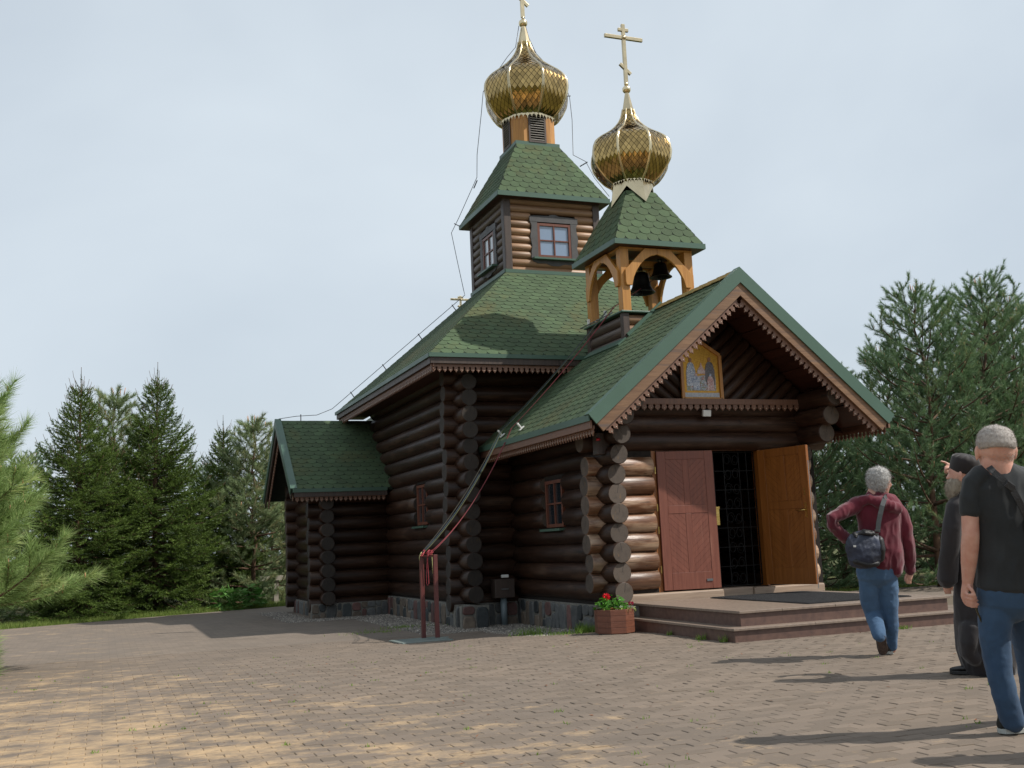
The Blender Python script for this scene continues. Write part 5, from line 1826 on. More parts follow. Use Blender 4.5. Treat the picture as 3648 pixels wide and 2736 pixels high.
figure(0.15, .14, .26, .11, MM['rose'], MM['blue'], 0.009)
figure(0.03, .14, .20, .10, MM['mix'], MM['rose'], 0.009)
inlay([(-.06, .38), (.07, .38), (.07, .43), (.03, .48), (.006, .55), (-.02, .48), (-.06, .43)], 0.005, MM['rose'], 'small_dome')

# ---- small things fixed to the porch
t = thing('floodlight', (-0.10, 0.90, 2.93), 'small square white floodlight on the log above the door', 'lamp')
MB().obox((-0.12, 0.90, 2.96), Vector((0.065, 0, 0)), Vector((0, 0.022, 0.006)), Vector((0, -.008, 0.045))).build('housing', M['whiteplastic'], t, 0.006)
MB().bar((-0.12, 0.92, 2.955), (-0.12, 0.99, 2.955), 0.03, 0.03).build('bracket', M['iron'], t)
t = thing('fire_alarm', (-1.92, 0.78, 2.62), 'dark wall box with a red lamp under the porch eave', 'alarm box')
MB().box(-2.0, -1.80, 0.72, 0.86, 2.36, 2.66).build('housing', M['darkwood'], t, 0.01)
MB().lathe([(0.03, 0), (0.025, 0.03), (0.001, 0.04)], 12, (-1.985, 0.70, 2.55), 0, 0, True).build('lamp', simple('red lens', lin((190, 30, 50)), None, 4, 0.3, 0), t)
t = thing('gas_box', (-2.15, 4.15, gz(0, 4)), 'dark wooden meter box on a grey pipe in the corner of porch and nave', 'meter box')
MB().box(-2.36, -2.02, 4.06, 4.28, 0.34, 0.64).build('box_body', M['darkwood'], t, 0.008)
MB().lathe([(0.055, gz(0, 4)), (0.055, 0.34)], 16, (-2.18, 4.17, 0), 0, 0, True).build('pipe', M['pipe'] if 'pipe' in M else simple('grey plastic pipe', lin((118, 130, 134)), lin((96, 106, 110)), 4, 0.4, 0.05, 20), t)
MB().box(-2.24, -2.12, 4.04, 4.10, 0.66, 0.71).build('vent', M['whiteplastic'], t, 0.01)
MB().box(-2.25, -2.13, 4.045, 4.06, 0.47, 0.49).build('clasp', M['steel'], t)

# ---- lightning conductor: round wire on stand-off clips
def wire(pts, lb, clips=()):
    t = thing('lightning_wire', tuple(pts[0]), lb, 'wire', 'lightning conductor wires')
    sm_ = [Vector(p) for p in pts]
    MB().tube(sm_, 0.0065, 6).build('conductor', M['wire'], t)
    for a, b in clips:
        MB().bar(a, b, 0.018, 0.018).build('clip', M['wire'], t)
M['wire'] = simple('dull wire', lin((84, 82, 84)), lin((60, 58, 60)), 9, 0.5, 0, metal=0.5)
def arc_pts(f, n):
    return [f(t) for t in np.linspace(0, 1, n)]
V3 = Vector
wire([V3((0.06, yt, 12.2)), V3((0.12, yt, 11.95)), V3((0.27, yt, 11.62)), V3((0.48, yt, 11.42)), V3((0.72, yt, 11.22)), V3((0.93, yt, 10.95)), V3((1.01, yt, 10.7)), V3((1.04, yt, 10.2)), V3((1.02, yt, 9.4)),
      V3((0.98, 6.7, 9.0)), V3((1.02, 6.42, 8.55)), V3((1.22, 6.2, 8.1))], 'thin wire running down the right side of the taller gold dome',
     [(V3((0.17, yt, 11.7)), V3((0.27, yt, 11.64))), (V3((0.62, yt, 11.2)), V3((0.70, yt, 11.26))), (V3((0.89, yt, 10.72)), V3((1.03, yt, 10.74))), (V3((0.86, 6.75, 8.9)), V3((1.0, 6.66, 8.98)))])
hip = lambda t: V3((-1.02, 8.402, 6.456)).lerp(V3((-3.456, 11.10, 4.28)), t) + V3((-.07, .05, .10))
wire([V3((-0.10, yt, 12.2)), V3((-.2, yt, 11.7)), V3((-.4, yt, 11.45)), V3((-.98, yt, 10.6)), V3((-1.0, yt+.1, 10.2)), V3((-0.95, 8.0, 9.45)), V3((-0.92, 8.15, 9.0)), V3((-1.22, 8.6, 8.2)), V3((-1.36, 8.7, 7.9)), V3((-1.25, 8.66, 7.2)), V3((-1.18, 8.55, 6.6))]
     + [hip(t) for t in np.linspace(0.03, 1.0, 9)] + [V3((-3.9, 11.0, 4.22)), V3((-4.4, 10.75, 4.16)), V3((-4.78, 10.75, 4.10))],
     'thin wire running down the left side of tower and nave roof to the annex',
     [(hip(t) - V3((-.07, .05, .10)), hip(t) + V3((0, 0, .03))) for t in (0.12, 0.36, 0.62, 0.86)] + [(V3((-4.3, 10.75, 4.06)), V3((-4.3, 10.75, 4.2))), (V3((-1.0, 8.15, 8.75)), V3((-.9, 8.2, 8.95))), (V3((-1.2, 8.58, 8.02)), V3((-1.3, 8.66, 8.1)))])
MB_ = None
V3 = Vector
# ================================================================== vegetation
def unit(a):
    return a/np.maximum(np.linalg.norm(a, axis=-1, keepdims=True), 1e-9)

def needle_mat(name, dark, light, tip, trans=0.22):
    m, nt, bs = nodes(name)
    a = attr(nt, 'rnd')
    c = ramp(nt, a, [(0.0, dark), (0.55, light), (0.85, light), (1.0, tip)])
    f = noise_tex(nt, coords(nt, 'world'), 1.6, 3)
    c = mix(nt, 1.0, c, mth(nt, 'ADD', mth(nt, 'MULTIPLY', f, 0.7), 0.65), 'MULTIPLY')
    nt.links.new(c, bs.inputs['Base Color'])
    bs.inputs['Roughness'].default_value = 0.55
    bs.inputs['Specular IOR Level'].default_value = 0.3
    tr = nt.nodes.new('ShaderNodeBsdfTranslucent')
    nt.links.new(c, tr.inputs['Color'])
    mx = nt.nodes.new('ShaderNodeMixShader')
    mx.inputs[0].default_value = trans
    nt.links.new(bs.outputs[0], mx.inputs[1]); nt.links.new(tr.outputs[0], mx.inputs[2])
    out = [n for n in nt.nodes if n.type == 'OUTPUT_MATERIAL'][0]
    nt.links.new(mx.outputs[0], out.inputs[0])
    return m
M['spruce'] = needle_mat('spruce needles', lin((46, 64, 28)), lin((98, 120, 52)), lin((152, 158, 78)))
M['pine'] = needle_mat('pine needles', lin((64, 90, 62)), lin((112, 138, 98)), lin((180, 172, 116)))
M['pine_grey'] = needle_mat('grey green pine needles', lin((86, 106, 72)), lin((128, 144, 102)), lin((164, 156, 110)))
M['pine_long'] = needle_mat('long pale pine needles', lin((84, 112, 60)), lin((134, 158, 94)), lin((172, 182, 120)), 0.3)
M['bark'] = simple('flaky pine bark', lin((104, 78, 58)), lin((66, 50, 40)), 9, 0.9, 0.7, 30, dist=0.02, stretch=(1, 1, 0.4))
M['twig'] = simple('brown twig', lin((98, 74, 52)), lin((70, 52, 38)), 9, 0.85, 0.3, 30)
M['candle'] = simple('pinkish young shoot', lin((188, 140, 104)), lin((160, 112, 80)), 20, 0.7, 0.2, 60)

class Foliage:
    """collects needle shoots as arrays"""
    def __init__(s, seed):
        s.b, s.d, s.l, s.c = [], [], [], []
        s.twigs = MB(); s.candles = MB()
        s.r = random.Random(seed)
        s.rng = np.random.default_rng(seed)
    def shoot(s, b, d, l, c):
        s.b.append(tuple(b)); s.d.append(tuple(d)); s.l.append(l); s.c.append(c)
    def needles(s, per_m, nl, w, ang, name, mat, parent, droop=0.0, jitter=0.25):
        b, d, l, c = map(np.array, (s.b, s.d, s.l, s.c))
        d = unit(d)
        cnt = np.maximum(6, (l*per_m)).astype(int)
        idx = np.repeat(np.arange(len(l)), cnt)
        n = len(idx)
        g = s.rng
        t = g.random(n)
        ph = g.random(n)*2*np.pi
        D = d[idx]
        ref = np.where(np.abs(D[:, 2:3]) > 0.9, np.array([[1.0, 0, 0]]), np.array([[0, 0, 1.0]]))
        a = unit(np.cross(D, ref)); bb = np.cross(D, a)
        rad_ = a*np.cos(ph)[:, None] + bb*np.sin(ph)[:, None]
        al = ang*(1.0 - 0.45*t) + g.normal(0, jitter*0.5, n)
        nd = unit(D*np.cos(al)[:, None] + rad_*np.sin(al)[:, None] + np.array([[0, 0, -1.0]])*droop)
        base = b[idx] + D*(l[idx]*t)[:, None]
        L = nl*(0.75 + 0.5*g.random(n))
        side = unit(np.cross(nd, g.normal(size=(n, 3))))*(w*(0.8+0.4*g.random(n)))[:, None]
        V = np.empty((n, 3, 3))
        V[:, 0] = base - side; V[:, 1] = base + side; V[:, 2] = base + nd*L[:, None]
        col = np.clip(c[idx] + g.normal(0, 0.10, n), 0, 1)
        me = bpy.data.meshes.new(name)
        me.vertices.add(3*n)
        me.vertices.foreach_set('co', V.reshape(-1).astype(np.float32))
        me.loops.add(3*n)
        me.loops.foreach_set('vertex_index', np.arange(3*n, dtype=np.int32))
        me.polygons.add(n)
        me.polygons.foreach_set('loop_start', np.arange(0, 3*n, 3, dtype=np.int32))
        me.update(calc_edges=True)
        set_rnd(me, col)
        me.materials.append(mat)
        return me

def bez(p, d0, L, rise, n, droop=0.0):
    """branch centre line: starts along d0, bends up by rise (or down by droop first)"""
    pts = []
    d = Vector(d0).normalized()
    c = Vector(p)
    st = L/n
    for i in range(n+1):
        pts.append(c.copy())
        t = i/n
        d = (d + Vector((0, 0, 1))*(rise*t - droop*(1-t))/n*2.2).normalized()
        c = c + d*st
    return pts

def make_pine(seed, H, Rr, z0, whorl, nb, nl, w, per_m, mat, ang, shoot_l, sub_gap, colour=(0.25, 0.6), tip_candle=0.0, droop=0.0, rise=0.9, side_clip=None, top_pow=0.9, bare=0.30, low=0.75, dip=-0.10):
    F = Foliage(seed)
    r = F.r
    tr = MB()
    tp = [Vector((r.gauss(0, .02)*i, r.gauss(0, .02)*i, -0.25 + (H+0.25)*i/8)) for i in range(9)]
    tr.tube(tp, [0.028*H**0.9*(1-0.93*i/8)*0.55+0.006 for i in range(9)], 9)
    def at_h(z):
        t = min(max((z+0.25)/(H+0.25)*8, 0), 7.999)
        i = int(t)
        return tp[i].lerp(tp[i+1], t-i)
    z = z0
    while z < H-0.15:
        f = z/H
        nbr = nb if f < 0.85 else max(3, nb-1)
        a0 = r.uniform(0, 6.28)
        for k in range(nbr):
            a = a0 + 6.28*k/nbr + r.gauss(0, .18)
            L = Rr*((1-f)**top_pow + 0.06)*r.uniform(0.62, 1.2)
            if f < 0.12: L *= low
            up = dip + 0.95*f + r.gauss(0, .1)
            d0 = Vector((math.cos(a), math.sin(a), up))
            if side_clip and side_clip(d0): continue
            p = at_h(z + r.uniform(-.07, .07))
            n = 9
            pts = bez(p, d0, L, rise*(1-0.4*f), n, 0.1)
            tr.tube(pts, [max(0.004, 0.016*L*(1-0.8*i/n)) for i in range(n+1)], 5)
            s = bare*L
            sgn = 1
            while s < L:
                t = s/L*n
                i = min(int(t), n-1)
                q = pts[i].lerp(pts[i+1], t-i)
                dd = (pts[i+1]-pts[i]).normalized()
                lat = dd.cross(Vector((0, 0, 1)))
                if lat.length < .1: lat = Vector((1, 0, 0))
                lat = lat.normalized()*sgn
                sgn = -sgn
                Ls = (L-s)*0.42*r.uniform(.7, 1.2) + shoot_l*1.1
                sd_ = (dd*0.75 + lat*r.uniform(.6, 1.0) + Vector((0, 0, r.uniform(.05, .45)))).normalized()
                m_ = max(1, int(Ls/shoot_l))
                sp = bez(q, sd_, Ls, 0.55, m_)
                tr.tube(sp, [0.0045]*len(sp), 4)
                for e in range(len(sp)-1):
                    cc = r.uniform(*colour) + 0.22*(e == len(sp)-2)
                    F.shoot(sp[e], sp[e+1]-sp[e], (sp[e+1]-sp[e]).length*1.02, cc)
                    if e == len(sp)-2 or r.random() < 0.35:
                        for qq in range(2):
                            d2 = ((sp[e+1]-sp[e]).normalized() + rv(r)*0.75 + Vector((0, 0, .2))).normalized()
                            F.shoot(sp[e+1], d2, shoot_l*r.uniform(.6, 1.0), cc)
                if tip_candle and r.random() < tip_candle:
                    e_ = sp[-1]
                    F.candles.tube([e_, e_ + Vector((r.gauss(0, .015), r.gauss(0, .015), r.uniform(.06, .13)))], [0.010, 0.005], 5)
                s += sub_gap*r.uniform(.7, 1.3)
            e = pts[-1]
            dd = (pts[-1]-pts[-2]).normalized()
            F.shoot(e - dd*shoot_l, dd, shoot_l*1.8, r.uniform(*colour)+0.2)
        z += whorl*r.uniform(.8, 1.2)*(1-0.35*f)
    top = tp[-1]
    F.shoot(top - Vector((0, 0, .35)), (0, 0, 1), 0.45, colour[1])
    for k in range(5):
        a = 6.28*k/5 + r.random()
        F.shoot(top - Vector((0, 0, .3)), (math.cos(a)*.6, math.sin(a)*.6, 1), 0.30, colour[1])
        F.candles.tube([top + Vector((math.cos(a)*.12, math.sin(a)*.12, 0.0)), top + Vector((math.cos(a)*.15, math.sin(a)*.15, .16))], [.012, .006], 5)
    crown = F.needles(per_m, nl, w, ang, 'crown', mat, None, droop)
    tm = mesh('trunk', tr.v, tr.f, tr.mi, tr.sm)
    tm.materials.append(M['bark'])
    cm = None
    if F.candles.v:
        cm = mesh('young_shoots', F.candles.v, F.candles.f, F.candles.mi, F.candles.sm)
        cm.materials.append(M['candle'])
    return tm, crown, cm

def make_spruce(seed, H, Rr, per_m=170):
    F = Foliage(seed)
    r = F.r
    tr = MB()
    tp = [Vector((0, 0, -0.2)), Vector((r.gauss(0, .02), r.gauss(0, .02), H*.5)), Vector((0, 0, H*0.92)), Vector((0, 0, H))]
    tr.tube(tp, [0.085, 0.05, 0.015, 0.005], 8)
    z = 0.10
    while z < H-0.5:
        f = z/H
        n_b = 9 if f < 0.6 else 7
        a0 = r.uniform(0, 6.28)
        for k in range(n_b):
            a = a0 + 6.28*k/n_b + r.gauss(0, .2)
            prof = min(1.0, (1-f)*1.55+0.03)**0.9
            L = Rr*prof*r.uniform(0.72, 1.12)
            up = -0.35 + 1.25*f**1.2 + r.gauss(0, .08)
            d0 = Vector((math.cos(a), math.sin(a), up))
            n = 8
            pts = bez((0, 0, z + r.uniform(-.08, .08)), d0, L, 0.75, n, 0.12*(1-f))
            tr.tube(pts, [max(0.003, 0.013*L*(1-0.85*i/n)) for i in range(n+1)], 4)
            s = 0.18*L
            sgn = 1
            while s < L:
                t = s/L*n
                i = min(int(t), n-1)
                q = pts[i].lerp(pts[i+1], t-i)
                dd = (pts[i+1]-pts[i]).normalized()
                lat = dd.cross(Vector((0, 0, 1)))
                lat = (lat.normalized() if lat.length > .1 else Vector((1, 0, 0)))*sgn
                sgn = -sgn
                Ls = ((L-s)*0.5 + 0.13)*r.uniform(.7, 1.15)
                sd_ = (dd*0.85 + lat*0.8 + Vector((0, 0, r.uniform(-.25, .22)))).normalized()
                m_ = max(1, int(Ls/0.16))
                c = q.copy()
                for e in range(m_):
                    sd_ = (sd_ + Vector((0, 0, -0.10 if e < m_-1 else .12)) + rv(r)*.12).normalized()
                    l = Ls/m_
                    cc = r.uniform(.1, .5) + 0.28*(e == m_-1)*r.random()
                    F.shoot(c, sd_, l*1.05, cc)
                    if r.random() < 0.8:
                        d2 = (sd_*0.8 + lat.cross(sd_)*r.uniform(-.3, .3) + sd_.cross(Vector((0, 0, 1)))*r.choice((-1, 1))*0.8).normalized()
                        F.shoot(c, d2, 0.10*r.uniform(.7, 1.5), cc+.1)
                    c = c + sd_*l
                s += 0.075*r.uniform(.7, 1.3)
            dd = (pts[-1]-pts[-2]).normalized()
            F.shoot(pts[-1]-dd*.2, dd, .26, .5)
            if f > 0.45:      # bare pale twig tips that stand out above
                e_ = pts[-1] + dd*.05
                F.twigs.tube([e_, e_ + (dd + Vector((0, 0, .8))).normalized()*r.uniform(.08, .26)], [.006, .004], 4)
        z += 0.165*r.uniform(.8, 1.2)*(1.0 if f < .7 else 1.25)
    F.twigs.tube([(0, 0, H-.1), (0, 0, H+.22), (0, 0, H+.25)], [.010, .006, .010], 5)
    F.shoot((0, 0, H-.5), (0, 0, 1), .55, .35)
    for k in range(7):
        a = 6.28*k/7
        l = r.uniform(.25, .5)
        d = Vector((math.cos(a)*.7, math.sin(a)*.7, 1)).normalized()
        b = Vector((0, 0, H-.62+r.uniform(-.1, .25)))
        F.shoot(b, d, l*.7, .35)
        F.twigs.tube([b, b+d*l, b+d*(l+.06)+Vector((0, 0, .1))], [.007, .005, .004], 4)
    crown = F.needles(per_m, 0.05, 0.0065, 0.95, 'crown', M['spruce'], None)
    tm = mesh('trunk', tr.v, tr.f, tr.mi, tr.sm); tm.materials.append(M['bark'])
    cm = mesh('shoot_tips', F.twigs.v, F.twigs.f, F.twigs.mi, F.twigs.sm); cm.materials.append(M['twig'])
    return tm, crown, cm

def tree(name, meshes, x, y, rot, sc, label, group, z=None):
    z = gz(x, y)-0.09 if z is None else z
    t = thing(name, (x, y, z), label, 'tree', group)
    mw = Matrix.Translation((x, y, z)) @ Matrix.Rotation(rot, 4, 'Z') @ Matrix.Scale(sc, 4)
    for nm, me in zip(('trunk', 'crown', 'young_shoots'), meshes):
        if me is None: continue
        o = bpy.data.objects.new(nm, me)
        put(o, t)
        o.matrix_basis = mw
        if nm == 'young_shoots': tag(o, kind='stuff')
    return t

sp1, sp2 = make_spruce(3, 6.0, 1.62), make_spruce(8, 6.15, 1.66)
GS = 'conifers along the far edge of the yard'
tree('spruce_tree', sp1, -8.85, 14.9, 0.4, 0.97, 'tall dark spruce on the grass edge, left of the two big ones', GS)
tree('spruce_tree', sp2, -7.05, 15.9, 1.7, 1.0, 'tall dark spruce on the grass edge, right of the two big ones', GS)
tree('spruce_tree', sp1, -5.15, 18.6, 2.9, 0.86, 'slimmer spruce whose bare top rises behind the grey green pine', GS)
pg = make_pine(21, 4.6, 2.1, 0.15, 0.42, 6, 0.12, 0.0042, 330, M['pine_grey'], 0.85, 0.20, 0.19, (0.3, 0.7), 0.15)
tree('pine_tree', pg, -4.45, 17.6, 0.3, 1.1, 'grey green pine between the big spruces and the annex', GS)
tree('pine_tree', pg, -2.9, 19.6, 2.2, 1.1, 'pine partly hidden behind the annex gable', GS)
tree('pine_tree', pg, -8.0, 19.6, 4.0, 1.32, 'pale pine showing in the gap between the two big spruces', GS)
tree('pine_tree', pg, -11.6, 18.0, 5.0, 1.2, 'pine behind the left spruce, half covered by the pale foreground pine', GS)
pl_me = make_pine(31, 3.9, 2.1, 0.05, 0.30, 8, 0.185, 0.0032, 400, M['pine_long'], 0.85, 0.22, 0.15, (0.2, 0.75), 0.5, 0.06, 0.9, lambda d: d.x < -0.55, 0.55, 0.22, 0.68, -0.18)
tree('pine_tree', pl_me, -10.72, 1.9, 0.0, 1.0, 'pale long-needled pine reaching in at the left edge of the yard', 'pines at the edges of the yard')
pr1 = make_pine(41, 7.0, 2.7, 0.3, 0.52, 6, 0.11, 0.0048, 320, M['pine'], 0.85, 0.25, 0.27, (0.15, 0.62), 0.5, 0.0, 1.1, None, 0.62)
pr2 = make_pine(47, 7.2, 2.6, 0.3, 0.50, 6, 0.11, 0.0048, 320, M['pine'], 0.85, 0.25, 0.27, (0.15, 0.62), 0.5, 0.0, 1.1, None, 0.62)
GR = 'pines to the right of the church'
for me, x, y, rt_, sc, lb in ((pr1, 8.55, 6.0, 0.3, 0.94, 'big green pine right of the porch roof, its top nearest the church'),
                            (pr2, 10.75, 6.3, 1.0, 0.96, 'tallest green pine right of the porch, above the man in the black shirt'),
                            (pr1, 12.9, 7.4, 2.5, 0.98, 'green pine at the right edge of the picture behind the men'),
                            (pr2, 6.9, 8.4, 3.3, 0.78, 'dark pine close behind the right end of the porch roof'),
                            (pr1, 9.3, 10.2, 4.1, 0.80, 'shaded pine standing behind the big pine by the porch'),
                            (pr2, 11.6, 10.6, 5.2, 0.86, 'shaded pine standing behind the tallest pine'),
                            (pr1, 6.1, 12.4, 0.9, 0.68, 'small dark pine glimpsed between door and maroon hooded man'),
                            (pr2, 14.6, 10.0, 2.0, 0.9, 'farthest shaded pine at the right edge'),
                            (pr1, 8.0, 14.5, 2.2, 0.8, 'far shaded pine low behind the porch steps')):
    tree('pine_tree', me, x, y, rt_, sc, lb, GR)

# closed rows of pines farther back, told apart by nothing
for k in range(12):
    tree('pine_tree', (pr1, pr2)[k % 2], 9.0+k*1.9+R.gauss(0, .3), 16.5+R.uniform(-1, 1.5)-k*.35, R.uniform(0, 6), R.uniform(.72, .92), 'dark pine in the closed row behind the pines right of the church', 'far row of pines on the right')
for k in range(11):
    tree('pine_tree', (pr2, pr1)[k % 2], -17.0+k*1.75+R.gauss(0, .3), 24.5+R.uniform(-1, 1), R.uniform(0, 6), R.uniform(.62, .78), 'dark pine in the closed row behind the spruces', 'far row of pines behind the spruces')

# ---- grass along the far edge (nobody could count it)
def blades(name, spots, mat, kind='stuff', label=None, cat=None):
    """spots: array of x, y, z, height, width"""
    s = np.array(spots)
    n = len(s)
    a = RN.random(n)*2*np.pi
    lean = RN.normal(0, 0.35, (n, 2))*s[:, 3:4]
    side = np.stack([np.cos(a), np.sin(a), np.zeros(n)], 1)*s[:, 4:5]
    V = np.empty((n, 3, 3))
    b = s[:, :3]
    V[:, 0] = b - side; V[:, 1] = b + side
    V[:, 2] = b + np.stack([lean[:, 0], lean[:, 1], s[:, 3]], 1)
    me = bpy.data.meshes.new(name)
    me.vertices.add(3*n); me.vertices.foreach_set('co', V.reshape(-1).astype(np.float32))
    me.loops.add(3*n); me.loops.foreach_set('vertex_index', np.arange(3*n, dtype=np.int32))
    me.polygons.add(n); me.polygons.foreach_set('loop_start', np.arange(0, 3*n, 3, dtype=np.int32))
    me.update(calc_edges=True)
    set_rnd(me, RN.random(n))
    o = obj(name, me, mat)
    tag(o, label, cat, None, kind)
    return o
M['grass'] = leaf_mat('yard grass', lin((96, 124, 48)), lin((150, 160, 84)), 0.6, 0.3)
M['weed'] = leaf_mat('green weed', lin((104, 140, 50)), lin((140, 160, 76)), 0.6, 0.3)
sp_ = []
for i in range(30000):
    x = R.uniform(-11.5, -2.6)
    e = pave_edge(x) if x < -3.4 else 15.4
    d = abs(R.gauss(0, 0.9))
    y = e + d - 0.03
    sp_.append((x, y, gz(x, y)-0.09, R.uniform(.06, .22)*(1.0 if d > .15 else .6), R.uniform(.004, .009)))
for i in range(9000):
    x = R.uniform(4, 14); y = 6.5 + abs(R.gauss(0, 1.2))
    sp_.append((x, y, gz(x, y)-0.09, R.uniform(.05, .16), R.uniform(.004, .009)))
blades('grass', sp_, M['grass'], 'stuff', 'uneven green grass along the far edge of the paving', 'grass')
# weeds along the plinth and in the joints
sp_ = []
for cx_, cy_, n, sr, h in ((-2.75, 1.5, 140, .14, .11), (-2.5, 1.2, 120, .25, .04), (-2.15, 1.0, 240, .12, .10), (-2.0, 1.5, 160, .06, .12), (-2.35, 1.05, 160, .2, .05),
                       (-1.74, -1.3, 40, .04, .07), (-1.73, -0.5, 30, .03, .06), (-1.74, -1.75, 30, .03, .09), (0.6, -1.99, 60, .05, .05), (-3.6, 5.2, 180, .25, .05), (-4.2, 4.6, 120, .25, .04),
                       (2.1, -0.2, 120, .12, .14)):
    for i in range(n):
        x, y = cx_+R.gauss(0, sr), cy_+R.gauss(0, sr*0.5)
        sp_.append((x, y, gz(x, y)-.005, h*R.uniform(.4, 1.3), .006))
for i in range(150):
    x, y = R.uniform(-9.5, 0), R.uniform(-9, 1)
    u_, v_, d_ = proj((x, y, 0))
    if not (0 < u_ < 3648): continue
    for k in range(R.choice((3, 5, 9))):
        sp_.append((x+R.gauss(0, .02), y+R.gauss(0, .012), gz(x, y)-.004, R.uniform(.01, .03), .005))
blades('weeds', sp_, M['weed'], 'stuff', 'small green weeds sprouting in paving joints and along the plinth', 'weeds')

# ---- litter on the paving: dry leaf bits, white flecks
mb, A = MB(), []
M['litter'] = leaf_mat('dry leaf crumbs', lin((110, 66, 38)), lin((150, 96, 60)), 0.8, 0.0)
for i in range(420):
    x, y = R.uniform(-10, 1.5), R.uniform(-10, 0.5)
    c = V3((x, y, gz(x, y)+.004))
    L = R.uniform(.012, .04)
    n = leaf_poly(mb, c, (R.gauss(0, 1), R.gauss(0, 1), .15), (0, 0, 1), L, L*R.uniform(.25, .6))
    A += [R.random()]*n
o = mb.build('leaf_litter', M['litter']); set_rnd(o.data, A)
tag(o, 'scattered brown crumbs of dry leaves on the paving', 'leaf litter', None, 'stuff')

# ---- gravel strip along the walls
def gravel(name, rects, n):
    g = RN
    tot = sum((a[1]-a[0])*(a[3]-a[2]) for a in rects)
    Vs = []
    oct_ = np.array([(1, 0, 0), (-1, 0, 0), (0, 1, 0), (0, -1, 0), (0, 0, 1), (0, 0, -.4)], float)
    of = np.array([(0, 2, 4), (2, 1, 4), (1, 3, 4), (3, 0, 4), (2, 0, 5), (1, 2, 5), (3, 1, 5), (0, 3, 5)])
    for x0, x1, y0, y1 in rects:
        k = int(n*(x1-x0)*(y1-y0)/tot)
        xy = np.stack([g.uniform(x0, x1, k) + g.normal(0, .03, k), g.uniform(y0, y1, k) + g.normal(0, .04, k)], 1)
        for x, y in xy:
            s = g.uniform(.007, .018)
            a = g.uniform(0, 6.28)
            q = oct_*np.array([s*g.uniform(.8, 1.4), s, s*.7])*g.uniform(.8, 1.2, (6, 1))
            q = np.stack([q[:, 0]*math.cos(a)-q[:, 1]*math.sin(a), q[:, 0]*math.sin(a)+q[:, 1]*math.cos(a), q[:, 2]], 1)
            Vs.append(q + np.array([x, y, gz(x, y)-.002]))
    V = np.concatenate(Vs)
    F = (of[None] + 6*np.arange(len(Vs))[:, None, None]).reshape(-1, 3)
    me = mesh(name, V, F.tolist())
    set_rnd(me, np.repeat(g.random(len(Vs)), 8))
    m, nt, bs = nodes('mixed gravel')
    nt.links.new(ramp(nt, attr(nt, 'rnd'), [(0.0, lin((84, 80, 76))), (0.5, lin((124, 118, 110))), (0.85, lin((150, 140, 128))), (1.0, lin((186, 180, 170)))]), bs.inputs['Base Color'])
    bs.inputs['Roughness'].default_value = 0.85
    o = obj(name, me, m)
    return tag(o, 'grey gravel strip along the foot of the church walls', 'gravel', None, 'stuff')
gravel('gravel', [(-2.9, -1.88, 1.1, 4.35), (-3.75, -2.9, 3.3, 9.1), (-5.0, -3.7, 8.3, 9.1), (-5.0, -4.45, 9.1, 12.5)], 15000)

# ---- leafy burdock at the grass edge
t = thing('burdock', (-5.15, 15.2, -.19), 'broad-leaved bright green burdock at the grass edge left of the annex', 'plant')
mb, A = MB(), []
for i in range(110):
    a, q = R.uniform(0, 6.28), math.sqrt(R.random())*0.5
    h = R.uniform(.1, .75)*(1-q*.8)
    c = V3((-5.15+q*math.cos(a)*1.2, 15.2+q*math.sin(a), -.15+h))
    n = leaf_poly(mb, c, (math.cos(a), math.sin(a), R.uniform(-.4, .4)), (R.gauss(0, .3), R.gauss(0, .3), 1), R.uniform(.14, .24), .2, 4)
    A += [R.random()]*n
M['burdock'] = leaf_mat('burdock leaf', lin((84, 132, 58)), lin((120, 158, 84)), 0.5, 0.3)
o = mb.build('leaves', M['burdock'], t); set_rnd(o.data, A)
mb = MB()
for i in range(14):
    a = R.uniform(0, 6.28)
    mb.tube([(-5.15+.05*math.cos(a), 15.2+.05*math.sin(a), -.2), (-5.15+.4*math.cos(a), 15.2+.35*math.sin(a), R.uniform(.2, .5))], .012, 5)
o = mb.build('stalks', M['burdock'], t); set_rnd(o.data, [.3]*len(o.data.polygons))

# ---- timber trestle and stacked branches behind the yard
M['greywood'] = wood('silver grey timber', lin((168, 160, 148)), lin((138, 130, 120)), 'x', 'world', 0.8)
t = thing('timber_trestle', (-3.9, 17.3, -.19), 'weathered grey timber trestle standing in the grass left of the annex', 'trestle')
MB().box(-3.96, -3.84, 17.24, 17.36, -.3, .62).build('post', M['greywood'], t)
MB().box(-4.35, -3.35, 17.2, 17.235, .50, .63).build('rail', M['greywood'], t)
MB().bar((-4.2, 17.38, .10), (-3.62, 17.38, -.18), .03, .12).build('brace', M['greywood'], t)
t = thing('branch_pile', (-3.1, 16.6, -.19), 'low pile of cut dry branches lying in the grass by the annex', 'branch pile')
for i in range(16):
    c = V3((-3.05+R.gauss(0, .18), 16.6+R.gauss(0, .12), -.14+R.random()*.26))
    d = V3((R.gauss(0, 1), R.gauss(0, .5), R.gauss(0, .15))).normalized()
    MB().tube([c-d*.4, c+rv()*.05, c+d*.4], [R.uniform(.02, .035), .025, .015], 6).build('branch', M['greywood'], t)
# ================================================================== people
def ray_pt(u, v, depth):
    """photo pixel at a given depth in front of the camera"""
    return np.array(CAM) + (FW + RT*(u-1824)/FPX - UP*(v-1368)/FPX)*depth

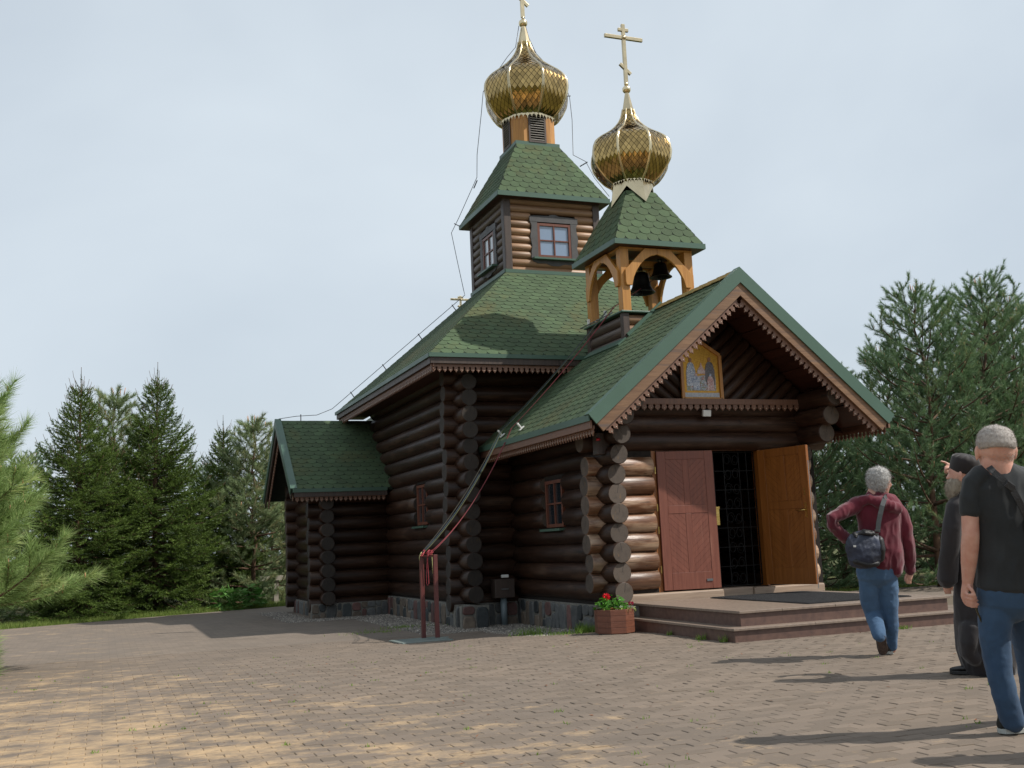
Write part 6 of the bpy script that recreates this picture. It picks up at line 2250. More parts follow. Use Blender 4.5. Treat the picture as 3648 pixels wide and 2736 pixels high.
def ring_loft(mb, rings, n=20, mi=0):
    """rings: list of (centre, side axis*ra, other axis*rb)"""
    v, f = [], []
    for c, a, b in rings:
        for k in range(n):
            t = 2*math.pi*k/n
            v.append(c + a*math.cos(t) + b*math.sin(t))
    m_ = len(rings)
    for i in range(m_-1):
        for k in range(n):
            k2 = (k+1) % n
            f.append((i*n+k, i*n+k2, (i+1)*n+k2, (i+1)*n+k))
    f.append(list(range(n))[::-1]); f.append([(m_-1)*n+k for k in range(n)])
    mb.add(v, f, mi, True)

class Fig:
    """a figure laid out from photo pixels at a known distance"""
    def __init__(s, depth):
        s.D = depth
        s.pm = FPX/depth              # pixels per metre there
    def P(s, u, v, off=0.0):
        return ray_pt(u, v, s.D+off)
    def loft(s, mb, rows, n=20, grow=0.0):
        """rows: (u, v, off, half width in px, half depth in m)"""
        pts = [s.P(r[0], r[1], r[2]) for r in rows]
        rings = []
        for i, r in enumerate(rows):
            d = unit(pts[min(i+1, len(pts)-1)] - pts[max(i-1, 0)])
            a = RT - d*(RT @ d)
            if np.linalg.norm(a) < 0.25:
                a = UP - d*(UP @ d)
            a = unit(a)
            b = np.cross(d, a)
            ra, rb = r[3]/s.pm + grow, r[4] + grow
            rings.append((pts[i], a*ra, b*rb))
        # closing rounded ends
        def cap(i, j):
            c, a, b = rings[i]
            d = unit(rings[i][0]-rings[j][0])
            h = min(np.linalg.norm(a), np.linalg.norm(b))
            return [(c + d*h*0.55, a*0.62, b*0.62), (c + d*h*0.8, a*0.25, b*0.25)]
        rings = cap(0, 1)[::-1] + rings + cap(-1, -2)
        ring_loft(mb, rings, n)

def blob(name, mb, voxel, mats, parent, iters=4, disp=None, fac=0.5):
    """union of overlapping shells into one smooth skin"""
    me = mesh('tmp', mb.v, mb.f)
    bm = bmesh.new(); bm.from_mesh(me)
    bmesh.ops.recalc_face_normals(bm, faces=bm.faces[:])
    bm.to_mesh(me); bm.free()
    o = bpy.data.objects.new('tmp', me)
    coll.objects.link(o)
    r = o.modifiers.new('r', 'REMESH'); r.mode = 'VOXEL'; r.voxel_size = voxel; r.use_smooth_shade = True
    if iters:
        q = o.modifiers.new('s', 'SMOOTH'); q.factor = fac; q.iterations = iters
    dg = bpy.context.evaluated_depsgraph_get()
    dg.update()
    out = bpy.data.meshes.new_from_object(o.evaluated_get(dg))
    bpy.data.objects.remove(o, do_unlink=True)
    bpy.data.meshes.remove(me)
    out.name = name
    n = len(out.vertices)
    if disp and n:
        co = np.empty(n*3, np.float32); out.vertices.foreach_get('co', co); co = co.reshape(-1, 3)
        nr = np.empty(n*3, np.float32); out.vertices.foreach_get('normal', nr); nr = nr.reshape(-1, 3)
        h = np.array([disp(c) for c in co], np.float32)
        out.vertices.foreach_set('co', (co + nr*h[:, None]).reshape(-1))
    out.polygons.foreach_set('use_smooth', [True]*len(out.polygons))
    out.materials.clear()
    for q in (mats if isinstance(mats, (list, tuple)) else [mats]):
        out.materials.append(q)
    out.update()
    return put(bpy.data.objects.new(name, out), parent)

def folds(sc, amp, seed=0.0, st=(1, 1, .45)):
    """soft cloth folds, longer down the body"""
    def f(c):
        v = Vector((c[0]*sc*st[0]+seed, c[1]*sc*st[1], c[2]*sc*st[2]))
        return amp*(noise.noise(v) + 0.5*(1-abs(noise.noise(v*2.1))*2))
    return f

def cloth_mat(name, c1, c2, scale=240.0, rough=0.85, bumps=0.4, sheen=0.2, big=5.0):
    m, nt, bs = nodes(name)
    v = coords(nt, 'world')
    f = noise_tex(nt, v, big, 4)
    w = noise_tex(nt, v, scale, 2)
    c = mix(nt, ramp(nt, f, [(0.3, 0.0), (0.7, 1.0)]), c1, c2)
    c = mix(nt, mth(nt, 'MULTIPLY', w, 0.35), c, tuple(x*0.6 for x in c1))
    nt.links.new(c, bs.inputs['Base Color'])
    bs.inputs['Roughness'].default_value = rough
    bs.inputs['Specular IOR Level'].default_value = 0.25
    bs.inputs['Sheen Weight'].default_value = sheen
    bump(nt, bs, w, bumps, 0.003)
    return m
def skin_mat(name, c1, c2):
    m, nt, bs = nodes(name)
    v = coords(nt, 'world')
    f = noise_tex(nt, v, 14.0, 4)
    c = mix(nt, ramp(nt, f, [(0.35, 0.0), (0.7, 1.0)]), c1, c2)
    nt.links.new(c, bs.inputs['Base Color'])
    bs.inputs['Roughness'].default_value = 0.5
    bs.inputs['Subsurface Weight'].default_value = 0.12
    bs.inputs['Subsurface Radius'].default_value = (0.01, 0.004, 0.002)
    bump(nt, bs, noise_tex(nt, v, 160.0, 3), 0.15, 0.002)
    return m
M['skin'] = skin_mat('tanned skin', lin((200, 156, 138)), lin((184, 132, 114)))
M['hair'] = simple('short grey hair', lin((188, 186, 182)), lin((140, 138, 136)), 60, 0.6, 0.8, 300, dist=0.006)
M['hair2'] = simple('cropped grey hair', lin((176, 170, 164)), lin((142, 134, 128)), 60, 0.6, 0.6, 400, dist=0.004)
M['beard'] = simple('grey beard', lin((168, 158, 142)), lin((134, 124, 110)), 40, 0.7, 0.9, 160, dist=0.008, stretch=(1, 1, .4))
M['maroon'] = cloth_mat('maroon fleece', lin((104, 32, 46)), lin((82, 24, 38)), 180, 0.9, 0.4, 0.3)
M['jeans'] = cloth_mat('blue denim', lin((78, 106, 136)), lin((58, 84, 114)), 260, 0.85, 0.4, 0.1, 4.0)
M['jeans2'] = cloth_mat('dark blue denim', lin((60, 84, 110)), lin((44, 66, 92)), 260, 0.85, 0.4, 0.1, 4.0)
M['blackshirt'] = cloth_mat('black cotton', lin((48, 51, 53)), lin((36, 39, 41)), 320, 0.8, 0.25, 0.15)
M['robe'] = cloth_mat('black cassock cloth', lin((46, 42, 44)), lin((34, 31, 33)), 300, 0.65, 0.2, 0.2)
M['robe2'] = cloth_mat('dark plum underskirt cloth', lin((54, 44, 48)), lin((40, 32, 36)), 300, 0.7, 0.2, 0.2)
M['shoe'] = simple('black leather', lin((34, 32, 32)), lin((22, 21, 21)), 9, 0.45, 0.2, 60)
M['shoe_o'] = cloth_mat('olive black sneaker mesh', lin((50, 50, 44)), lin((36, 36, 32)), 300, 0.8, 0.5, 0.0)
M['sole'] = simple('pale rubber sole', lin((176, 178, 172)), lin((150, 152, 146)), 20, 0.7, 0.2, 60)
M['sole_d'] = simple('brown rubber sole', lin((84, 70, 64)), lin((60, 50, 46)), 20, 0.8, 0.6, 90)
M['bag'] = simple('navy and black nylon', lin((46, 54, 74)), lin((30, 34, 46)), 8, 0.55, 0.3, 120)
M['bag_k'] = simple('black nylon', lin((28, 28, 30)), lin((18, 18, 20)), 8, 0.55, 0.3, 120)
M['strap'] = simple('grey webbing', lin((66, 70, 72)), lin((52, 56, 58)), 8, 0.7, 0.3, 200)
M['cap_cloth'] = cloth_mat('black cap cloth', lin((44, 38, 38)), lin((32, 28, 28)), 200, 0.75, 0.3, 0.2)

def hair_tufts(name, obj_hair, n, L, w, mat, parent, seed, down=0.3):
    """short hairs standing off a hair cap"""
    me = obj_hair.data
    nv = len(me.vertices)
    co = np.empty(nv*3, np.float32); me.vertices.foreach_get('co', co); co = co.reshape(-1, 3)
    nr = np.empty(nv*3, np.float32); me.vertices.foreach_get('normal', nr); nr = nr.reshape(-1, 3)
    g = np.random.default_rng(seed)
    i = g.integers(0, nv, n)
    d = unit(nr[i]*0.6 + g.normal(0, .35, (n, 3)) + np.array([[0, 0, -down]]))
    s = unit(np.cross(d, g.normal(size=(n, 3))))*w
    V = np.empty((n, 3, 3))
    b = co[i] - nr[i]*0.002
    V[:, 0] = b-s; V[:, 1] = b+s; V[:, 2] = b + d*(L*(.6+.8*g.random((n, 1))))
    m2 = bpy.data.meshes.new(name)
    m2.vertices.add(3*n); m2.vertices.foreach_set('co', V.reshape(-1).astype(np.float32))
    m2.loops.add(3*n); m2.loops.foreach_set('vertex_index', np.arange(3*n, dtype=np.int32))
    m2.polygons.add(n); m2.polygons.foreach_set('loop_start', np.arange(0, 3*n, 3, dtype=np.int32))
    m2.update(calc_edges=True)
    m2.materials.append(mat)
    return put(bpy.data.objects.new(name, m2), parent)

# ------------------------------------------------ man in the black T-shirt (nearest, right edge)
A_ = Fig(6.13)
base = A_.P(3600, 2640)
manA = thing('person', (float(base[0]), float(base[1]), 0.0), 'man in black T-shirt and blue jeans with cropped grey hair at right edge', 'person', 'men walking to the church')
def ear(f, mb, u, v, off, h, w):
    f.loft(mb, [(u, v-h, off, w*0.7, .012), (u, v-h*.4, off, w, .016), (u, v+h*.3, off, w*.85, .014), (u, v+h, off, w*.5, .010)], 10)
mb = MB()
# head (seen from behind), neck
A_.loft(mb, [(3550, 1519, .01, 6, .012), (3550, 1522, .01, 20, .04), (3549, 1531, .01, 38, .072), (3548, 1549, .005, 54, .098), (3548, 1578, 0, 62, .112), (3548, 1604, .005, 61, .112), (3549, 1632, .02, 57, .100), (3551, 1660, .045, 50, .085), (3552, 1682, .07, 42, .06)], 26)
A_.loft(mb, [(3550, 1618, -.01, 52, .075), (3551, 1650, -.015, 53, .078), (3556, 1690, -.01, 60, .085), (3562, 1725, 0, 70, .09)], 22)
A_.loft(mb, [(3553, 1628, .13, 10, .02), (3553, 1645, .145, 13, .02), (3553, 1655, .13, 13, .02)], 10)         # nose
ear(A_, mb, 3481, 1615, .005, 22, 9.5); ear(A_, mb, 3616, 1613, .005, 22, 9.5)
# core of torso and legs (inside the clothes)
A_.loft(mb, [(3570, 1730, 0, 100, .085), (3580, 1800, 0, 105, .11), (3588, 1900, 0, 95, .12), (3590, 2010, 0, 92, .12), (3590, 2110, 0, 92, .115)], 20)
A_.loft(mb, [(3560, 2130, 0, 48, .075), (3546, 2250, -.02, 44, .068), (3548, 2330, -.03, 38, .058), (3575, 2450, -.06, 30, .048), (3603, 2590, -.05, 20, .034)], 16)
A_.loft(mb, [(3630, 2130, .04, 48, .075), (3652, 2250, .16, 42, .065), (3668, 2340, .25, 36, .055), (3676, 2440, .30, 30, .045), (3680, 2560, .36, 20, .034)], 16)
# left arm with hand
A_.loft(mb, [(3462, 1735, .0, 34, .055), (3456, 1800, -.01, 31, .052), (3456, 1860, -.02, 29, .048), (3458, 1905, -.03, 30, .046), (3455, 1950, -.02, 31, .047), (3452, 2000, -.01, 28, .042), (3449, 2050, .0, 22, .034), (3447, 2080, .005, 19, .027), (3446, 2100, .005, 22, .025), (3445, 2125, .01, 22, .026), (3448, 2145, .01, 17, .02)], 18)
# right arm (beyond the frame)
A_.loft(mb, [(3690, 1745, .02, 34, .055), (3712, 1850, .05, 30, .05), (3722, 1930, .08, 28, .045), (3725, 2030, .16, 22, .036), (3725, 2085, .2, 19, .026), (3725, 2130, .22, 22, .024)], 16)
for k in range(4):
    A_.loft(mb, [(3716+k*7, 2135, .20+.01*k, 5.2, .0085), (3715+k*7, 2160, .20+.01*k, 5.0, .008), (3717+k*6, 2178, .185+.01*k, 4.4, .007)], 8)
# curled fingers of the left hand round a stick
for k, (y0, y1, lx) in enumerate(((2112, 2124, 3476), (2126, 2139, 3482), (2139, 2153, 3485), (2150, 2164, 3480))):
    A_.loft(mb, [(3441, y0, .015, 6.5, .010), (3448, y0+6, -.035+.004*k, 6.3, .010), (3462, y1-3, -.048+.004*k, 6.0, .0095), (lx, y1, -.030, 5.4, .0085)], 10)
A_.loft(mb, [(3452, 2088, -.02, 7.5, .012), (3464, 2104, -.045, 7, .011), (3472, 2120, -.05, 6, .010), (3477, 2131, -.045, 5, .008)], 10)
def neck_crease(c):
    return 0.0
bodyA = blob('body', mb, 0.0062, M['skin'], manA, 3)
# hair
mb = MB()
A_.loft(mb, [(3550, 1514, .0, 5, .010), (3550, 1517, .0, 20, .042), (3549, 1524, .0, 37, .072), (3549, 1535, -.004, 50, .092), (3548, 1552, -.008, 59, .108), (3548, 1575, -.010, 64.5, .119), (3548, 1594, -.010, 62.5, .115), (3549, 1608, -.014, 56, .103), (3549, 1622, -.024, 47, .086), (3550, 1634, -.040, 30, .056)], 28)
hA = blob('hair', mb, 0.006, M['hair2'], manA, 2, lambda c: 0.0018*noise.noise(Vector(c)*90))
hair_tufts('hair_strands', hA, 9000, 0.010, 0.0007, M['hair2'], hA, 3, 0.2)
# stubble fading out over the nape
mb = MB()
A_.loft(mb, [(3548, 1600, .002, 59, .110), (3549, 1614, .002, 59.5, .110), (3550, 1628, .010, 56, .102)], 26)
tmp_ = blob('tmp_nape', mb, 0.006, M['hair2'], manA, 2)
hair_tufts('nape_strands', tmp_, 5000, 0.007, 0.0007, M['hair2'], hA, 13, 0.6)
bpy.data.objects.remove(tmp_, do_unlink=True)
# T-shirt
mb = MB()
A_.loft(mb, [(3558, 1668, .0, 60, .082), (3564, 1690, .0, 88, .10), (3572, 1725, 0, 122, .118), (3578, 1780, 0, 118, .135), (3584, 1850, .0, 106, .145), (3588, 1930, .0, 104, .148), (3590, 2010, .0, 108, .150), (3592, 2088, .0, 112, .150)], 30)
A_.loft(mb, [(3500, 1690, .0, 34, .07), (3466, 1722, .0, 37, .066), (3455, 1770, -.01, 34, .062), (3457, 1826, -.012, 33, .060)], 18)
A_.loft(mb, [(3640, 1695, .0, 34, .07), (3685, 1730, .02, 37, .066), (3706, 1790, .04, 34, .062), (3712, 1840, .05, 33, .060)], 18)
shA = blob('t_shirt', mb, 0.009, M['blackshirt'], manA, 3, folds(7.5, 0.014, 3.0, (1, 1, .35)))
# jeans
mb = MB()
A_.loft(mb, [(3592, 2070, 0, 103, .138), (3592, 2110, 0, 106, .14), (3592, 2150, 0, 104, .135)], 26)
A_.loft(mb, [(3562, 2110, 0, 62, .10), (3545, 2200, -.01, 58, .092), (3544, 2270, -.02, 54, .085), (3550, 2330, -.03, 48, .076), (3562, 2400, -.05, 43, .068), (3580, 2480, -.065, 41, .064), (3598, 2540, -.055, 41, .064), (3611, 2578, -.05, 38, .060)], 22)
A_.loft(mb, [(3632, 2110, .03, 60, .10), (3650, 2200, .10, 57, .092), (3662, 2290, .20, 52, .082), (3672, 2370, .27, 46, .072), (3678, 2450, .31, 42, .065), (3680, 2545, .36, 40, .062)], 22)
jeA = blob('jeans', mb, 0.009, M['jeans2'], manA, 3, folds(9.0, 0.006, 9.0, (1, 1, .9)))
# shoes
def shoe(f, parent, heel, toe, mat, solemat, w, h, up=None, lift=0.0):
    """heel and toe: world points at sole level"""
    heel, toe = np.array(heel), np.array(toe)
    d = unit(toe-heel)
    up = np.array([0, 0, 1.0]) if up is None else unit(np.array(up))
    s = np.cross(d, up)
    L = np.linalg.norm(toe-heel)
    mb = MB()
    rings = []
    for t, ww, hh in ((-.02, .5, .55), (.04, .78, .95), (.2, .9, 1.0), (.36, .92, .86), (.55, .98, .62), (.75, 1.0, .50), (.90, .85, .40), (1.0, .45, .28)):
        c = heel + d*L*t + up*(0.022 + h*hh/2)
        rings.append((c, s*w*ww, up*(h*hh/2)))
    ring_loft(mb, rings, 16)
    # collar
    ring_loft(mb, [(heel + d*L*.14 + up*(h*.8), s*w*.72, d*L*.15), (heel + d*L*.13 + up*(h*1.25), s*w*.66, d*L*.14)], 14)
    o = blob('shoe', mb, 0.006, mat, parent, 3)
    prof = [(-.03, .0), (.02, .8), (.2, .93), (.45, .88), (.7, 1.03), (.88, .9), (.98, .55), (1.02, .0)]
    pts = [heel + d*L*t + s*w*q for t, q in prof] + [heel + d*L*t - s*w*q for t, q in prof[::-1][1:-1]]
    m2 = MB()
    n = len(pts)
    m2.add([p + up*.001 for p in pts] + [p + up*.030 for p in pts], [list(range(n))[::-1], list(range(n, 2*n))] + [(i, (i+1) % n, (i+1) % n+n, i+n) for i in range(n)])
    so_ = m2.build('sole', solemat, o, 0.004)
    return o
hl = A_.P(3566, 2630, -.04); hl[2] = 0.004
shoe(A_, manA, hl, hl + np.array([0.262, -.055, 0.0]), M['shoe_o'], M['sole'], 0.050, 0.085)
h2 = A_.P(3660, 2590, .38); h2[2] = 0.004
shoe(A_, manA, h2, h2 + np.array([0.25, .07, 0.0]), M['shoe_o'], M['sole'], 0.050, 0.085)
# sling strap across the back
def ribbon(mb, pts, w, th, nrm):
    pts = [np.array(p, float) for p in pts]
    for i in range(len(pts)-1):
        d = unit(pts[i+1]-pts[i])
        n_ = unit(np.array(nrm) - d*(np.array(nrm) @ d))
        s = np.cross(d, n_)
        c = (pts[i]+pts[i+1])/2
        mb.obox(c, d*(np.linalg.norm(pts[i+1]-pts[i])/2+.002), s*(w/2), n_*(th/2))
slA = thing('sling_bag', tuple(A_.P(3660, 1900, -.19)), 'black sling bag strap crossing the back of the black T-shirt', 'bag')
mb = MB()
ribbon(mb, [A_.P(3524, 1664, -.105), A_.P(3540, 1682, -.128), A_.P(3568, 1706, -.146), A_.P(3600, 1735, -.158), A_.P(3625, 1775, -.166), A_.P(3650, 1825, -.166), A_.P(3680, 1900, -.15)], 0.036, 0.006, -FW)
mb.build('strap', M['bag_k'], slA)
MB().obox(A_.P(3597, 1732, -.168), unit(RT*.8-UP*.6)*.028, unit(RT*.6+UP*.8)*.02, FW*.006).build('buckle', M['bag_k'], slA, .003)
mb = MB()
A_.loft(mb, [(3672, 1860, -.15, 30, .05), (3690, 1930, -.14, 42, .06), (3705, 2000, -.12, 36, .05)], 14)
blob('pouch', mb, 0.012, M['bag_k'], slA, 3)
# thin stick in the left hand
stk = thing('thin_stick', tuple(A_.P(3480, 2175, -.04)), 'thin dark stick held in the left hand of the man in black', 'stick')
MB().tube([A_.P(3452, 2108, -.03), A_.P(3503, 2230, -.035)], .0055, 8).build('stick_rod', M['brass_dark'] if 'brass_dark' in M else simple('dark olive varnish', lin((70, 62, 36)), lin((44, 40, 26)), 20, .4, .1, 60), stk)

# ------------------------------------------------ man in the maroon hoodie
B_ = Fig(10.12)
base = B_.P(3165, 2340)
manB = thing('person', (float(base[0]), float(base[1]), 0.0), 'white-haired man in maroon hooded jacket and jeans walking towards the steps', 'person', 'men walking to the church')
mb = MB()
B_.loft(mb, [(3131, 1669, 0, 6, .015), (3131, 1673, 0, 19, .055), (3131, 1680, 0, 30, .085), (3131, 1697, 0, 38, .102), (3132, 1712, .0, 38, .106), (3134, 1728, .01, 35, .10), (3138, 1745, .03, 30, .085), (3143, 1760, .045, 22, .06)], 24)
B_.loft(mb, [(3127, 1728, -.01, 27, .066), (3121, 1750, -.01, 28, .07), (3117, 1775, .0, 34, .08)], 18)
B_.loft(mb, [(3166, 1716, .04, 5, .02), (3172, 1728, .05, 6, .02), (3168, 1735, .045, 5, .02)], 8)
ear(B_, mb, 3152, 1735, -.045, 13, 5.5)
B_.loft(mb, [(3125, 1790, 0, 62, .085), (3130, 1850, 0, 64, .11), (3130, 1930, 0, 62, .12), (3126, 2010, 0, 64, .12)], 18)
B_.loft(mb, [(3100, 2030, 0, 30, .07), (3100, 2130, .02, 26, .062), (3110, 2180, .03, 24, .056), (3126, 2230, -.08, 19, .045), (3134, 2272, -.17, 13, .032)], 14)
B_.loft(mb, [(3155, 2030, 0, 30, .07), (3163, 2130, -.01, 26, .062), (3170, 2200, .0, 22, .052), (3177, 2270, .02, 17, .042), (3180, 2318, .03, 12, .03)], 14)
B_.loft(mb, [(3062, 1796, 0, 22, .05), (3010, 1824, -.06, 16, .040), (2972, 1852, -.09, 13, .034), (2988, 1893, -.05, 13, .032), (3020, 1925, .02, 14, .03), (3040, 1935, .05, 14, .022)], 14)
B_.loft(mb, [(3210, 1830, 0, 22, .05), (3226, 1890, 0, 20, .046), (3235, 1940, .02, 18, .042), (3242, 2000, .06, 14, .034), (3242, 2030, .08, 11, .026), (3240, 2046, .09, 14, .024), (3236, 2062, .09, 13, .022)], 14)
for k in range(4):
    B_.loft(mb, [(3228+k*6, 2060, .075+.008*k, 3.5, .0085), (3228+k*5.5, 2072, .07+.008*k, 3.4, .0085), (3231+k*4.5, 2079, .085+.006*k, 3.0, .0075)], 8)
B_.loft(mb, [(3228, 2046, .06, 4, .010), (3223, 2060, .05, 3.6, .009), (3224, 2071, .05, 3, .008)], 8)
blob('body', mb, 0.0075, M['skin'], manB, 3)
mb = MB()
B_.loft(mb, [(3130, 1663, 0, 6, .015), (3130, 1667, 0, 19, .055), (3130, 1673, 0, 31, .088), (3129, 1690, -.004, 40, .107), (3128, 1710, -.008, 40, .112), (3126, 1728, -.012, 35, .104), (3124, 1740, -.012, 30, .09)], 26)
hB = blob('hair', mb, 0.007, M['hair'], manB, 2, lambda c: 0.006*noise.noise(Vector(c)*45))
hair_tufts('hair_strands', hB, 5000, 0.022, 0.0011, M['hair'], hB, 5, 0.35)
# jacket
mb = MB()
B_.loft(mb, [(3118, 1764, .0, 40, .09), (3122, 1782, 0, 66, .11), (3130, 1812, 0, 82, .125), (3134, 1860, 0, 76, .14), (3134, 1920, 0, 74, .15), (3138, 1975, 0, 76, .155), (3142, 2012, 0, 74, .155)], 28)
B_.loft(mb, [(3170, 1960, 0, 40, .14), (3176, 2010, 0, 36, .14), (3182, 2036, 0, 26, .13)], 16)
B_.loft(mb, [(3078, 1788, 0, 26, .075), (3050, 1800, -.02, 27, .072), (3005, 1824, -.06, 25, .066), (2962, 1848, -.10, 22, .06), (2966, 1868, -.09, 22, .056), (2990, 1898, -.045, 20, .05), (3022, 1925, .02, 18, .045)], 18)
B_.loft(mb, [(3175, 1800, .0, 30, .08), (3208, 1830, 0, 27, .07), (3224, 1890, 0, 25, .062), (3234, 1945, .02, 23, .056), (3241, 2005, .06, 19, .046), (3243, 2036, .08, 16, .040)], 18)
# hood lying on the shoulders
B_.loft(mb, [(3068, 1786, -.07, 18, .05), (3100, 1776, -.10, 20, .055), (3135, 1790, -.12, 24, .06), (3172, 1806, -.11, 24, .055), (3198, 1812, -.07, 18, .05)], 16)
B_.loft(mb, [(3098, 1768, -.03, 17, .05), (3118, 1758, -.05, 18, .05), (3142, 1768, -.03, 17, .05)], 14)
jkB = blob('hooded_jacket', mb, 0.0105, M['maroon'], manB, 3, folds(9.0, 0.015, 5.0, (1, 1, .4)))
for u, v, off, wd in ((3243, 2030, .08, 19),):
    mb = MB(); B_.loft(mb, [(u-.5, v-7, off, wd, .046), (u+.5, v+7, off, wd-1, .044)], 18)
    blob('cuff', mb, 0.007, M['maroon'], manB, 2)
mb = MB()
B_.loft(mb, [(3124, 2000, 0, 72, .135), (3126, 2030, 0, 75, .14), (3128, 2055, 0, 72, .135)], 24)
B_.loft(mb, [(3098, 2030, 0, 38, .10), (3096, 2090, .01, 35, .09), (3100, 2145, .03, 33, .084), (3112, 2185, .03, 31, .078), (3122, 2220, -.06, 27, .066), (3130, 2258, -.14, 24, .058), (3134, 2272, -.17, 22, .052)], 20)
B_.loft(mb, [(3158, 2030, 0, 38, .10), (3163, 2090, -.01, 35, .09), (3168, 2145, -.01, 31, .08), (3172, 2200, .0, 27, .072), (3176, 2260, .02, 22, .062), (3179, 2308, .03, 16, .052)], 20)
blob('jeans', mb, 0.0095, M['jeans'], manB, 3, folds(10.0, 0.007, 2.0, (1, 1, .9)))
# rear shoe standing on its toe, sole towards us
toe = B_.P(3150, 2344, -.10); toe[2] = 0.012
heel = B_.P(3140, 2268, -.20)
shoe(B_, manB, heel, toe, M['shoe'], M['sole_d'], 0.046, 0.08, up=FW*0.9 + np.array([0, 0, .45]))
h2 = B_.P(3168, 2330, .0); h2[2] = 0.004
shoe(B_, manB, h2, h2 + np.array([0.17, 0.20, 0]), M['shoe'], M['sole'], 0.046, 0.08)
# shoulder bag hanging on his back
bg = thing('shoulder_bag', tuple(B_.P(3082, 1957, -.22)), 'navy and black shoulder bag hanging on the back of the maroon jacket', 'bag')
mb = MB()
B_.loft(mb, [(3080, 1906, -.20, 50, .045), (3080, 1922, -.212, 62, .06), (3081, 1950, -.22, 66, .078), (3085, 1982, -.22, 65, .085), (3089, 2000, -.215, 60, .08)], 22)
bb = blob('bag_body', mb, 0.012, M['bag'], bg, 3, folds(11.0, 0.010, 1.0, (1, 1, 1)))
mb = MB()
B_.loft(mb, [(3130, 1920, -.20, 16, .07), (3134, 1955, -.21, 18, .085), (3134, 1990, -.20, 15, .07)], 14)
B_.loft(mb, [(3040, 1996, -.225, 14, .08), (3080, 2008, -.225, 16, .085), (3120, 2004, -.215, 14, .08)], 14)
blob('side_panel', mb, 0.012, M['bag_k'], bg, 3)
mb = MB()
B_.loft(mb, [(3046, 1906, -.215, 10, .05), (3076, 1897, -.225, 11, .06), (3108, 1900, -.215, 10, .05)], 12)
blob('flap', mb, 0.010, M['bag_k'], bg, 2, folds(24.0, 0.008, 1.0, (1, 1, 1)))
mb = MB()
ribbon(mb, [B_.P(3127, 1895, -.235), B_.P(3130, 1862, -.225), B_.P(3136, 1832, -.215), B_.P(3143, 1802, -.20), B_.P(3151, 1778, -.165), B_.P(3157, 1768, -.10), B_.P(3160, 1766, -.02), B_.P(3158, 1790, .12)], 0.045, 0.005, -FW)
mb.build('strap', M['strap'], bg)
MB().obox(B_.P(3124, 1903, -.24), RT*.016, UP*.010, FW*.005).obox(B_.P(3124, 1890, -.24), RT*.022, UP*.006, FW*.006).build('clasp', M['steel'], bg)
MB().obox(B_.P(3045, 1946, -.292), RT*.012, UP*.008, FW*.003).build('badge', M['whiteplastic'], bg)

# ------------------------------------------------ priest in a cassock, pointing
C_ = Fig(8.55)
base = C_.P(3510, 2420)
manC = thing('person', (float(base[0]), float(base[1]), 0.0), 'bearded man in black cassock and soft cap pointing left, behind the nearest man', 'person', 'men walking to the church')
mb = MB()
# head turned to the left
C_.loft(mb, [(3431, 1642, 0, 8, .02), (3431, 1646, 0, 26, .06), (3428, 1665, 0, 42, .10), (3424, 1690, 0, 42, .10), (3418, 1715, 0, 36, .085), (3412, 1735, 0, 26, .06)], 22)
C_.loft(mb, [(3440, 1700, .01, 30, .07), (3452, 1735, .01, 32, .07), (3464, 1775, .01, 40, .08)], 16)
C_.loft(mb, [(3384, 1688, .02, 5, .018), (3377, 1703, .02, 8, .02), (3386, 1709, .02, 7, .018)], 10)      # nose
C_.loft(mb, [(3390, 1678, .02, 7, .03), (3388, 1684, .02, 8, .035)], 8)                                     # brow
ear(C_, mb, 3421, 1698, -.10, 15, 7)
C_.loft(mb, [(3470, 1790, 0, 66, .09), (3490, 1900, 0, 70, .12), (3505, 2050, 0, 74, .13), (3510, 2130, 0, 72, .12)], 18)
C_.loft(mb, [(3490, 2130, -.03, 34, .07), (3492, 2280, -.05, 28, .055), (3500, 2400, -.08, 16, .035)], 12)
C_.loft(mb, [(3560, 2130, .06, 34, .07), (3600, 2270, .16, 28, .055), (3632, 2385, .22, 16, .035)], 12)
# left arm hanging, hand showing below the sleeve
C_.loft(mb, [(3412, 1806, -.04, 15, .04), (3390, 1900, -.07, 17, .042), (3380, 1990, -.06, 17, .038), (3375, 2055, -.03, 13, .027), (3373, 2078, -.02, 15, .024), (3374, 2096, -.02, 14, .02)], 14)
for k in range(4):
    C_.loft(mb, [(3364+k*7, 2092, -.03+.006*k, 4, .0085), (3365+k*7, 2106, -.03+.006*k, 3.8, .008), (3369+k*6, 2115, -.02+.006*k, 3.2, .007)], 8)
C_.loft(mb, [(3386, 2078, -.04, 4.4, .010), (3392, 2092, -.045, 4, .009), (3392, 2102, -.045, 3.4, .008)], 8)
# right arm raised in front of the face, index finger out
C_.loft(mb, [(3500, 1790, .12, 24, .055), (3470, 1770, .30, 22, .05), (3432, 1735, .36, 19, .042), (3400, 1680, .33, 13, .03), (3389, 1664, .31, 13, .024), (3378, 1660, .30, 13, .022)], 14)
C_.loft(mb, [(3376, 1652, .30, 5, .010), (3364, 1646, .295, 4.4, .009), (3352, 1643, .29, 3.8, .008)], 10)
for k, y in enumerate((1662, 1670, 1677)):
    C_.loft(mb, [(3376, y, .29-.01*k, 4.6, .010), (3366, y+2, .275-.01*k, 4.6, .0095), (3367, y+7, .285-.01*k, 4.2, .009), (3376, y+7, .295-.01*k, 4, .008)], 8)
C_.loft(mb, [(3384, 1662, .27, 5, .010), (3374, 1668, .255, 4.6, .009), (3366, 1672, .255, 4, .008)], 8)
blob('body', mb, 0.0068, M['skin'], manC, 3)
mb = MB()
C_.loft(mb, [(3410, 1703, .0, 22, .08), (3402, 1722, .0, 27, .085), (3394, 1744, .0, 24, .075), (3388, 1762, .005, 15, .055), (3385, 1774, .01, 6, .03)], 20)
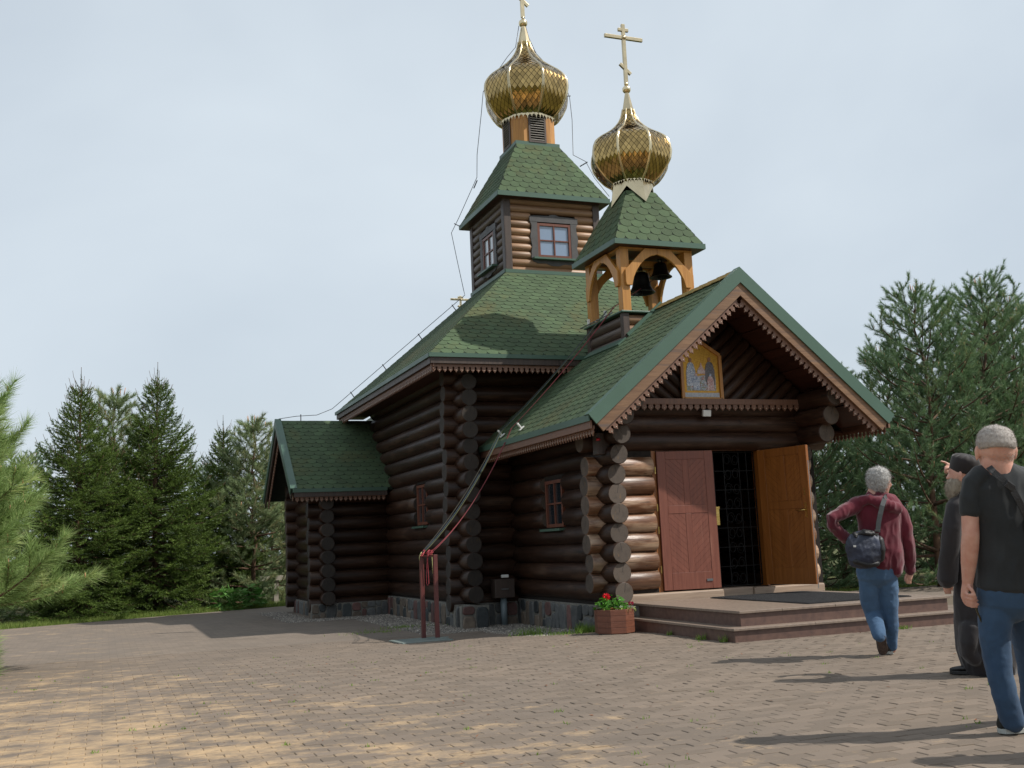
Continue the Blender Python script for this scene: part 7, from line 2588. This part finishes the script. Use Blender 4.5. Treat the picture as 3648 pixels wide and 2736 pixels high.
C_.loft(mb, [(3434, 1700, -.02, 8, .09), (3428, 1716, -.01, 12, .09), (3418, 1728, .0, 14, .085)], 14)
bdC = blob('beard', mb, 0.007, M['beard'], manC, 2, lambda c: 0.006*noise.noise(Vector((c[0]*50, c[1]*50, c[2]*22))))
hair_tufts('beard_strands', bdC, 3500, 0.024, 0.0011, M['beard'], bdC, 7, 0.9)
# soft cap: band and pleated crown, tipped back
def cap_mesh():
    mb = MB()
    ax_u = unit(UP*0.97 + RT*0.20 - FW*.06); ax_s = unit(RT - ax_u*(RT @ ax_u)); ax_f = np.cross(ax_u, ax_s)
    c0 = C_.P(3434, 1678, .0)
    prof = [(.109, -.015), (.113, .0), (.116, .055), (.116, .088), (.107, .108), (.082, .124), (.045, .134), (.012, .137)]
    n = 48
    v, f = [], []
    for i, (r, h) in enumerate(prof):
        for k in range(n):
            t = 2*math.pi*k/n
            rr = r*(1 + (0.022*math.cos(t*12) if i >= 4 else 0))
            hh = h + (0.004*math.cos(t*12)*(1 if i >= 4 else 0))
            v.append(c0 + ax_s*rr*math.cos(t) + ax_f*rr*1.04*math.sin(t) + ax_u*hh)
    for i in range(len(prof)-1):
        for k in range(n):
            k2 = (k+1) % n
            f.append((i*n+k, i*n+k2, (i+1)*n+k2, (i+1)*n+k))
    f.append([(len(prof)-1)*n+k for k in range(n)]); f.append(list(range(n))[::-1])
    mb.add(v, f, 0, True)
    return mb
cap_mesh().build('cap', M['cap_cloth'], manC)
# cassock
mb = MB()
C_.loft(mb, [(3460, 1752, .0, 38, .09), (3466, 1772, 0, 66, .11), (3476, 1810, 0, 84, .13), (3486, 1880, 0, 86, .145), (3496, 1970, 0, 88, .15), (3506, 2060, .0, 98, .16), (3510, 2150, .0, 108, .18), (3512, 2230, .0, 108, .20), (3516, 2300, .0, 106, .215), (3528, 2345, .02, 100, .22), (3548, 2372, .03, 84, .20)], 30)
C_.loft(mb, [(3456, 2230, -.08, 34, .10), (3446, 2290, -.10, 30, .10), (3448, 2322, -.10, 30, .09), (3470, 2345, -.10, 30, .09)], 16)
C_.loft(mb, [(3430, 1776, -.02, 32, .085), (3404, 1808, -.05, 31, .08), (3392, 1880, -.08, 30, .072), (3384, 1960, -.07, 31, .07), (3377, 2030, -.04, 32, .072), (3373, 2066, -.03, 32, .074)], 18)
C_.loft(mb, [(3480, 1785, .10, 30, .08), (3478, 1778, .22, 28, .075), (3452, 1760, .33, 28, .07), (3428, 1735, .36, 28, .07)], 16)
csC = blob('cassock', mb, 0.0105, M['robe'], manC, 3, folds(7.0, 0.012, 8.0, (1, 1, .3)))
mb = MB()
C_.loft(mb, [(3490, 2280, -.04, 44, .10), (3492, 2340, -.06, 36, .085), (3500, 2392, -.08, 26, .065)], 16)
C_.loft(mb, [(3590, 2280, .12, 44, .10), (3612, 2330, .18, 36, .085), (3630, 2370, .22, 26, .065)], 16)
blob('trousers', mb, 0.0105, M['robe2'], manC, 3, folds(9.0, 0.008, 2.0, (1, 1, .6)))
mb = MB()
C_.loft(mb, [(3458, 1740, .0, 36, .078), (3452, 1752, .0, 38, .08)], 18)
blob('collar', mb, 0.008, M['robe'], manC, 2)
h1 = C_.P(3485, 2424, -.06); h1[2] = 0.004
shoe(C_, manC, h1 + np.array([.06, -.04, 0]), h1 + np.array([-.10, .19, 0]), M['shoe'], M['shoe'], 0.050, 0.085)
h1 = C_.P(3640, 2402, .22); h1[2] = 0.004
shoe(C_, manC, h1 + np.array([.06, -.06, 0]), h1 + np.array([-.08, .19, 0]), M['shoe'], M['shoe'], 0.050, 0.085)

# ------------------------------------------------ another visitor just outside the frame: only the shadow shows
off = Vector((-2.95, -8.45, 0)) - Vector((float(A_.P(3600, 2640)[0]), float(A_.P(3600, 2640)[1]), 0))
manD = thing('person', (-2.95, -8.45, 0.0), 'visitor beyond the right edge whose shadow falls across the nearest paving', 'person')
swap = {'t_shirt': cloth_mat('light grey cotton', lin((150, 150, 146)), lin((128, 128, 124)), 320), 'jeans': cloth_mat('beige canvas', lin((142, 128, 104)), lin((120, 106, 84)), 260)}
for ch in [c for c in manA.children]:
    c = ch.copy()
    coll.objects.link(c)
    c.parent = manD
    c.matrix_parent_inverse = Matrix.Translation(-manD.location)
    c.matrix_basis = Matrix.Translation(off)
    if ch.name.split('.')[0] in swap:
        c.material_slots[0].link = 'OBJECT'
        c.material_slots[0].material = swap[ch.name.split('.')[0]]
    for g in ch.children:
        e = g.copy()
        coll.objects.link(e)
        e.parent = c
